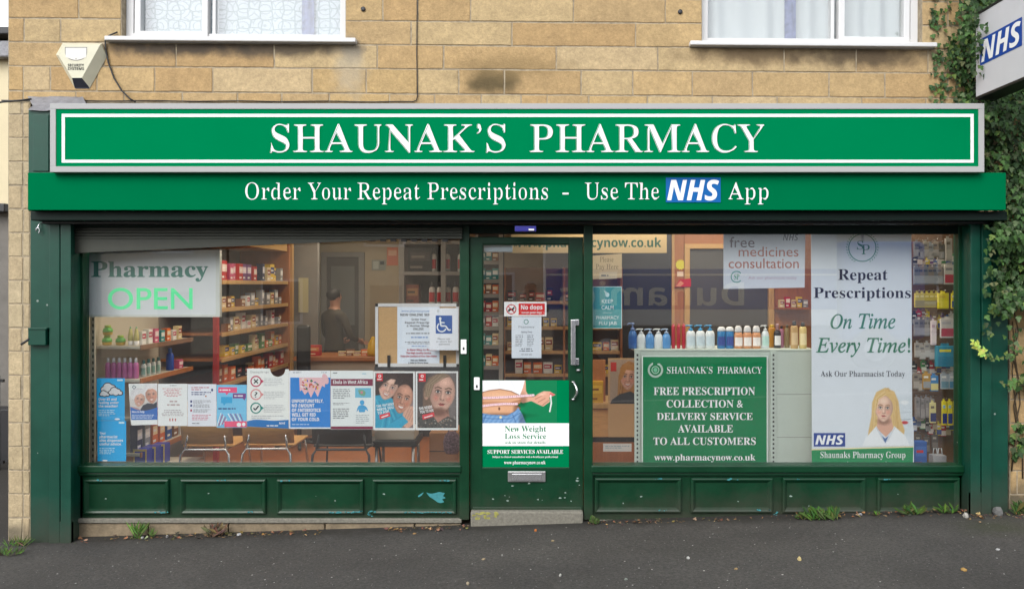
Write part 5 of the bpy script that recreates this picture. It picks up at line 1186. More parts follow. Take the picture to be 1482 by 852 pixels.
def jar():
    p = MB(); p.lathe([(.030, 0), (.036, .008), (.037, .034), (.034, .046), (.028, .052)], (0, 0, 0), 18, mat('jar_yellow', (228, 190, 70), .3)); p.lathe([(.0385, .026), (.039, .034), (.036, .05), (.03, .056), (.022, .062)], (0, 0, 0), 18, mat('jar_green', (110, 200, 90), .3)); o = p.build('jar', origin=(0, 0, 0))
    q = MB(); q.lathe([(.023, .062), (.024, .064), (.024, .078), (.018, .082)], (0, 0, 0), 14, mat('jar_lid', (170, 205, 70), .3)); q.build('lid', o); return o
zt = 1.291
put('jar', jar, (PX(155, 6.36), 6.36, zt), 'green and yellow jar at the bottom of a stack of two', 'jar', G)
put('jar', jar, (PX(156, 6.36), 6.36, zt + .083), 'green and yellow jar on top of another jar', 'jar', G)
put('jar', jar, (PX(174.5, 6.36), 6.36, zt), 'single green and yellow jar between a stack of two and pointed tubes', 'jar', G)
def cone():
    p = MB(); p.lathe([(.021, .035), (.020, .07), (.012, .125), (.003, .15)], (0, 0, 0), 14, mat('tube_yellow', (232, 226, 150), .35)); p.lathe([(.0125, .122), (.0035, .151), (.001, .155)], (0, 0, 0), 10, mat('tube_tip', (130, 210, 160), .35)); o = p.build('tube', origin=(0, 0, 0))
    q = MB(); q.lathe([(.018, 0), (.019, .003), (.022, .035)], (0, 0, 0), 14, M_WHITE); q.build('cap', o); return o
for x in (189, 197.5): put('cone', cone, (PX(x, 6.36), 6.36, zt), 'pointed pale yellow and green tube on the upper cream shelf', 'tube', 'pointed tubes on the upper cream shelf')
HUES = {'white': ((232, 232, 230), (190, 60, 90)), 'pink': ((206, 90, 130), (245, 220, 225)), 'teal': ((60, 150, 150), (230, 240, 235)), 'orange': ((222, 110, 50), (250, 225, 180)), 'red': ((190, 40, 46), (245, 225, 215)), 'yellow': ((232, 196, 60), (60, 70, 130)),
        'blue': ((40, 86, 170), (235, 240, 245)), 'green': ((84, 140, 74), (240, 240, 220)), 'cream': ((226, 206, 160), (150, 70, 60)), 'navy': ((38, 46, 84), (220, 220, 230)), 'purple': ((120, 70, 130), (240, 225, 240)), 'brown': ((140, 92, 60), (235, 215, 180)), 'grey': ((150, 152, 156), (230, 230, 232)), 'black': ((38, 38, 40), (180, 60, 60))}
def box_at(col, w, d, h, loc, where, group, rz=0, jit=True):
    a, b = HUES[col]
    w, d, h = round(w, 2), round(d, 2), round(h, 2)
    return put(('b', col, w, d, h), carton(w, d, h, a, b), loc, f'{col} carton {where}', 'carton', group, rz)
for i, (c, x, h) in enumerate((('white', 207, .11), ('white', 214, .12), ('pink', 224, .12), ('teal', 234, .10), ('orange', 243, .11), ('white', 250, .09), ('cream', 258, .12))):
    Yx = 6.42 + i * .11; box_at(c, .07, .05, h, (min(XB - .06, PX(x, Yx)), Yx, zt), 'on the upper shelf of the cream wall shelving', G, math.pi / 2)
zt = 1.018
for i in range(6): put('pinkb', bottle(.0225, .135, .034, (214, 120, 178), (240, 240, 242), None, .9), (PX(156.5 + 8.1 * i, 6.34), 6.34, zt), 'pink toiletry bottle with white cap in a row of six', 'bottle', 'row of six pink bottles')
for i in range(4): put('whiteb', bottle(.022, .11, .03, (225, 232, 228), (60, 110, 110), (150, 190, 180)), (PX(208 + 7 * i, 6.45 + .09 * i), 6.45 + .09 * i, zt), 'small white bottle with teal cap beside the pink bottles', 'bottle', 'white bottles beside the pink row')
put('blueb', bottle(.035, .16, .04, (36, 84, 190), (70, 130, 215), None), (PX(246, 6.95), 6.95, zt), 'stout blue bottle on the lower cream shelf', 'bottle', G)
box_at('pink', .08, .05, .08, (-3.26, 7.1, zt), 'on the lower shelf of the cream wall shelving', G, math.pi / 2)
zt = .411
for i, (c, h) in enumerate((('navy', .22), ('grey', .2), ('orange', .2), ('orange', .18), ('blue', .19), ('brown', .16), ('white', .2))): box_at(c, .09, .06, h, (-3.27, 6.36 + i * .13, zt), 'on the bottom shelf of the cream wall shelving', G, math.pi / 2)
zt = .701
for i, (c, h) in enumerate((('red', .1), ('white', .12), ('pink', .1), ('grey', .14), ('brown', .1))): box_at(c, .09, .06, h, (-3.27, 6.4 + i * .17, zt), 'on the third shelf of the cream wall shelving', G, math.pi / 2)
def bluebox():
    p = MB(); p.box(-.055, .055, -.05, .05, 0, .16, mat('cobalt_card', (44, 60, 190), .4), .003)
    for x in (-.055, .043): p.box(x, x + .012, -.052, -.049, 0, .16, ink((226, 196, 110)), .001)
    p.box(-.056, .056, -.053, -.0515, .145, .162, ink((226, 196, 110))); return p.build('carton', origin=(0, 0, 0))
for i in range(3): put('bluebox', bluebox, (PX(207 + 13 * i, 6.35 + .1 * i), 6.35 + .1 * i, PZ(676, 6.35)), 'cobalt blue box with gold edges at the foot of the left window', 'carton', 'cobalt boxes at the window foot')
p = MB(); p.box(PX(188, 6.3), PX(262, 6.3), 6.27, 6.75, ZF, PZ(676, 6.35) - .002, M_CREAMMET, .004); tag(p.build('display_plinth'), 'low cream plinth under the cobalt blue boxes', 'plinth')
# --- wooden wall shelving further back on the left
XF = -3.0
u = thing('wooden_shelf_unit', (-3.2, 8.4, ZF), 'orange wooden wall shelving full of packets deep in the left of the shop', 'shelf unit')
p = MB(); p.box(IL + .005, IL + .03, 7.42, 9.46, ZF, 2.45, M_INGREY); p.build('back_panel', u)
p = MB(); p.box(IL + .03, XF + .02, 9.46, 9.50, ZF, 2.55, M_WOOD, .003); p.box(XF - .06, XF + .05, 9.50, 9.56, ZF, 2.55, M_WOODL, .003); p.build('end_panel', u)
p = MB(); p.box(XF - .06, XF - .01, 7.38, 7.42, ZF, 1.98, mat('red_post', (190, 36, 40), .4), .003); p.build('upright', u)
p = MB(); p.box(IL + .03, XF, 7.45, 9.45, 2.2, 2.45, M_WOODL, .004); p.build('canopy', u)
ZS = (1.83, 1.56, 1.32, 1.07, .82)
for z in ZS: shelf(u, IL + .03, XF, 7.44, 9.455, z, M_WOOD, M_WOODL, 'x+')
G = 'goods on the orange wooden wall shelving'
PALS = {1.83: ['red', 'pink', 'red', 'purple', 'red', 'navy', 'cream', 'yellow', 'grey'], 1.56: ['cream', 'white', 'grey', 'brown', 'cream', 'grey', 'yellow'], 1.32: ['grey', 'brown', 'white', 'grey', 'cream'], 1.07: ['green', 'cream', 'orange', 'yellow', 'red', 'cream', 'green'], .82: ['brown', 'orange', 'red', 'black', 'cream']}
for k, z in enumerate(ZS):
    y = 7.52; i = 0; pl = PALS[z]
    while y < 9.38:
        c = pl[int(i * len(pl) / 14) % len(pl)] if z > 1.7 else R.choice(pl); w = R.choice((.08, .1, .12)); h = R.choice((.16, .18, .2)) if z > 1.7 else R.choice((.08, .11, .14, .17))
        if R.random() < .93: box_at(c, w, .07, h, (XF - .06 - R.uniform(0, .05), y + w / 2, z + .001), 'on the %s shelf of the wooden wall shelving' % ('top', 'second', 'third', 'fourth', 'fifth')[k], G, math.pi / 2 + R.uniform(-.06, .06))
        y += w + R.uniform(.01, .05); i += 1
# --- back of the shop: doorway, clock, rack, counter, pharmacist
YBK = IB - .003
p = MB()
p.box(PX(466, YBK), PX(474, YBK), YBK - .05, YBK, ZF, PZ(372, YBK), M_INGREY, .004); p.box(PX(520, YBK), PX(528, YBK), YBK - .05, YBK, ZF, PZ(372, YBK), M_INGREY, .004); p.box(PX(466, YBK), PX(528, YBK), YBK - .05, YBK, PZ(372, YBK), PZ(365, YBK), M_INGREY, .004)
d = thing('back_doorway', (PX(497, YBK), YBK, ZF), 'pale framed doorway in the back wall, its dark opening an added grey sheet', 'door')
p.build('frame', d); p = MB(); p.box(PX(474, YBK), PX(520, YBK), YBK - .03, YBK - .001, ZF, PZ(372, YBK), mat('dark_opening', (88, 84, 80), .6), .003); p.box(PX(480, YBK), PX(514, YBK), YBK - .035, YBK - .029, PZ(470, YBK), PZ(385, YBK), mat('doorway_grey', (130, 132, 130), .3), .003); p.build('leaf', d)  # dark sheet added in place of the unlit doorway opening
cl = thing('wall_clock', (PX(514, YBK), YBK, PZ(384, YBK)), 'round wall clock with a thin grey rim on the beige back wall', 'clock')
p = MB(); n = 28
for r0, r1, yy, m in ((0, .085, -.012, M_PAPER), (.080, .09, -.02, M_DARK)):
    vs = [(PX(514, YBK) + r * math.cos(6.2832 * i / n), YBK + yy, PZ(384, YBK) + r * math.sin(6.2832 * i / n)) for r in ((r0, r1) if r0 else (.0001, r1)) for i in range(n)]
    p.mesh(vs, [(i, (i + 1) % n, n + (i + 1) % n, n + i) for i in range(n)], m)
p.lathe([(.09, 0), (.09, .02)], (0, 0, 0), 4, M_DARK) if 0 else None
p.build('face', cl); p = MB(); c0 = (PX(514, YBK), YBK - .016, PZ(384, YBK)); p.tube([c0, (c0[0] + .03, c0[1], c0[2] + .03)], .003, 5, M_BLACK); p.tube([c0, (c0[0] - .02, c0[1], c0[2] + .055)], .002, 5, M_BLACK); p.build('hands', cl)
s = sheet(R4(538, 376, 558, 391), (150, 158, 150), YBK - .01, .006); s.rect(540, 378, 548, 389, (190, 196, 190)); s.rect(550, 378, 556, 383, (60, 70, 70)); fin(s, 'small framed certificate on the beige back wall beside the clock', 'picture', 'framed_certificate')
s = sheet(R4(560, 358, 576, 384), (206, 120, 90), YBK - .006, .003); s.rect(562, 362, 574, 370, (226, 180, 150)); fin(s, 'faded orange poster high on the beige back wall')
u = thing('dispensary_rack', (PX(622, 8.4), 8.4, ZF), 'pale grey dispensary rack behind the cork notice board', 'rack')
p = MB(); YR = 8.4
for x0, x1 in ((577, 585), (638, 645), (668, 674)): p.box(PX(x0, YR), PX(x1, YR), YR, YR + .04, ZF, 2.5, M_INGREY, .003)
p.build('upright', u); p = MB(); p.box(PX(577, YR), PX(674, YR), YR + .36, YR + .38, ZF, 2.5, mat('dark_rack_back', (70, 60, 56), .8)); p.build('back_panel', u)
for y in (393, 441, 348): p = MB(); p.box(PX(577, YR), PX(674, YR), YR - .004, YR + .36, PZ(y + 5, YR), PZ(y, YR), M_INGREY, .003); p.build('shelf', u)
G = 'goods on the grey dispensary rack'
put('bigb', carton(.26, .2, .26, (40, 38, 38), (66, 60, 58), (120, 110, 100)), (PX(607, YR), YR + .14, PZ(393, YR) + .001), 'big dark carton on the grey dispensary rack', 'carton', G)
put('bigb2', carton(.14, .2, .22, (120, 66, 50), (150, 110, 70), (70, 60, 50)), (PX(596, YR), YR + .14, PZ(441, YR) + .001), 'brown carton on the middle shelf of the grey dispensary rack', 'carton', G)
RB = bottle(.036, .2, .05, (216, 210, 206), (40, 36, 38), (176, 40, 48), .8)
for i in range(4): put('rackb', RB, (PX(624 + 11.5 * i, YR), YR + .08, PZ(441, YR) + .001), 'white bottle with dark cap and red label on the dispensary rack', 'bottle', 'white bottles on the dispensary rack')
for i in range(3): put('rackb', RB, (PX(626 + 20 * i, YR), YR + .08, PZ(393, YR) + .001), 'white bottle with dark cap and red label on the dispensary rack', 'bottle', 'white bottles on the dispensary rack')
ct = thing('counter', (PX(484, 8.8), 8.8, ZF), 'wooden topped shop counter with pale front deep in the left of the shop', 'counter')
p = MB(); p.box(PX(425, 8.8), PX(560, 8.8), 8.78, 9.4, PZ(522, 8.8), PZ(516, 8.8), M_WOOD, .005); p.build('top', ct)
p = MB(); p.box(PX(430, 8.8), PX(556, 8.8), 8.82, 9.36, ZF, PZ(522, 8.8) - .001, mat('pale_panel', (176, 164, 148), .6), .004); p.build('front_panel', ct)
ZT = PZ(516, 8.8) + .001
G = 'things lying on the wooden counter'
put('redc', carton(.12, .1, .12, (200, 50, 44), (225, 140, 70), (240, 220, 180)), (PX(455, 8.9), 8.95, ZT), 'red carton on the wooden counter', 'carton', G)
for i, c in enumerate(('cream', 'brown', 'cream', 'orange')): box_at(c, .1, .07, .05 + .02 * (i % 2), (PX(496 + 11 * i, 8.95), 8.95, ZT), 'on the wooden counter at the back', G, R.uniform(-.3, .3))
p = MB(); p.lathe([(.07, 0), (.075, .05), (.065, .13), (.03, .2), (.02, .22)], (PX(540, 8.9), 8.92, ZT), 14, mat('yellow_plastic', (236, 190, 40), .4)); tag(p.build('tub'), 'bright yellow tub at the right end of the wooden counter', 'tub')
ch = thing('office_chair', (PX(438, 8.4), 8.4, ZF), 'black office chair in front of the wooden counter', 'chair')
p = MB(); p.box(PX(430, 8.4), PX(450, 8.4), 8.35, 8.42, .75, 1.35, M_BLACK, .03); p.build('backrest', ch); p = MB(); p.box(PX(428, 8.4), PX(456, 8.4), 8.0, 8.36, .5, .58, M_BLACK, .03); p.build('seat', ch)
p = MB(); p.tube([(PX(441, 8.4), 8.2, .12), (PX(441, 8.4), 8.2, .5)], .025, 8, M_DARK); p.tube([(PX(441, 8.4), 8.36, .54), (PX(441, 8.4), 8.385, .8)], .018, 8, M_DARK)
for k in range(5): a = 1.2566 * k; p.tube([(PX(441, 8.4), 8.2, .13), (PX(441, 8.4) + .26 * math.cos(a), 8.2 + .26 * math.sin(a), ZF + .03)], .018, 6, M_DARK)
p.build('base', ch)
s = sheet(R4(432, 402, 446, 452), (196, 192, 150), 9.62, .01); fin(s, 'pale yellow chart on the grey partition deep in the shop', 'notice', 'notice')
p = MB(); p.box(PX(424, 9.64), PX(460, 9.64), 9.64, 9.72, ZF, 2.6, M_INGREY, .004); tag(p.build('partition'), 'narrow grey partition beside the wooden wall shelving', 'partition')

# people: one skinned skeleton each
def skinned(name, J, E, rad, colour):
    me = bpy.data.meshes.new(name); ks = list(J); me.from_pydata([J[k] for k in ks], [(ks.index(a), ks.index(b)) for a, b in E], [])
    o = bpy.data.objects.new(name, me); COL.objects.link(o)
    o.modifiers.new('s', 'SKIN'); sv = me.skin_vertices[0].data
    for i, k in enumerate(ks): r = rad[k]; sv[i].radius = r if isinstance(r, tuple) else (r, r); sv[i].use_root = (i == 0)
    m = o.modifiers.new('d', 'SUBSURF'); m.levels = 2; m.render_levels = 2
    ev = bpy.data.meshes.new_from_object(o.evaluated_get(bpy.context.evaluated_depsgraph_get()))
    p = MB(); vs = [v.co.copy() for v in ev.vertices]
    for f in ev.polygons:
        c = f.center; p.mesh([vs[i] for i in f.vertices], [tuple(range(len(f.vertices)))], colour(c), True)
    bpy.data.objects.remove(o); bpy.data.meshes.remove(me); bpy.data.meshes.remove(ev)
    return p
def weld(o):
    bm = bmesh.new(); bm.from_mesh(o.data); bmesh.ops.remove_doubles(bm, verts=bm.verts, dist=1e-5); bm.to_mesh(o.data); bm.free()
M_SKIN = mat('skin', (206, 150, 122), .5); M_HAIRB = mat('black_hair', (28, 24, 24), .6)
def person(x, y, z0, H, yaw, arms, shirt, trousers, sleeve, label):
    """standing figure facing -y before the turn by yaw; arms = {'l': (elbow, wrist), 'r': ...} in body units of height"""
    S = lambda a, b, c: Vector((a * H, b * H, c * H))
    J = {'pel': S(0, 0, .53), 'wai': S(0, 0, .61), 'che': S(0, .005, .72), 'sho': S(0, .008, .80), 'nec': S(0, 0, .855), 'hd1': S(0, -.008, .90), 'hd2': S(0, -.008, .955), 'hd3': S(0, .002, .985)}
    E = [('pel', 'wai'), ('wai', 'che'), ('che', 'sho'), ('sho', 'nec'), ('nec', 'hd1'), ('hd1', 'hd2'), ('hd2', 'hd3')]
    r = {'pel': (.085 * H, .062 * H), 'wai': (.078 * H, .055 * H), 'che': (.09 * H, .062 * H), 'sho': (.065 * H, .045 * H), 'nec': .032 * H, 'hd1': (.038 * H, .044 * H), 'hd2': (.044 * H, .053 * H), 'hd3': (.03 * H, .036 * H)}
    for sd, sg_ in (('l', -1), ('r', 1)):
        J['hip' + sd] = S(.05 * sg_, 0, .48); J['kne' + sd] = S(.056 * sg_, -.008, .275); J['ank' + sd] = S(.058 * sg_, .01, .05); J['toe' + sd] = S(.068 * sg_, -.075, .018)
        J['shd' + sd] = S(.105 * sg_, .005, .80); e, w = arms[sd]; J['elb' + sd] = S(*e); J['wri' + sd] = S(*w)
        d = (S(*w) - S(*e)).normalized(); J['pal' + sd] = S(*w) + d * .045 * H
        E += [('pel', 'hip' + sd), ('hip' + sd, 'kne' + sd), ('kne' + sd, 'ank' + sd), ('ank' + sd, 'toe' + sd), ('sho', 'shd' + sd), ('shd' + sd, 'elb' + sd), ('elb' + sd, 'wri' + sd), ('wri' + sd, 'pal' + sd)]
        r.update({'hip' + sd: .052 * H, 'kne' + sd: .035 * H, 'ank' + sd: .024 * H, 'toe' + sd: (.024 * H, .016 * H), 'shd' + sd: .035 * H, 'elb' + sd: .025 * H, 'wri' + sd: .016 * H, 'pal' + sd: (.022 * H, .014 * H)})
    J = {k: v for k, v in J.items()}
    ms, mt, mshoe = mat('shirt_%02x%02x%02x' % shirt, shirt, .9, var=.1), mat('trousers_%02x%02x%02x' % trousers, trousers, .9, var=.1), M_BLACK
    def colour(c):
        z = c.z / H
        near = min((c - J['wri' + s_]).length for s_ in 'lr'); ne = min((c - (J['elb' + s_] + (J['wri' + s_] - J['elb' + s_]) * sleeve)).length for s_ in 'lr')
        arm = min(min((c - (J['elb' + s_] + (J['pal' + s_] - J['elb' + s_]) * t)).length for t in (.5, .65, .8, 1, 1.15)) for s_ in 'lr') < .045 * H
        if z > .845 and abs(c.x) < .08 * H and c.y > -.15 * H and not arm: return M_SKIN
        if arm and sleeve < .9: return M_SKIN
        if near < .05 * H: return M_SKIN
        if z < .045: return mshoe
        return mt if z < .52 and abs(c.x) < .13 * H and not arm else ms
    p = skinned('person', J, E, r, colour)
    # face and fingers joined to the same mesh
    hd = S(0, -.055, .935)
    p.lathe([(.006 * H, -.012 * H), (.009 * H, -.006 * H), (.004 * H, .016 * H)], hd + Vector((0, -.004 * H, 0)), 8, M_SKIN, .8, 1.2)
    for sx in (-.018, .018):
        p.lathe([(.002 * H, -.004 * H), (.006 * H, 0), (.002 * H, .004 * H)], hd + Vector((sx * H, .006 * H, .014 * H)), 8, mat('eye_dark', (50, 40, 38), .3)); p.lathe([(.003 * H, -.014 * H), (.009 * H, 0), (.004 * H, .016 * H)], S(sx * 2.45, .0, .935), 8, M_SKIN, .5, 1)
    p.box(-.013 * H, .013 * H, hd.y - .001 * H, hd.y + .004 * H, hd.z - .026 * H, hd.z - .022 * H, mat('lips', (170, 96, 90), .5), .0005)
    for sd, sg_ in (('l', -1), ('r', 1)):
        d = (J['pal' + sd] - J['wri' + sd]).normalized(); side = d.cross(Vector((0, 1, 0)));
        if side.length < .2: side = Vector((1, 0, 0))
        side.normalize(); bend = d.cross(side).normalized()
        if bend.y > 0: bend = -bend
        for i in range(4):
            b0 = J['pal' + sd] + side * ((i - 1.5) * .0105 * H); L = (.034, .04, .038, .03)[i] * H
            p.tube([b0, b0 + d * L * .45, b0 + d * L * .8 + bend * L * .25, b0 + d * L * .9 + bend * L * .6], .0052 * H, 8, M_SKIN, .004 * H)
        b0 = J['wri' + sd] + d * .014 * H; p.tube([b0, b0 - side * sg_ * .022 * H + d * .012 * H + bend * .008 * H, b0 - side * sg_ * .026 * H + d * .03 * H + bend * .018 * H], .0058 * H, 8, M_SKIN, .0045 * H)
    o = p.build('person', origin=(0, 0, 0)); weld(o); o.location = (x, y, z0); o.rotation_euler.z = yaw
    tag(o, label, 'person')
    h = MB()
    bm = bmesh.new(); bmesh.ops.create_uvsphere(bm, u_segments=20, v_segments=12, radius=1)
    for v in bm.verts:
        c = v.co; v.co = Vector((c.x * .052 * H, c.y * .062 * H + .004 * H, .955 * H + c.z * .05 * H))
    bmesh.ops.delete(bm, geom=[v for v in bm.verts if v.co.y < -.03 * H and v.co.z < .975 * H or v.co.z < .925 * H and v.co.y < .01 * H], context='VERTS')
    h.bm(bm, M_HAIRB, True); hh = h.build('hair', origin=(0, 0, 0)); hh.parent = o; hh.location = (0, 0, 0)
    return o
person(PX(484, 9.75), 9.75, ZF, 1.68, 2.5, {'l': ((-.15, -.03, .64), (-.12, -.15, .60)), 'r': ((.15, -.03, .64), (.12, -.15, .60))}, (78, 70, 58), (50, 50, 60), 1.0, 'dark haired person in a drab top standing behind the wooden counter')

# --- seen through the door: a tall rack and back shelves
u = thing('tall_rack', (PX(710, 8.0), 8.0, ZF), 'tall narrow rack of bright boxes just behind the door glass', 'rack')
p = MB(); p.box(PX(722, 8), PX(728, 8), 7.98, 8.02, ZF, 2.4, M_INGREY, .003); p.box(PX(688, 8), PX(692, 8), 7.98, 8.02, ZF, 2.4, M_INGREY, .003); p.build('upright', u)
p = MB(); p.box(PX(688, 8), PX(728, 8), 8.34, 8.36, ZF, 2.4, M_DARK); p.build('back_panel', u)
G = 'goods on the tall narrow rack'
TR = [(378, ('teal', 'teal', 'brown')), (405, ('teal', 'teal', 'teal')), (426, ('orange', 'brown', 'orange')), (452, ('red', 'red', 'orange')), (473, ('grey', 'red', 'white')), (500, ('teal', 'teal', 'cream')), (530, ('teal', 'cream', 'orange'))]
for k, (y, cs) in enumerate(TR):
    z = PZ(y, 8); shelf(u, PX(692, 8), PX(722, 8), 8.02, 8.34, z, M_CREAMMET, M_INGREY)
    for i, c in enumerate(cs): box_at(c, .06, .1, .1 + .02 * ((k + i) % 2), (PX(697.5 + 9.5 * i, 8), 8.09, z + .001), 'on the %s shelf of the tall rack behind the door' % ('top', 'second', 'third', 'fourth', 'fifth', 'sixth', 'lowest')[k], G)
u = thing('back_shelf_unit', (PX(778, 9.3), 9.3, ZF), 'wooden back shelves of small packets seen through the door glass', 'shelf unit')
YB2 = 9.2
p = MB(); p.box(PX(728, YB2), PX(900, YB2), YB2 + .32, YB2 + .34, ZF, 2.0, M_PEG); p.build('back_panel', u); p = MB()
for x in (728, 815, 898): p.box(PX(x, YB2), PX(x + 3, YB2), YB2, YB2 + .32, ZF, 2.0, M_WOOD, .003)
p.build('side_panel', u)
G = 'goods on the back shelves'
for k, (y, cols) in enumerate(((436, ('black', 'purple', 'brown', 'red')), (473, ('yellow', 'cream', 'black', 'brown')), (508, ('yellow', 'cream', 'green', 'orange', 'cream')), (541, ('orange', 'yellow', 'red', 'white', 'green')))):
    z = PZ(y, YB2); shelf(u, PX(731, YB2), PX(897, YB2), YB2 + .02, YB2 + .32, z, M_WOOD, M_WOODL)
    x = 734
    while x < 893:
        w = R.choice((.07, .09, .11)); wp_ = w * F / YB2
        if R.random() < .9 and not (811 < x < 818): box_at(R.choice(cols), w, .07, R.choice((.1, .13, .16)), (PX(x + wp_ / 2, YB2), YB2 + .1, z + .001), 'on the %s row of the back shelves' % ('top', 'second', 'third', 'lowest')[k], G)
        x += wp_ + R.uniform(1, 4)
# --- right window: wooden desk, standee, consulting room, white gondola
dk = thing('desk', (PX(888, 7.2), 7.2, ZF), 'orange wooden desk behind the left end of the right window', 'desk')
p = MB(); p.box(PX(850, 7.2), PX(930, 7.2), 7.15, 7.7, PZ(591, 7.15), PZ(584, 7.15), M_WOODL, .004); p.build('top', dk)
p = MB(); p.box(PX(852, 7.2), PX(928, 7.2), 7.2, 7.22, PZ(632, 7.2), PZ(591, 7.2) - .006, M_PLY, .003); p.box(PX(852, 7.2), PX(928, 7.2), 7.2, 7.66, ZF, PZ(640, 7.2), M_WOOD, .003); p.box(PX(852, 7.2), PX(928, 7.2), 7.225, 7.6, PZ(640, 7.2), PZ(632, 7.2), M_BLACK); p.build('front_panel', dk)
p = MB(); p.box(PX(852, 7.3), PX(876, 7.3), 7.28, 7.3, PZ(584, 7.3), PZ(520, 7.3), M_WOOD, .003); p.build('side_panel', dk)
put('goldbox', carton(.14, .08, .2, (206, 160, 40), (230, 190, 60), (140, 90, 30)), (PX(862, 7.23), 7.24, PZ(584, 7.15) + .001), 'gold carton standing on the orange desk', 'carton', 'carton on the desk')
s = sheet(R4(880, 518, 919, 632), (206, 168, 122), 7.05, .004); q = Paint(883, 520, 918, 584, (186, 164, 144))
q.poly([(893, 590), (895, 545), (900, 528), (910, 522), (920, 526), (920, 590)], (190, 136, 80), 1.4); q.strands([(894, 584), (897, 545), (906, 526)], [(900, 584), (903, 548), (914, 526)], 10, (130, 86, 48), (232, 186, 120), .6, .7)
q.poly([(880, 590), (886, 578), (897, 570), (912, 566), (920, 570), (920, 590)], (58, 60, 66), 1.2); q.face(909, 546, 23, 36, 3, (228, 176, 154), smile=1, light=-1); q.poly([(896, 552), (898, 532), (909, 525), (920, 530), (919, 536), (906, 535), (900, 548)], (196, 142, 84), 1); q.poly([(884, 524), (892, 524), (892, 537), (884, 537)], (206, 60, 56), .6); q.grain(); q.on_sheet(s)
fin(s, 'cardboard stand showing a smiling woman beside the shelf of bottles', 'display stand', 'cardboard_stand')
s = sheet(R4(873, 641.5, 914, 653), (226, 236, 240), 6.98, .004); s.small(876, 911, 644, 649, 2, (150, 190, 210)); fin(s, 'white strip sign low beside the green prescription board', 'sign', 'strip_sign')
p = MB(); p.box(PX(840, 9.7), PX(985, 9.7), 9.7, 9.78, ZF, 2.66, mat('dark_grey_partition', (64, 64, 68), .7), .003); tag(p.build('partition'), 'dark grey partition behind the web address sign', 'partition')
cw = thing('consulting_room', (PX(1080, 8.2), 8.2, ZF), 'orange wood panelled consulting room wall with a pale door frame', 'room partition')
p = MB(); Yc = 8.2
p.box(PX(973, Yc), PX(990, Yc), Yc, Yc + .06, ZF, 2.66, M_WOOD, .002); p.box(PX(990.2, Yc), PX(1210, Yc), Yc + .001, Yc + .06, PZ(360, Yc), 2.66, M_WOOD, .002); p.box(PX(1120.2, Yc), PX(1420, Yc), Yc + .002, Yc + .06, ZF, PZ(360, Yc) - .001, M_WOOD, .002)
p.build('panel', cw); p = MB()
p.box(PX(972, Yc), PX(976, Yc), Yc - .012, Yc, ZF, 2.66, M_WOODL, .003)
p.box(PX(990, Yc), PX(998, Yc), Yc - .02, Yc + .05, ZF, PZ(360, Yc), M_WOODL, .004); p.box(PX(1112, Yc), PX(1120, Yc), Yc - .02, Yc + .05, ZF, PZ(360, Yc), M_WOODL, .004); p.box(PX(990, Yc), PX(1120, Yc), Yc - .021, Yc + .05, PZ(360, Yc), PZ(353, Yc), M_WOODL, .004); p.build('door_frame', cw)
p = MB(); p.box(PX(998, Yc), PX(1112, Yc), Yc + .02, Yc + .05, ZF, PZ(360, Yc), mat('dim_room_grey', (84, 83, 82), .6), .003); p.build('door', cw)  # added grey sheet stands for the dim room through the doorway
p = MB(); Ys = Yc - .2; p.box(PX(1128, Ys), PX(1176, Ys), Ys, Yc - .002, PZ(448, Ys), PZ(445, Ys), M_WOOD, .003); p.build('shelf', cw)
for i, c in enumerate(('cream', 'red', 'cream', 'yellow', 'grey')): box_at(c, .05, .06, .08 + .03 * (i % 2), (PX(1133 + 8.5 * i, Ys), Ys + .05, PZ(445, Ys) + .001), 'on the small shelf of the wood panelled wall', 'goods on the small wall shelf')
s = Sheet(Yc - .004); P_ = [(985 + (8 if i % 2 else 6.2) * math.cos(.2618 * i), 383 + (8 if i % 2 else 6.2) * math.sin(.2618 * i)) for i in range(24)]
bm = bmesh.new(); 
s.slab(P_, mat('yellow_card', (235, 228, 50), .5), .003); fin(s, 'bright yellow star shaped card on the orange wood panel', 'card', 'star_card')
s = sheet(R4(980, 393, 989, 400), (236, 214, 196), Yc - .004, .003); fin(s, 'tiny pale card below the yellow star', 'card', 'card')
s = sheet([(977, 415), (984, 404), (1000, 403), (1000, 415)], (200, 50, 60), Yc - .03, .003); s.pg([(978, 414), (985, 406), (990, 410), (984, 415)], (226, 150, 120)); fin(s, 'red leaflet on the pale door frame edge', 'leaflet', 'leaflet')
# white gondola with bottles on top and the green board on its face
YG2 = 6.22
gd = thing('white_shelf_unit', (PX(1046, YG2), YG2, ZF), 'pale grey green metal shelf unit backing onto the right window', 'shelf unit')
p = MB(); p.box(PX(921, YG2), PX(1176, YG2), YG2, YG2 + .02, ZF, PZ(508, YG2), M_PALEUNIT, .002)
for y in (570, 632): p.box(PX(1124, YG2), PX(1176, YG2), YG2 - .002, YG2, PZ(y + .6, YG2), PZ(y, YG2), M_INGREY)
p.build('back_panel', gd); p = MB(); p.box(PX(918, YG2), PX(1180, YG2), YG2 - .006, YG2 + .38, PZ(508, YG2), PZ(505, YG2), M_PALEUNIT, .003); p.build('top', gd)
p = MB()
for x in (918, 1114.5):
    p.box(PX(x, YG2), PX(x + 8, YG2), YG2 - .012, YG2 - .001, ZF, PZ(508, YG2) - .001, M_PALEUNIT, .002)
    y = 512
    while y < 676: p.box(PX(x + 3, YG2), PX(x + 5.4, YG2), YG2 - .0135, YG2 - .0115, PZ(y + 3, YG2), PZ(y, YG2), M_DARK); y += 6.4
p.build('upright', gd)
s = Sheet(YG2 - .03, .0005); s.slab(R4(929, 514.5, 1111, 684), M_SIGN, .008)
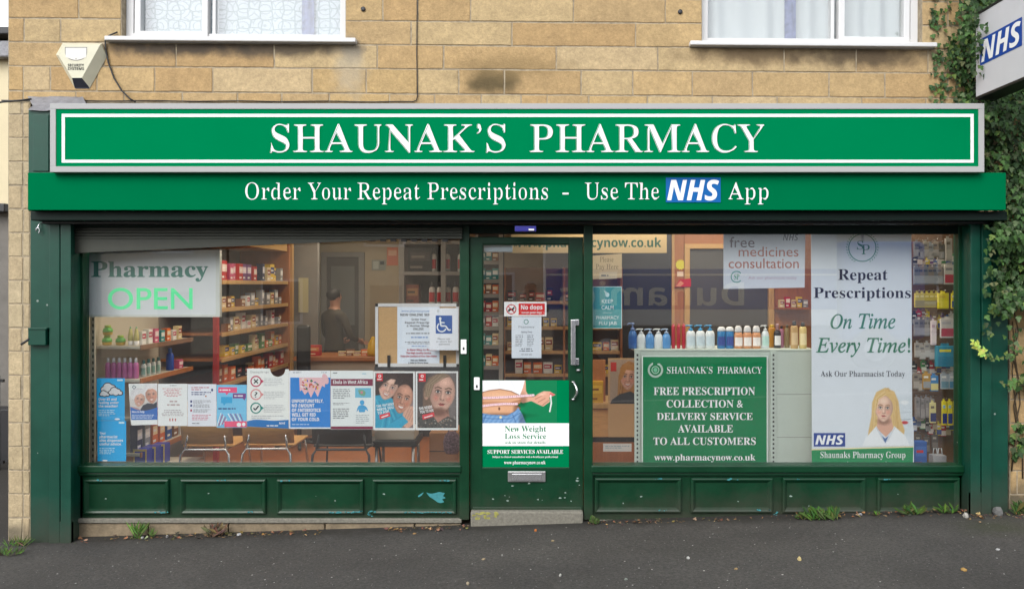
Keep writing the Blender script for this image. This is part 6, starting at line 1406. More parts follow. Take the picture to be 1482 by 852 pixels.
s.rect(929, 514.5, 1111, 516, (230, 240, 234)); s.rect(929, 516, 930.4, 684, (230, 240, 234)); s.rect(1109.6, 516, 1111, 684, (230, 240, 234))
s.ring(948.5, 535, 4.5, 5.6, (190, 230, 205), 20); s.ell(948.5, 535, 3, 3.4, (120, 200, 160), 12); s.up()
for i in range(26): t_ = math.radians(-60 + 300 * i / 25 + 0); s.ell(948.5 + 9.6 * math.cos(t_), 535 + 9.6 * math.sin(t_), 2.4, 1.2, (210, 236, 222), 7, rot=math.degrees(t_) + 55, up=False)
s.txt('SHAUNAK\u2019S', 965, 1031, 530.5, 540, 'serifm', WHT, 0, 5); s.txt('PHARMACY', 1038, 1102.5, 530.5, 540, 'serifm', WHT, 0, 5)
for t_, a, b, y0, y1 in (('FREE PRESCRIPTION', 946, 1092.5, 560, 571), ('COLLECTION &', 964.5, 1075, 578.5, 589), ('DELIVERY SERVICE', 950.5, 1089, 597, 607), ('AVAILABLE', 981, 1060.5, 614.5, 625), ('TO ALL CUSTOMERS', 945.5, 1093.5, 632.5, 643), ('www.pharmacynow.co.uk', 946.5, 1093, 656.5, 665.5)): s.txt(t_, a, b, y0, y1, 'serifb', WHT, 0, 5)
fin(s, 'green free prescription collection board on the face of the pale shelf unit', 'sign', 'prescription_board')
G = 'bottles along the top of the pale shelf unit'
zt = PZ(505, YG2) + .001; YT = YG2 + .06
def top(key, b, x, label, group=G, dy=0, cat='bottle'): put(key, b, (PX(x, YT + dy), YT + dy, zt), label, cat, group)
top('spray', bottle(.036, .15, .06, (50, 116, 190), (120, 150, 210), (40, 96, 170), .8, .7, True), 915.5, 'big blue spray bottle at the left end of the pale shelf unit')
WB = bottle(.037, .125, .036, (232, 240, 242), (236, 242, 244), None, .7, .66, True); BB = bottle(.036, .125, .036, (92, 158, 220), (180, 205, 235), None, .7, .66, True)
top('wb', WB, 928, 'white squat bottle between two blue bottles, nearer the spray bottle'); top('bb', BB, 940.5, 'light blue squat bottle between two white bottles'); top('wb', WB, 953, 'white squat bottle between two blue bottles, nearer the red tubes'); top('bb', BB, 964.5, 'light blue squat bottle beside the red tubes')
for x in (974.5, 982, 989.5): top('redt', bottle(.015, .19, .012, (196, 40, 60), (214, 70, 84), None, 1, .93), x, 'tall thin red tube in a group of three', 'three tall red tubes')
for x in (999.5, 1013.5, 1027.5): top('pump', bottle(.039, .15, .042, (240, 246, 246), (60, 170, 226), (206, 222, 228), .7, .78, True), x, 'white lotion bottle with sky blue pump', 'three white lotion bottles with blue pumps')
for x in (1044, 1056): top('sun', bottle(.034, .145, .032, (40, 130, 190), (238, 240, 240), (60, 80, 150), .6, .93, capw=.97), x, 'blue bottle with wide white cap', 'two blue bottles with white caps')
for x in (1068.5, 1081.5, 1094.5): top('oran', bottle(.037, .135, .05, (226, 160, 112), (228, 228, 228), (246, 240, 234), .65, .84, capw=.82), x, 'orange bottle with oval white label and pale cap', 'three orange bottles with white labels')
top('wht2', bottle(.032, .15, .04, (232, 242, 244), (236, 240, 240), (190, 225, 215), .7, .7, True), 1107.5, 'white pump bottle right of the three orange bottles')
top('amb', bottle(.028, .17, .02, (214, 150, 50), (226, 186, 40), None, .5, .9), 1117, 'amber tube with yellow cap behind the bottles', dy=.1)
top('blk', bottle(.03, .15, .05, (44, 44, 50), (170, 130, 130), (230, 230, 230), .7, .8), 1125, 'black bottle with pale neck label', dy=.05)
top('pnk', bottle(.02, .16, .02, (196, 130, 160), (50, 40, 50), None), 1131, 'slim pink bottle behind the black one', dy=.1); top('gld', bottle(.022, .17, .02, (150, 130, 90), (90, 80, 60), None), 1139, 'slim olive bottle beside the tall amber ones', dy=.08)
top('tal1', bottle(.031, .19, .034, (206, 170, 116), (30, 30, 30), (216, 190, 150), .7, .88), 1149.5, 'tall amber bottle with black cap', 'two tall amber and cream bottles'); top('tal2', bottle(.031, .182, .032, (232, 208, 140), (30, 30, 30), (240, 226, 180), .7, .88), 1162, 'tall cream bottle with black cap', 'two tall amber and cream bottles')
# pegboard of hanging packs on the right
YQ = 6.62
pb = thing('pegboard_stand', (PX(1356, YQ), YQ, ZF), 'brown pegboard stand with wire hooks at the right edge of the window', 'display stand')
p = MB(); p.box(PX(1300, YQ), PX(1410, YQ), YQ, YQ + .02, ZF, 2.5, M_PEG, .002); p.build('board', pb)
G = 'packs hanging on the pegboard'
def pack(w, h, c1, c2, c3, d=.018):
    def f():
        p = MB(); p.box(-w / 2, w / 2, -d, 0, -h, 0, ink(c1), .004); p.box(-w * .46, w * .46, -d - .001, -d + .002, -h * .92, -h * .5, ink(c2)); p.box(-w * .4, w * .15, -d - .0015, -d, -h * .28, -h * .16, ink(c3)); p.box(-w * .2, w * .2, -.004, -.002, -.002, .02, ink(c1)); return p.build('hanging_pack', origin=(0, 0, 0))
    return f
hk = []
def hang(key, f, x, y, label, Yh, cat='pack'):
    z = PZ(y, Yh); put(key, f, (PX(x, Yh), Yh, z), label, cat, G); hk.append((PX(x, Yh), Yh, z + .014))
YH = 6.42
for i, (x, c) in enumerate(((1326, (120, 122, 120)), (1332, (130, 130, 134)), (1339, (150, 148, 140)), (1346, (140, 150, 160)), (1353, (160, 150, 140)), (1361, (110, 104, 96)))): hang(('pk', c), pack(.05, .13, c, (170, 172, 176), (90, 90, 100)), x, 350 + 3 * (i % 2), 'dull grey pack in the top row of the pegboard', YH)
hang('silv', pack(.055, .19, (178, 176, 172), (196, 194, 190), (120, 110, 100), .03), 1371, 345, 'tall silver pack at the top right of the pegboard', YH)
for i, x in enumerate((1326, 1332, 1339, 1346, 1352, 1359)): hang(('pk2', i % 2), pack(.055, .15, ((128, 136, 150), (150, 140, 136))[i % 2], (168, 176, 186), (80, 90, 120)), x, 386, 'bluish grey pack in the second row of the pegboard', YH)
hang('wr', pack(.1, .165, (224, 222, 218), (196, 44, 70), (150, 150, 160)), 1374, 383, 'white and red pack right of the bluish grey packs', YH)
for i, x in enumerate((1327, 1334, 1341, 1348, 1355)): hang('yl0', pack(.05, .12, (214, 198, 90), (170, 160, 110), (240, 230, 160)), x, 424, 'faded yellow pack left of the bright yellow pack', YH)
hang('yel', pack(.09, .13, (240, 226, 20), (246, 232, 40), (230, 200, 30)), 1364, 424, 'bright yellow pack in the third row of the pegboard', 6.38); hang('yelb', pack(.05, .13, (236, 220, 40), (50, 90, 180), (240, 240, 240)), 1380, 424, 'yellow and blue pack at the right end of the third row', YH)
for i, x in enumerate((1326, 1333, 1339, 1345)): hang(('pk3', i % 2), pack(.05, .14, ((140, 140, 142), (120, 116, 116))[i % 2], (160, 160, 164), (90, 90, 96)), x, 462, 'dull pack in the fourth row of the pegboard', YH)
hang('wht4', pack(.045, .2, (226, 214, 222), (236, 226, 232), (190, 160, 180)), 1350, 464, 'narrow pinkish white pack in the fourth row', 6.38); hang('wr2', pack(.13, .16, (228, 224, 222), (200, 70, 100), (200, 200, 210)), 1371, 461, 'large white and pink pack in the fourth row', YH)
hang('tealp', pack(.17, .17, (36, 140, 170), (30, 126, 160), (230, 220, 60), .05), 1367, 500, 'puffy teal pouch with a yellow stripe', 6.38)
for i in range(4): hang('gry5', pack(.05, .12, (170, 166, 160), (190, 188, 184), (120, 120, 124)), 1327 + 7 * i, 496 + 3 * (i % 2), 'pale grey pack left of the teal pouch', YH)
for i in range(3): hang('gry6', pack(.05, .13, (150, 142, 132), (186, 180, 172), (90, 84, 90)), 1325 + 7 * i, 540 + 3 * (i % 2), 'drab pack at the left end of the sixth row', YH)
for i in range(3): hang('gry7', pack(.05, .13, (96, 90, 86), (130, 122, 116), (170, 164, 150)), 1328 + 12 * i, 628 + 4 * (i % 2), 'dark drab pack in the lowest row of the pegboard', 6.5)
for i, (x, a, b) in enumerate(((1340, (190, 150, 70), (160, 166, 170)), (1351, (70, 140, 200), (235, 225, 150)), (1366, (180, 190, 200), (120, 160, 180)), (1378, (190, 196, 202), (90, 150, 190)))): hang(('pk6', i), pack(.065, .13, a, b, (245, 245, 240)), x, 540 + (3 if i == 1 else 0), ('gold and grey', 'blue and cream', 'silver', 'pale blue')[i] + ' blister pack in the sixth row', 6.40)
for i in range(4): hang('gryt', pack(.035, .17, (140, 136, 138), (156, 152, 152), (110, 108, 110), .03), 1326 + 7 * i, 574 + 2 * (i % 2), 'hanging grey brush pack left of the toothbrush packs', 6.44)
hang('crm7', pack(.05, .17, (220, 212, 150), (40, 50, 110), (120, 110, 100)), 1349, 582, 'cream and navy toothbrush pack left of the yellow ones', 6.40)
for i in range(3): hang('tb', pack(.038, .2, (238, 222, 40), (30, 44, 130), (150, 200, 235)), 1365.5 + 8.2 * i, 580, 'yellow and navy toothbrush pack in a group of three', 6.38)
SM = {'red': ((196, 50, 56), (236, 226, 220)), 'green': ((70, 150, 90), (230, 236, 220)), 'blue': ((60, 110, 190), (226, 232, 240)), 'white': ((226, 226, 224), (120, 140, 170)), 'yellow': ((236, 216, 60), (70, 90, 150)), 'purple': ((120, 80, 150), (220, 210, 226)), 'brown': ((150, 116, 86), (206, 190, 160)), 'black': ((50, 50, 54), (160, 160, 164))}
cs = sorted(SM)
for k in range(44):
    c = cs[(k * 5 + k // 8) % 8]; x = 1323 + (k % 11) * 5.9 + R.uniform(-1, 1); y = (372, 452, 528, 606)[k // 11] + R.uniform(-6, 8)
    hang(('sm', c), pack(.045, .10, SM[c][0], SM[c][1], (240, 240, 236)), x, y, f'small {c} packet hanging close to the back of the pegboard', 6.53)
p = MB()
for x, y, z in hk: p.tube([(x, YQ, z + .004), (x, y - .03, z + .004), (x, y - .045, z + .014)], .0022, 5, M_CHROME)
p.build('hook', pb)
put('bluestand', carton(.1, .06, .22, (50, 100, 180), (70, 120, 200), (206, 50, 60)), (PX(1330, 6.35), 6.35, PZ(676, 6.35)), 'blue carton with red mark at the foot of the pegboard', 'carton', 'things at the foot of the pegboard')
p = MB(); cx, cz = PX(1356, 6.35), PZ(676, 6.35); p.box(cx - .055, cx + .055, 6.30, 6.38, cz, cz + .11, mat('silver_gift_bag', (176, 178, 184), .35), .006); p.box(cx - .056, cx + .056, 6.296, 6.30, cz + .03, cz + .045, ink((70, 110, 150)))
for sx in (-.02, .02): p.tube([(cx + sx - .018, 6.34, cz + .11), (cx + sx - .012, 6.34, cz + .16), (cx + sx + .012, 6.34, cz + .16), (cx + sx + .018, 6.34, cz + .11)], .004, 6, M_PAPER)
tag(p.build('gift_bag'), 'small silver gift bag with loop handles beside the blue carton', 'bag')
p = MB(); p.box(PX(1318, 6.3), PX(1392, 6.3), 6.26, 6.6, ZF, PZ(676, 6.35) - .002, M_PEG, .004); tag(p.build('display_plinth'), 'low brown plinth under the silver gift bag', 'plinth')
# --- chairs, table and bag by the left window
def chair(x, y, label, shell, frame, w=.43):
    t = thing('chair', (x, y, ZF), label, 'chair', 'chairs along the left window'); zb = .44
    def P(u, v, z): return (x + u, y + v, ZF + z)
    p = MB(); n = 12; vs = []; q = []
    for i in range(n + 1):
        u = (i / n - .5) * w; c = .035 * (1 - (2 * i / n - 1) ** 2)
        for (z, v) in ((.395, .03), (.56, .0), (.76, -.02)): vs.append(P(u, v - c, z)); q.append(P(u, v - c + .012, z))
    k = len(vs); fs = []
    for i in range(n):
        for j in range(2): a = 3 * i + j; fs.append((a, a + 3, a + 4, a + 1)); fs.append((k + a, k + a + 1, k + a + 4, k + a + 3))
        fs.append((3 * i, k + 3 * i, k + 3 * i + 3, 3 * i + 3)); fs.append((3 * i + 2, 3 * i + 5, k + 3 * i + 5, k + 3 * i + 2))
    fs += [(0, 1, k + 1, k), (1, 2, k + 2, k + 1), (3 * n, k + 3 * n, k + 3 * n + 1, 3 * n + 1), (3 * n + 1, k + 3 * n + 1, k + 3 * n + 2, 3 * n + 2)]
    p.mesh(vs + q, fs, shell, True); p.build('backrest', t)
    p = MB(); p.box(x - w / 2, x + w / 2, y + .05, y + .45, ZF + .365, ZF + .38, shell, .006); p.build('seat', t)
    p = MB()
    h = w / 2 + .005
    p.tube([P(-h, -.06, 0), P(-h + .02, -.02, .31), P(-h + .05, -.01, .355), P(h - .05, -.01, .355), P(h - .02, -.02, .31), P(h, -.06, 0)], .011, 8, frame)
    p.tube([P(-h, .48, 0), P(-h + .03, .42, .35), P(h - .03, .42, .35), P(h, .48, 0)], .011, 8, frame)
    for sx in (-1, 1): p.tube([P(sx * (h - .03), .42, .35), P(sx * (h - .05), -.01, .36), P(sx * (h - .07), .012, .50)], .010, 8, frame)
    p.build('frame', t)
    return t
YCH = 6.42
chair(PX(298, YCH), YCH, 'tan plywood chair with chrome legs nearest the left wall shelving', M_PLY, M_CHROME); chair(PX(385, YCH), YCH + .03, 'tan plywood chair with chrome legs next to the black chair', M_PLY, M_CHROME)
chair(PX(494, YCH), YCH, 'black chair with dark grey legs under the maroon banded notice', M_DARK, mat('dark_steel', (90, 90, 94), .35, .7), .5)
t = thing('side_table', (PX(572, 6.7), 6.7, ZF), 'dark side table with steel legs right of the black chair', 'table')
p = MB(); p.box(PX(541, 6.6), PX(604, 6.6), 6.55, 6.95, PZ(645, 6.6), PZ(636, 6.6), M_DARK, .004); p.build('tabletop', t); p = MB()
for x in (545, 598):
    for y in (6.6, 6.9): p.tube([(PX(x, 6.6), y, ZF), (PX(x, 6.6), y, PZ(645, 6.6))], .014, 8, M_ALU)
p.build('frame', t)
p = MB(); p.box(PX(542, 6.6), PX(600, 6.6), 6.6, 6.85, PZ(636, 6.6) + .001, PZ(621, 6.6), mat('off_white_box', (222, 212, 198), .6), .004); tag(p.build('box'), 'flat off-white box on the dark side table', 'box')
p = MB(); p.box(PX(622, 6.75), PX(664, 6.75), 6.72, 7.1, ZF, PZ(625, 6.75), mat('cardboard', (172, 124, 82), .8, var=.05), .004); p.box(PX(622, 6.75), PX(664, 6.75), 6.718, 6.721, PZ(652, 6.75), PZ(651, 6.75), M_DARK); tag(p.build('cardboard_box'), 'brown cardboard box on the floor beside the door post', 'box')
mbag = mat('patterned_cloth', (120, 96, 110), .9, var=.8, scale=60)
p = MB(); p.lathe([(.05, 0), (.07, .03), (.075, .1), (.06, .16), (.03, .19)], (PX(654, 6.55), 6.55, PZ(656, 6.55)), 16, mbag, 1, .55); p.tube([(PX(649, 6.55), 6.55, PZ(626, 6.55)), (PX(650, 6.55), 6.55, PZ(600, 6.55)), (PX(657, 6.55), 6.55, PZ(600, 6.55)), (PX(659, 6.55), 6.55, PZ(626, 6.55))], .006, 6, mbag)
tag(p.build('cloth_bag'), 'patterned cloth bag hanging by the door post', 'bag')

# ---------------------------------------------------------------- things on the wall
p = MB(); Yf, Yb = YW - .065, YW - .008
Fp = [(92, 65), (145, 65), (137, 79.5), (118.5, 113), (104, 113), (85, 80.5)]; Bp = [(91.5, 63), (149, 63.5), (156, 82), (131, 128), (109, 128), (82, 80)]
f3 = [(PX(x, Yf), Yf, PZ(y, Yf)) for x, y in Fp]; b3 = [(PX(x, YW), Yb, wz(y)) for x, y in Bp]
M_AL = mat('cream_alarm_plastic', (226, 222, 196), .45, var=.06, scale=8); M_LENS = mat('dark_blue_lens', (30, 34, 52), .15)
al = thing('alarm_box', (PX(118, YW), YW, wz(128)), 'cream tapering burglar alarm box with a dark lens under the lace curtained window', 'alarm box')
p.poly(list(reversed(f3)), M_AL)
for i in range(6):
    j = (i + 1) % 6
    if i == 3: continue
    p.poly([f3[i], f3[j], b3[j], b3[i]], M_AL)
p.build('casing', al)
p = MB(); p.poly([f3[3], f3[4], b3[4], b3[3]], M_LENS); p.poly([b3[3], b3[4], (b3[4][0] + .01, Yb, b3[4][2] - .004), (b3[3][0] - .01, Yb, b3[3][2] - .004)], M_LENS); p.build('lens', al)
s = Sheet(Yf - .001); k_ = (YW) / Yf
def al_(x, y): return (x, y)
s.pg([al_(*q) for q in ((94, 68.5), (126, 68.5), (126, 83.5), (110, 89.5), (94, 83.5))], (120, 120, 116)); s.pg([al_(*q) for q in ((95, 69.5), (125, 69.5), (125, 83), (110, 88.4), (95, 83))], (226, 222, 214)); s.ell(*al_(110, 85.5), .8, .8, (60, 60, 60), 8)
for i, t_ in enumerate(('SECURITY', 'SYSTEMS')):
    a = al_(98.2, 92.8 + 5 * i); b = al_(121.6, 96.6 + 5 * i); s.txt(t_, a[0], b[0], a[1], b[1], 'sansb', (52, 54, 50), .01)
s.build('lettering', al)
def cable(pts, r, label, y=YW - .014, m=M_BLACK, sag=True):
    q = [(PX(x, YW), y, wz(v)) for x, v in pts]
    p = MB(); p.tube(q, r, 7, m); return tag(p.build('cable', origin=(0, 0, 0)), label, 'cable')
cable([(604, -150), (604, 20), (603.5, 80), (604.5, 140), (603, 146), (598, 148)] + [(x, 148 - .0035 * (600 - x) + .5 * math.sin(x * .05)) for x in range(580, 0, -18)], .004, 'thin black cable running down the wall and along the top of the sign')
cable([(172, 48), (160, 53), (154.5, 60), (155, 72), (159, 92), (167, 114), (178, 132), (190, 144), (198, 148.5)], .006, 'black cable curving from the window corner down beside the alarm box', YW - .02)
cable([(8, 165), (20, 162), (36, 159), (60, 157), (76, 155)], .007, 'short black cable at the left end of the fascia', 5.60)
for (x, y) in ((526, 14), (984, 18)): p = MB(); p.lathe([(.018, -.002), (.018, .004), (.008, .006)], (0, 0, 0), 10, M_DARK); o = p.build('bolt_cap', origin=(0, 0, 0)); o.location = (PX(x, YW), YW - .01, wz(y)); o.rotation_euler.x = math.pi / 2; tag(o, 'small dark bolt head in the stone right of the lace curtained window' if x < 700 else 'small dark bolt head in the stone left of the net curtained window', 'bolt')
p = MB()
for v in range(len(p.v)): pass
M_PMET = M_PIL
p.box(PX(43.5, 5.76), PX(69, 5.76), 5.735, 5.782, PZ(499, 5.76), PZ(475, 5.76), M_PIL, .004); p.box(PX(43, 5.75), PX(70, 5.75), 5.728, 5.782, PZ(476.5, 5.75), PZ(474, 5.75), M_PIL, .002)
hb = thing('hasp', (PX(55, 5.76), 5.76, PZ(500, 5.76)), 'green painted hasp with a small dark padlock bolt on the left pilaster', 'hasp'); p.build('plate', hb)
p = MB(); p.tube([(PX(44, 5.75), 5.74, PZ(490, 5.75)), (PX(33, 5.75), 5.73, PZ(498, 5.75))], .009, 8, M_DARK); p.build('bolt', hb)
p = MB(); q = []
for i in range(12): t_ = -1.2 + 4.6 * i / 11; q.append((PX(54, 5.75) + .014 * math.cos(t_), 5.765 - .01, PZ(333.5, 5.75) + .022 * math.sin(t_)))
p.tube([(PX(56, 5.75), 5.78, PZ(322, 5.75)), (PX(55.5, 5.75), 5.757, PZ(325, 5.75))] + q[::-1], .004, 7, M_CHROME); tag(p.build('hook'), 'small white metal hook near the top of the left pilaster', 'hook')
# projecting sign
XS = 3.26; Y1, Y0s = 5.62, 4.72; z0, z1 = 3.155, 3.76
ns = thing('projecting_sign', (XS, Y1, z0), 'white projecting health service box sign half hidden in ivy', 'sign')
M_SBX = mat('sign_box_white', (224, 224, 228), .45, var=.04, scale=4)
p = MB(); p.box(XS, XS + .15, Y0s, Y1, z0, z1, M_SBX, .006); p.build('box', ns)
p = MB(); p.box(XS - .004, XS + .154, Y0s - .004, Y1 + .004, z0 - .012, z0 + .008, M_BLACK, .003); p.box(XS - .004, XS + .154, Y0s - .004, Y1 + .004, z1 - .008, z1 + .012, M_BLACK, .003); p.build('frame', ns)
p = MB(); p.tube([(XS + .075, Y1, z0 + .1), (XS + .075, YW - .01, z0 + .1)], .02, 8, M_BLACK); p.tube([(XS + .075, Y1, z1 - .1), (XS + .075, YW - .01, z1 - .1)], .02, 8, M_BLACK); p.build('bracket', ns)
p = MB(); ya, yb = 5.56, 5.085; za, zb = 3.375, 3.565
p.poly([(XS - .002, ya, za), (XS - .002, yb, za), (XS - .002, yb, zb), (XS - .002, ya, zb)], mat('nhs_deep_blue', (22, 76, 170), .5, spec=.25))
text3(p, 'NHS', 'sansbi', (XS - .004, ya, za), (0, -1, 0), (0, 0, 1), .02, .462, .15, M_WHITE, .01, 6)
for v in range(len(p.v)):
    if p.v[v][0] < XS - .003: p.v[v] = (p.v[v][0], p.v[v][1], p.v[v][2] + .02)
p.build('lettering', ns)

# ---------------------------------------------------------------- ivy, weeds and litter
M_LEAF = tonemat('ivy_leaf', .55, 0, 1, .25, 30); M_LEAF.node_tree.nodes['Principled BSDF'].inputs['Specular IOR Level'].default_value = .22
M_WEED = tonemat('weed_leaf', .75, 0, 1, .2, 40); M_WEED.node_tree.nodes['Principled BSDF'].inputs['Specular IOR Level'].default_value = .2
M_DEAD = tonemat('dry_leaf', .85, 0, 1, .25, 60)
M_TWIG = mat('ivy_stem', (84, 70, 52), .9)
LOBE = [(0, 0), (.30, .02), (.52, .36), (.24, .46), (.30, .66), (0, 1.05)]
def leaf(mb_, c, size, nrm, up, tone, m, lobe=LOBE, fold=.16):
    n = Vector(nrm).normalized(); u = Vector(up); u = (u - n * u.dot(n)).normalized(); s_ = u.cross(n); c = Vector(c)
    def V(a, b, h): return c + s_ * (a * size) + u * (b * size) + n * (h * size)
    r = [V(a, b, fold * abs(a) * 1.2 - .12 * b * b) for a, b in lobe]; l = [V(-a, b, fold * abs(a) * 1.2 - .12 * b * b) for a, b in lobe]
    mb_.poly(r, m, False, tone); mb_.poly([l[0]] + list(reversed(l[1:])), m, False, tuple(t * .93 for t in tone))
def ivytone(young=0):
    a = R.random(); b = R.uniform(.6, 1.35)
    if young: c = (.13, .20, .045)
    elif a < .42: c = (.026, .062, .018)
    elif a < .82: c = (.048, .108, .026)
    elif a < .95: c = (.085, .125, .055)
    else: c = (.11, .12, .05)
    return tuple(q * b for q in c)
def ivyleaves(mb_, n, fn, young=.0):
    k = 0
    while k < n:
        r = fn()
        if r is None: continue
        x, y, z, sz = r
        nrm = (R.uniform(-.7, .55), -1, R.uniform(-.1, .75)); leaf(mb_, (x, y, z), sz * R.uniform(.7, 1.3), nrm, (R.uniform(-.7, .7), R.uniform(-.2, .2), -1), ivytone(R.random() < young), M_LEAF); k += 1
def clump(x, z): return noise.noise(Vector((x * 3.1, z * 3.1, 4.2))) + .5 * noise.noise(Vector((x * 8, z * 8, 1.7)))
iv = thing('ivy', (3.6, 5.8, ground(3.6)), 'thick dark green ivy climbing the wall around the projecting sign', 'ivy')
p = MB()
def regA():       # beside and below the right hand window
    x, y = R.uniform(1344, 1500), R.uniform(-170, 152)
    edge = 1374 + 10 * math.sin(y * .06) + 8 * math.sin(y * .023 + 1) + (8 if y > 120 else 0)
    X, Z = PX(x, YW), wz(y); c = clump(X, Z)
    if x < edge and R.random() > .09 + .5 * max(0, c): return None
    if x >= edge and c < -.42 and x < edge + 20: return None
    d = .02 + (max(0, min(1, (x - edge + 12) / 40))) * (.10 + .10 * max(0, c + .3)) * R.random() ** .6
    return X, YW - d, Z, .034
ivyleaves(p, 6200, regA, .08)
def regB():       # deep mass right of the signs
    x, y = R.uniform(1424, 1780), R.uniform(146, 520); X0 = PX(x, YW)
    left = 1420 if y < 250 else 1444 if y < 304 else 1442 + 6 * math.sin(y * .07) + max(0, y - 400) * .16
    if x < left and R.random() > .16: return None
    if y > 470 + 26 * math.sin(x * .05) and R.random() > .12: return None
    c = clump(X0, wz(y)); d = .04 + (.20 + .22 * c) * R.random() ** .5
    d = max(.02, d)
    if x < 1462 and y > 300 and d < .10: d = .10 + .06 * R.random()
    Yv = YW - d
    return PX(x, Yv), Yv, PZ(y, Yv), .038
ivyleaves(p, 11500, regB, .06)
def regC():
    x, y = R.uniform(1462, 1700), R.uniform(490, 660)
    if clump(PX(x, YW), wz(y)) < .22 - max(0, x - 1490) * .0015: return None
    Yv = YW - R.uniform(.01, .07); return PX(x, Yv), Yv, PZ(y, Yv), .045
ivyleaves(p, 620, regC, .05)
def regD():       # over the roof side of the projecting sign
    x, y = R.uniform(1388, 1440), R.uniform(-60, 60); Yv = R.uniform(5.45, 5.75); return PX(x, Yv), Yv, PZ(y, Yv), .036
ivyleaves(p, 300, regD, .04)
def regE():
    x = R.uniform(1406, 1428); y = R.uniform(45, 108); Yv = R.uniform(5.5, 5.6)
    if R.random() > .5 - (x - 1406) * .018: return None
    return PX(x, Yv), Yv, PZ(y, Yv), .034
ivyleaves(p, 46, regE, .1)
p.build('foliage', iv, tone=True)
st = MB()
for _ in range(26):
    x = R.uniform(1385, 1560); y = R.uniform(300, 700) if x > 1462 else R.uniform(0, 120); q = []
    if x < 1462: q = [(x + R.uniform(-6, 6) + 6 * k, y - 34 * k) for k in range(5)]
    else: q = [(x + R.uniform(-7, 7), y - 36 * k) for k in range(7)]
    st.tube([(PX(a, YW), YW - .012 - .004 * (k % 2), wz(b)) for k, (a, b) in enumerate(q)], .006, 5, M_TWIG, .003)
st.build('stem', iv)
# straggling shoot across the right pilaster
sh = thing('ivy_shoot', (PX(1445, 5.7), 5.70, PZ(520, 5.7)), 'trailing ivy shoot with yellow green tip reaching across the right pilaster', 'ivy')
q = [(1488, 503), (1470, 511), (1455, 517), (1440, 519), (1428, 515), (1419, 507), (1412, 500), (1408, 497)]
st = MB(); st.tube([(PX(x, 5.7), 5.71 - .002 * i, PZ(y, 5.7)) for i, (x, y) in enumerate(q)], .003, 5, M_TWIG, .0015); st.build('stem', sh)
p = MB()
for i in range(46):
    t_ = i / 45 * (len(q) - 1); a = min(int(t_), len(q) - 2); f_ = t_ - a; x = q[a][0] + (q[a + 1][0] - q[a][0]) * f_; y = q[a][1] + (q[a + 1][1] - q[a][1]) * f_
    tip = x < 1426; c = tuple(v * R.uniform(.8, 1.2) for v in ((.42, .50, .10) if tip else (.13, .21, .06)))
    leaf(p, (PX(x + R.uniform(-2, 2), 5.69), 5.69 - R.uniform(0, .03), PZ(y + R.uniform(-4, 3), 5.69)), (.036 if tip else .03) * R.uniform(.7, 1.25), (R.uniform(-.6, .6), -1, R.uniform(0, .7)), (R.uniform(-1, .4), 0, R.uniform(-.8, .8)), c, M_LEAF)
p.build('foliage', sh, tone=True)
for (xa, ya, xb, yb, n, lb) in ((1466, 395, 1430, 392, 12, 'short ivy spray sticking out over the right pilaster, upper one'), (1470, 450, 1436, 447, 22, 'bright ivy spray sticking out over the right pilaster below the dark mass'), (1484, 556, 1450, 555, 16, 'low ivy spray crossing the pale wall stones at the right edge')):
    sh = thing('ivy_shoot', (PX(xa, 5.72), 5.72, PZ(ya, 5.72)), lb, 'ivy'); st = MB(); st.tube([(PX(xa, 5.75), 5.75, PZ(ya, 5.75)), (PX((xa + xb) / 2, 5.69), 5.69, PZ((ya + yb) / 2 + 4, 5.69)), (PX(xb, 5.66), 5.66, PZ(yb, 5.66))], .003, 5, M_TWIG); st.build('stem', sh)
    p = MB()
    for i in range(n):
        t_ = R.random(); x = xa + (xb - xa) * t_; y = ya + (yb - ya) * t_ + R.uniform(-9, 9) * (1 - t_ * .6); Yv = 5.75 - .09 * t_ - R.uniform(0, .03)
        leaf(p, (PX(x, Yv), Yv, PZ(y, Yv)), .042 * R.uniform(.7, 1.2), (R.uniform(-.6, .6), -1, R.uniform(0, .7)), (R.uniform(-.8, .5), 0, R.uniform(-1, .3)), tuple(v * R.uniform(.7, 1.3) for v in (.10, .17, .045)), M_LEAF)
    p.build('foliage', sh, tone=True)
BLADE = [(0, 0), (.045, .2), (.05, .5), (.03, .8), (0, 1)]
LANCE = [(0, 0), (.04, .15), (.10, .40), (.12, .62), (.05, .86), (0, 1)]
def gp(px, py):                                # point on the pavement under a pixel
    Y = 5.5
    for _ in range(12): X = PX(px, Y); Y = (HC - ground(X)) * F / (py - CY)
    return PX(px, Y), Y, ground(PX(px, Y))
def weed(px, py, Yw, r, h, n, tones, label, lobe=LANCE, cat='weed', name='weed', m=None, lean=.8, sz=1):
    X = PX(px, Yw); z = ground(X) if Yw < 5.88 else max(ground(X), PZ(py, Yw)); t = thing(name, (X, Yw, z), label, cat); p = MB()
    for i in range(n):
        a = R.uniform(0, 6.283); e = R.uniform(.1, lean); L = h * R.uniform(.6, 1.15); d = Vector((math.cos(a) * e, math.sin(a) * e * .6 - .12, 1 - .4 * e)).normalized()
        b = Vector((X + R.uniform(-r, r) * .5, Yw + R.uniform(-.5, .3) * r * .4, z + R.uniform(0, h * .25)))
        leaf(p, b, L * sz, Vector((d.x * -.6 + R.uniform(-.3, .3), -.9, .55)), d, tuple(v * R.uniform(.7, 1.3) for v in R.choice(tones)), m or M_WEED, lobe, .25)
    p.build('leaves', t, tone=True)
    q = MB()
    for i in range(4): a = R.uniform(0, 6.283); q.tube([(X, Yw, z - .01), (X + .2 * r * math.cos(a), Yw, z + h * .2), (X + .5 * r * math.cos(a), Yw + .02 * math.sin(a), z + h * .45)], .0022, 5, M_TWIG)
    q.build('stem', t)
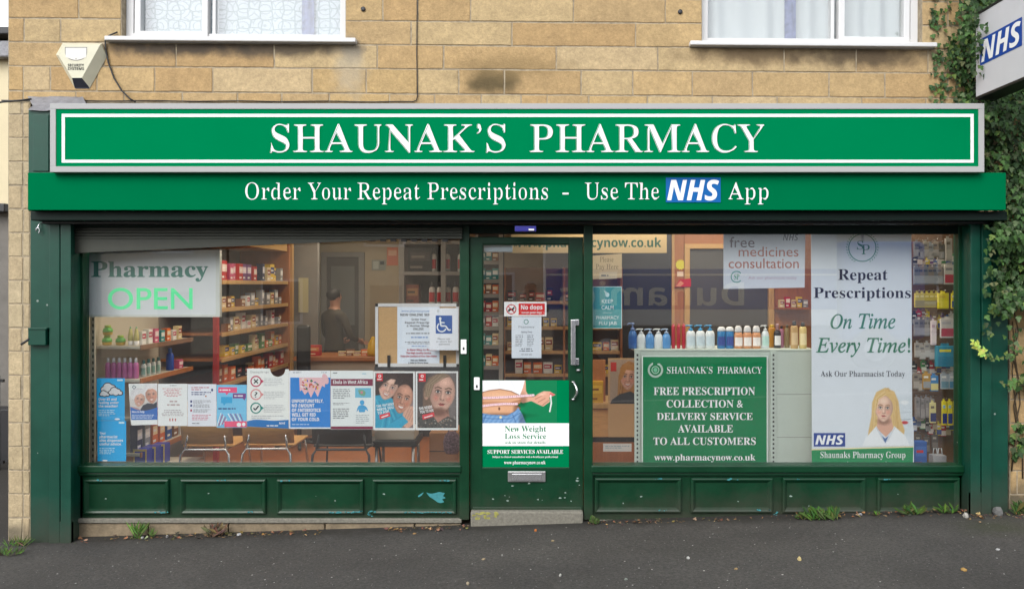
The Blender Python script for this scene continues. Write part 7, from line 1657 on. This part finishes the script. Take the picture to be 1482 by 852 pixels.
GRN1 = [(.09, .18, .035), (.12, .22, .05), (.06, .12, .025)]; GRN2 = [(.036, .085, .015), (.06, .12, .022), (.026, .052, .012), (.075, .095, .026)]
weed(199, 772, 5.79, .05, .12, 46, GRN1, 'fresh green grass tuft at the foot of the stone plinth', BLADE, 'grass', 'grass_tuft', lean=.5)
weed(219, 771, 5.80, .03, .07, 16, GRN1, 'smaller sparse grass tuft beside the fresh green one', BLADE, 'grass', 'grass_tuft', lean=.6)
weed(311, 772, 5.78, .10, .13, 60, [(.10, .065, .035), (.07, .045, .025), (.15, .10, .05), (.05, .04, .02)], 'withered brown weed at the foot of the stone plinth', LANCE, 'weed', 'dead_weed', M_DEAD, .9, .7)
weed(1190, 758, 5.74, .20, .095, 80, GRN2, 'largest leafy green weed below the right window', LANCE)
weed(1164, 752, 5.76, .14, .06, 30, GRN2, 'low green weed left of the largest leafy one', LANCE)
weed(1318, 747, 5.78, .12, .09, 36, GRN2, 'green weed with long leaves below the right end panel', LANCE, lean=1)
weed(1372, 747, 5.79, .12, .07, 26, GRN2, 'small green weed beside the right pilaster', LANCE, lean=1)
weed(1268, 750, 5.78, .06, .04, 10, GRN2, 'sparse low weed between two leafy weeds under the right window', LANCE, lean=1)
weed(862, 748, 5.80, .05, .06, 9, GRN2, 'tiny round leaved seedling beside the door post', LOBE)
weed(1478, 748, 5.70, .10, .10, 22, GRN2, 'weed at the right edge beside the wall', LANCE)
X, Y, Z = gp(6, 803); weed(6, 803, Y, .22, .07, 60, GRN1 + [(.10, .10, .045)], 'bright grass tuft at the bottom left corner of the building', BLADE, 'grass', 'grass_tuft', lean=.9)
X, Y, Z = gp(22, 795); weed(26, 795, 5.72, .14, .07, 40, GRN1 + [(.16, .15, .07)], 'thin grass patch at the foot of the building corner', BLADE, 'grass', 'grass_tuft', lean=.9)
# swept-up leaves and grit along the foot of the front: nobody could count them
p = MB()
def litterleaf(mb_, x, y, z, sz, tone):
    a = R.uniform(0, 6.283); up = Vector((math.cos(a), math.sin(a), R.uniform(-.1, .35))); leaf(mb_, (x, y, z + .004 + R.random() * .012), sz, (R.uniform(-.5, .5), R.uniform(-.6, .2), 1), up, tone, M_DEAD, LANCE if R.random() < .6 else LOBE, .3)
DT = [(.22, .12, .05), (.30, .17, .07), (.14, .08, .04), (.08, .055, .035), (.36, .25, .12), (.06, .05, .035)]
for _ in range(620):
    px = R.choice((R.uniform(100, 470), R.uniform(180, 420), R.uniform(560, 680), R.uniform(850, 960), R.uniform(960, 1400), R.uniform(1150, 1400), R.uniform(1390, 1482)))
    Y = 5.84 - abs(R.gauss(0, .05)) if 110 < px < 1400 else 5.72 - abs(R.gauss(0, .05)); X = PX(px, Y); litterleaf(p, X, Y, ground(X), R.uniform(.008, .034), tuple(v * R.uniform(.6, 1.2) for v in R.choice(DT)))
o = p.build('fallen_leaves', origin=(0, 5.8, 0), tone=True); tag(o, 'brown leaf litter gathered along the foot of the shop front', 'leaf litter', kind='stuff')
# single scraps and leaves one can point at
def scrap(px, py, w, col, label, cat='litter', name='paper_scrap', h=.012):
    X, Y, Z = gp(px, py); p = MB(); m = mat('scrap_%02x%02x%02x' % col, col, .8, k=.55)
    bm = bmesh.new(); bmesh.ops.create_icosphere(bm, subdivisions=2, radius=1)
    for v in bm.verts: k = 1 + .45 * noise.noise(v.co * 2.3 + Vector((px, py, 0))); v.co = Vector((v.co.x * w * .75 * k, v.co.y * w * .55 * k, max(v.co.z, -.4) * h * k))
    p.bm(bm, m); o = p.build(name, origin=(0, 0, 0)); o.location = (X, Y, Z + h * .35); o.rotation_euler.z = R.uniform(0, 3); tag(o, label, cat)
scrap(206, 778.5, .022, (232, 232, 230), 'white paper scrap below the grass tuft'); scrap(242, 777, .014, (226, 226, 226), 'smaller white scrap right of the grass tuft'); scrap(346, 774, .022, (222, 222, 224), 'white scrap among leaves right of the withered weed')
scrap(481, 764, .02, (214, 150, 80), 'orange leaf curled on the pavement under the left risers', 'leaf', 'fallen_leaf'); scrap(600, 772, .018, (176, 140, 90), 'flat tan leaf on the pavement left of the door', 'leaf', 'fallen_leaf', .006); scrap(775, 768, .016, (220, 130, 60), 'small orange leaf on the pavement below the doorstep', 'leaf', 'fallen_leaf')
scrap(800, 782.5, .018, (190, 170, 130), 'beige leaf on the pavement below the doorstep, the larger one', 'leaf', 'fallen_leaf', .006); scrap(811, 833, .016, (206, 206, 196), 'small pale stone near the bottom of the pavement right of the door', 'stone', 'stone'); scrap(1157, 810, .02, (236, 214, 150), 'cream stone on the open pavement under the right window', 'stone', 'stone', .018)
scrap(1395, 825, .026, (200, 160, 90), 'tan leaf at the bottom right of the pavement', 'leaf', 'fallen_leaf'); scrap(1398, 748, .032, (214, 210, 200), 'crumpled pale paper at the foot of the right pilaster', h=.026); scrap(1245, 745, .018, (230, 230, 236), 'white scrap among the weeds under the right window'); scrap(1444, 744, .05, (130, 130, 128), 'grey lump of stone beside the right pilaster', 'stone', 'stone', .045)
scrap(1444, 795, .022, (216, 216, 214), 'thin white scrap on the pavement near the right edge', h=.006); scrap(661, 754, .02, (220, 220, 214), 'white paper twist beside the left door post'); scrap(677, 845, .018, (196, 180, 150), 'beige leaf at the bottom middle of the pavement', 'leaf', 'fallen_leaf'); scrap(996, 808, .015, (220, 220, 214), 'white chip on the pavement below the green board'); scrap(906, 838, .02, (150, 160, 150), 'grey flat stone at the bottom of the pavement', 'stone', 'stone', .006)
scrap(1065, 823, .018, (190, 160, 110), 'tan leaf on the pavement below the pale shelf unit', 'leaf', 'fallen_leaf', .006); scrap(700, 809, .018, (196, 176, 140), 'pale brown leaf on the pavement left of the door middle', 'leaf', 'fallen_leaf', .006)

# ---------------------------------------------------------------- neighbour on the left
M_CREAMR = mat('cream_render', (236, 222, 186), .9, var=.06, scale=2, bump=.2); M_SHADEDR = mat('shaded_render', (128, 124, 118), .9, var=.15, bump=.2)  # grey copy paints the shadow on the lower wall
nb = thing('neighbour_house', (-8.4, 9, ground(-8)), 'cream rendered neighbouring building at the left edge', 'building')
p = MB(); p.box(-13, -6.12, 9.0, 16, PZ(300, 9), PZ(60, 9), M_CREAMR); p.box(-13, -6.125, 9.02, 16, -1.2, PZ(300, 9) - .002, M_SHADEDR); p.build('wall', nb)
p = MB(); p.box(-13.2, -5.95, 8.8, 16.2, PZ(57, 9), PZ(47, 9), M_DARK, .01); p.build('roof', nb)
p = MB(); p.box(-13, -6.0, 8.86, 8.98, PZ(84, 8.9), PZ(60, 8.9), M_LEAD, .02); p.build('gutter', nb)
p = MB(); p.box(-13, -6.08, 8.86, 9.0, PZ(308, 9), PZ(296, 9), M_DARK, .01); p.build('ledge', nb)
rl = thing('railing', (-6.6, 8.3, ground(-6.6)), 'black iron railing beside the neighbouring building', 'railing')
p = MB(); zr = ground(-6.6)
for i in range(16): x = -7.4 + i * .11; p.tube([(x, 8.3, zr - .05), (x, 8.3, zr + 1.05)], .009, 6, M_BLACK)
p.build('bar', rl)['kind'] = 'stuff'
p = MB(); p.box(-7.5, -5.7, 8.285, 8.315, zr + .98, zr + 1.01, M_BLACK); p.box(-7.5, -5.7, 8.285, 8.315, zr + .1, zr + .13, M_BLACK); p.build('rail', rl)
wl = MB(); wl.box(-12, -5.4, 8.7, 8.95, -.6, zr + .62, M_DARK, .01); tag(wl.build('low_wall'), 'dark low wall behind the iron railing', 'wall')

# ---------------------------------------------------------------- across the street (seen in the glass)
M_BRICK = mat('terrace_stone', (200, 186, 164), .9, var=.14, scale=3)
for i in range(5):
    x0 = -16 + i * 6.6; zg = ground(x0)
    h = thing('terrace_house', (x0 + 3.25, -12, zg), ('pale stone terraced house across the street, nearest the corner', 'second terraced house from the corner across the street', 'terraced house straight across the street', 'terraced house across the street behind the lorry', 'terraced house across the street beyond the lorry')[i], 'house', 'terraced houses across the street')
    p = MB(); p.box(x0, x0 + 6.5, -18, -12, zg - .6, 5.4 + zg, M_BRICK); p.build('wall', h)
    p = MB(); p.mesh([(x0, -18.3, 5.4 + zg), (x0 + 6.5, -18.3, 5.4 + zg), (x0 + 6.5, -11.7, 5.4 + zg), (x0, -11.7, 5.4 + zg), (x0, -15, 7.8 + zg), (x0 + 6.5, -15, 7.8 + zg)], [(0, 1, 2, 3), (3, 2, 5, 4), (1, 0, 4, 5), (0, 3, 4), (2, 1, 5)], mat('slate', (84, 86, 92), .8, var=.15)); p.build('roof', h)
    for wx, wz_ in ((1.0, .9), (1.0, 3.3), (4.2, 3.3)):
        p = MB(); p.box(x0 + wx, x0 + wx + 1.3, -12.01, -11.95, zg + wz_, zg + wz_ + 1.4, M_UPVC); w_ = p.build('window', h); p = MB(); p.box(x0 + wx + .08, x0 + wx + 1.22, -11.952, -11.94, zg + wz_ + .08, zg + wz_ + 1.32, mat('dark_pane', (60, 66, 74), .1)); p.build('pane', w_)
    p = MB(); p.box(x0 + 4.4, x0 + 5.4, -12.01, -11.94, zg, zg + 2.1, mat('house_door', (70, 40, 40), .4)); p.build('door', h)
g = MB(); sloped(g, -40, 40, -12.2, -8.2, -.02, M_ASPH); g.box(-40, 40, -8.2, -8.1, -2, -1.9, M_KERB); struct(g.build('far_pavement', origin=(0, 0, 0)))
lo_ = thing('lorry', (3.6, -4.6, ground(3.6) - .13), 'grey box lorry with a dark blue lettered band parked across the road', 'lorry')
M_LGREY = mat('lorry_grey', (244, 244, 244), .45, var=.04); M_LBLUE = mat('lorry_blue', (14, 84, 176), .5, k=1)
zl = ground(3.6)
p = MB(); p.box(.3, 6.4, -6.6, -4.1, zl + .85, 3.55, M_LGREY, .03); p.build('body', lo_)
p = MB(); p.box(.32, 6.38, -4.11, -4.092, 1.28, 2.12, M_LBLUE); 
for (x, w) in ((.32, 6.06),): p.box(x, x + w, -4.093, -4.088, 1.98, 2.02, M_LGREY)
p.build('band', lo_)
p = MB(); text3(p, 'Dunamics', 'sansb', (4.45, -4.086, 1.36), (-1, 0, 0), (0, 0, 1), 0, 3.85, .48, M_LGREY, 0, 5); p.build('lettering', lo_)
p = MB(); p.box(6.5, 8.3, -6.5, -4.15, zl + .55, 2.7, M_LBLUE, .12); p.build('cab', lo_)
p = MB(); p.box(.5, 8.0, -6.3, -4.4, zl + .45, zl + .84, M_DARK); p.build('chassis', lo_)
for x in (1.6, 7.2):
    for y in (-4.25, -6.25):
        p = MB(); p.tube([(x, y - .13, zl + .36), (x, y + .13, zl + .36)], .46, 24, mat('tyre', (30, 30, 32), .9)); w_ = p.build('wheel', lo_); p = MB(); p.tube([(x, y - .135, zl + .36), (x, y + .135, zl + .36)], .24, 18, M_ALU); p.build('rim', w_)
# photographer, just behind the lens
person(0, -.17, ground(0), 1.86, math.pi, {'l': ((-.14, -.05, .76), (-.045, -.075, .915)), 'r': ((.14, -.05, .76), (.045, -.075, .915))}, (44, 46, 60), (60, 62, 74), .0, 'photographer in a dark top holding a camera up, reflected in the door glass')
p = MB(); p.box(-.055, .055, -.055, -.025, HC - .035, HC + .03, M_BLACK, .006); ca = p.build('camera_body', origin=(0, -.04, HC - .035)); tag(ca, 'small black camera held up by the photographer', 'camera')
p = MB(); p.tube([(0, -.03, HC), (0, -.012, HC)], .024, 16, M_DARK); p.build('lens', ca)
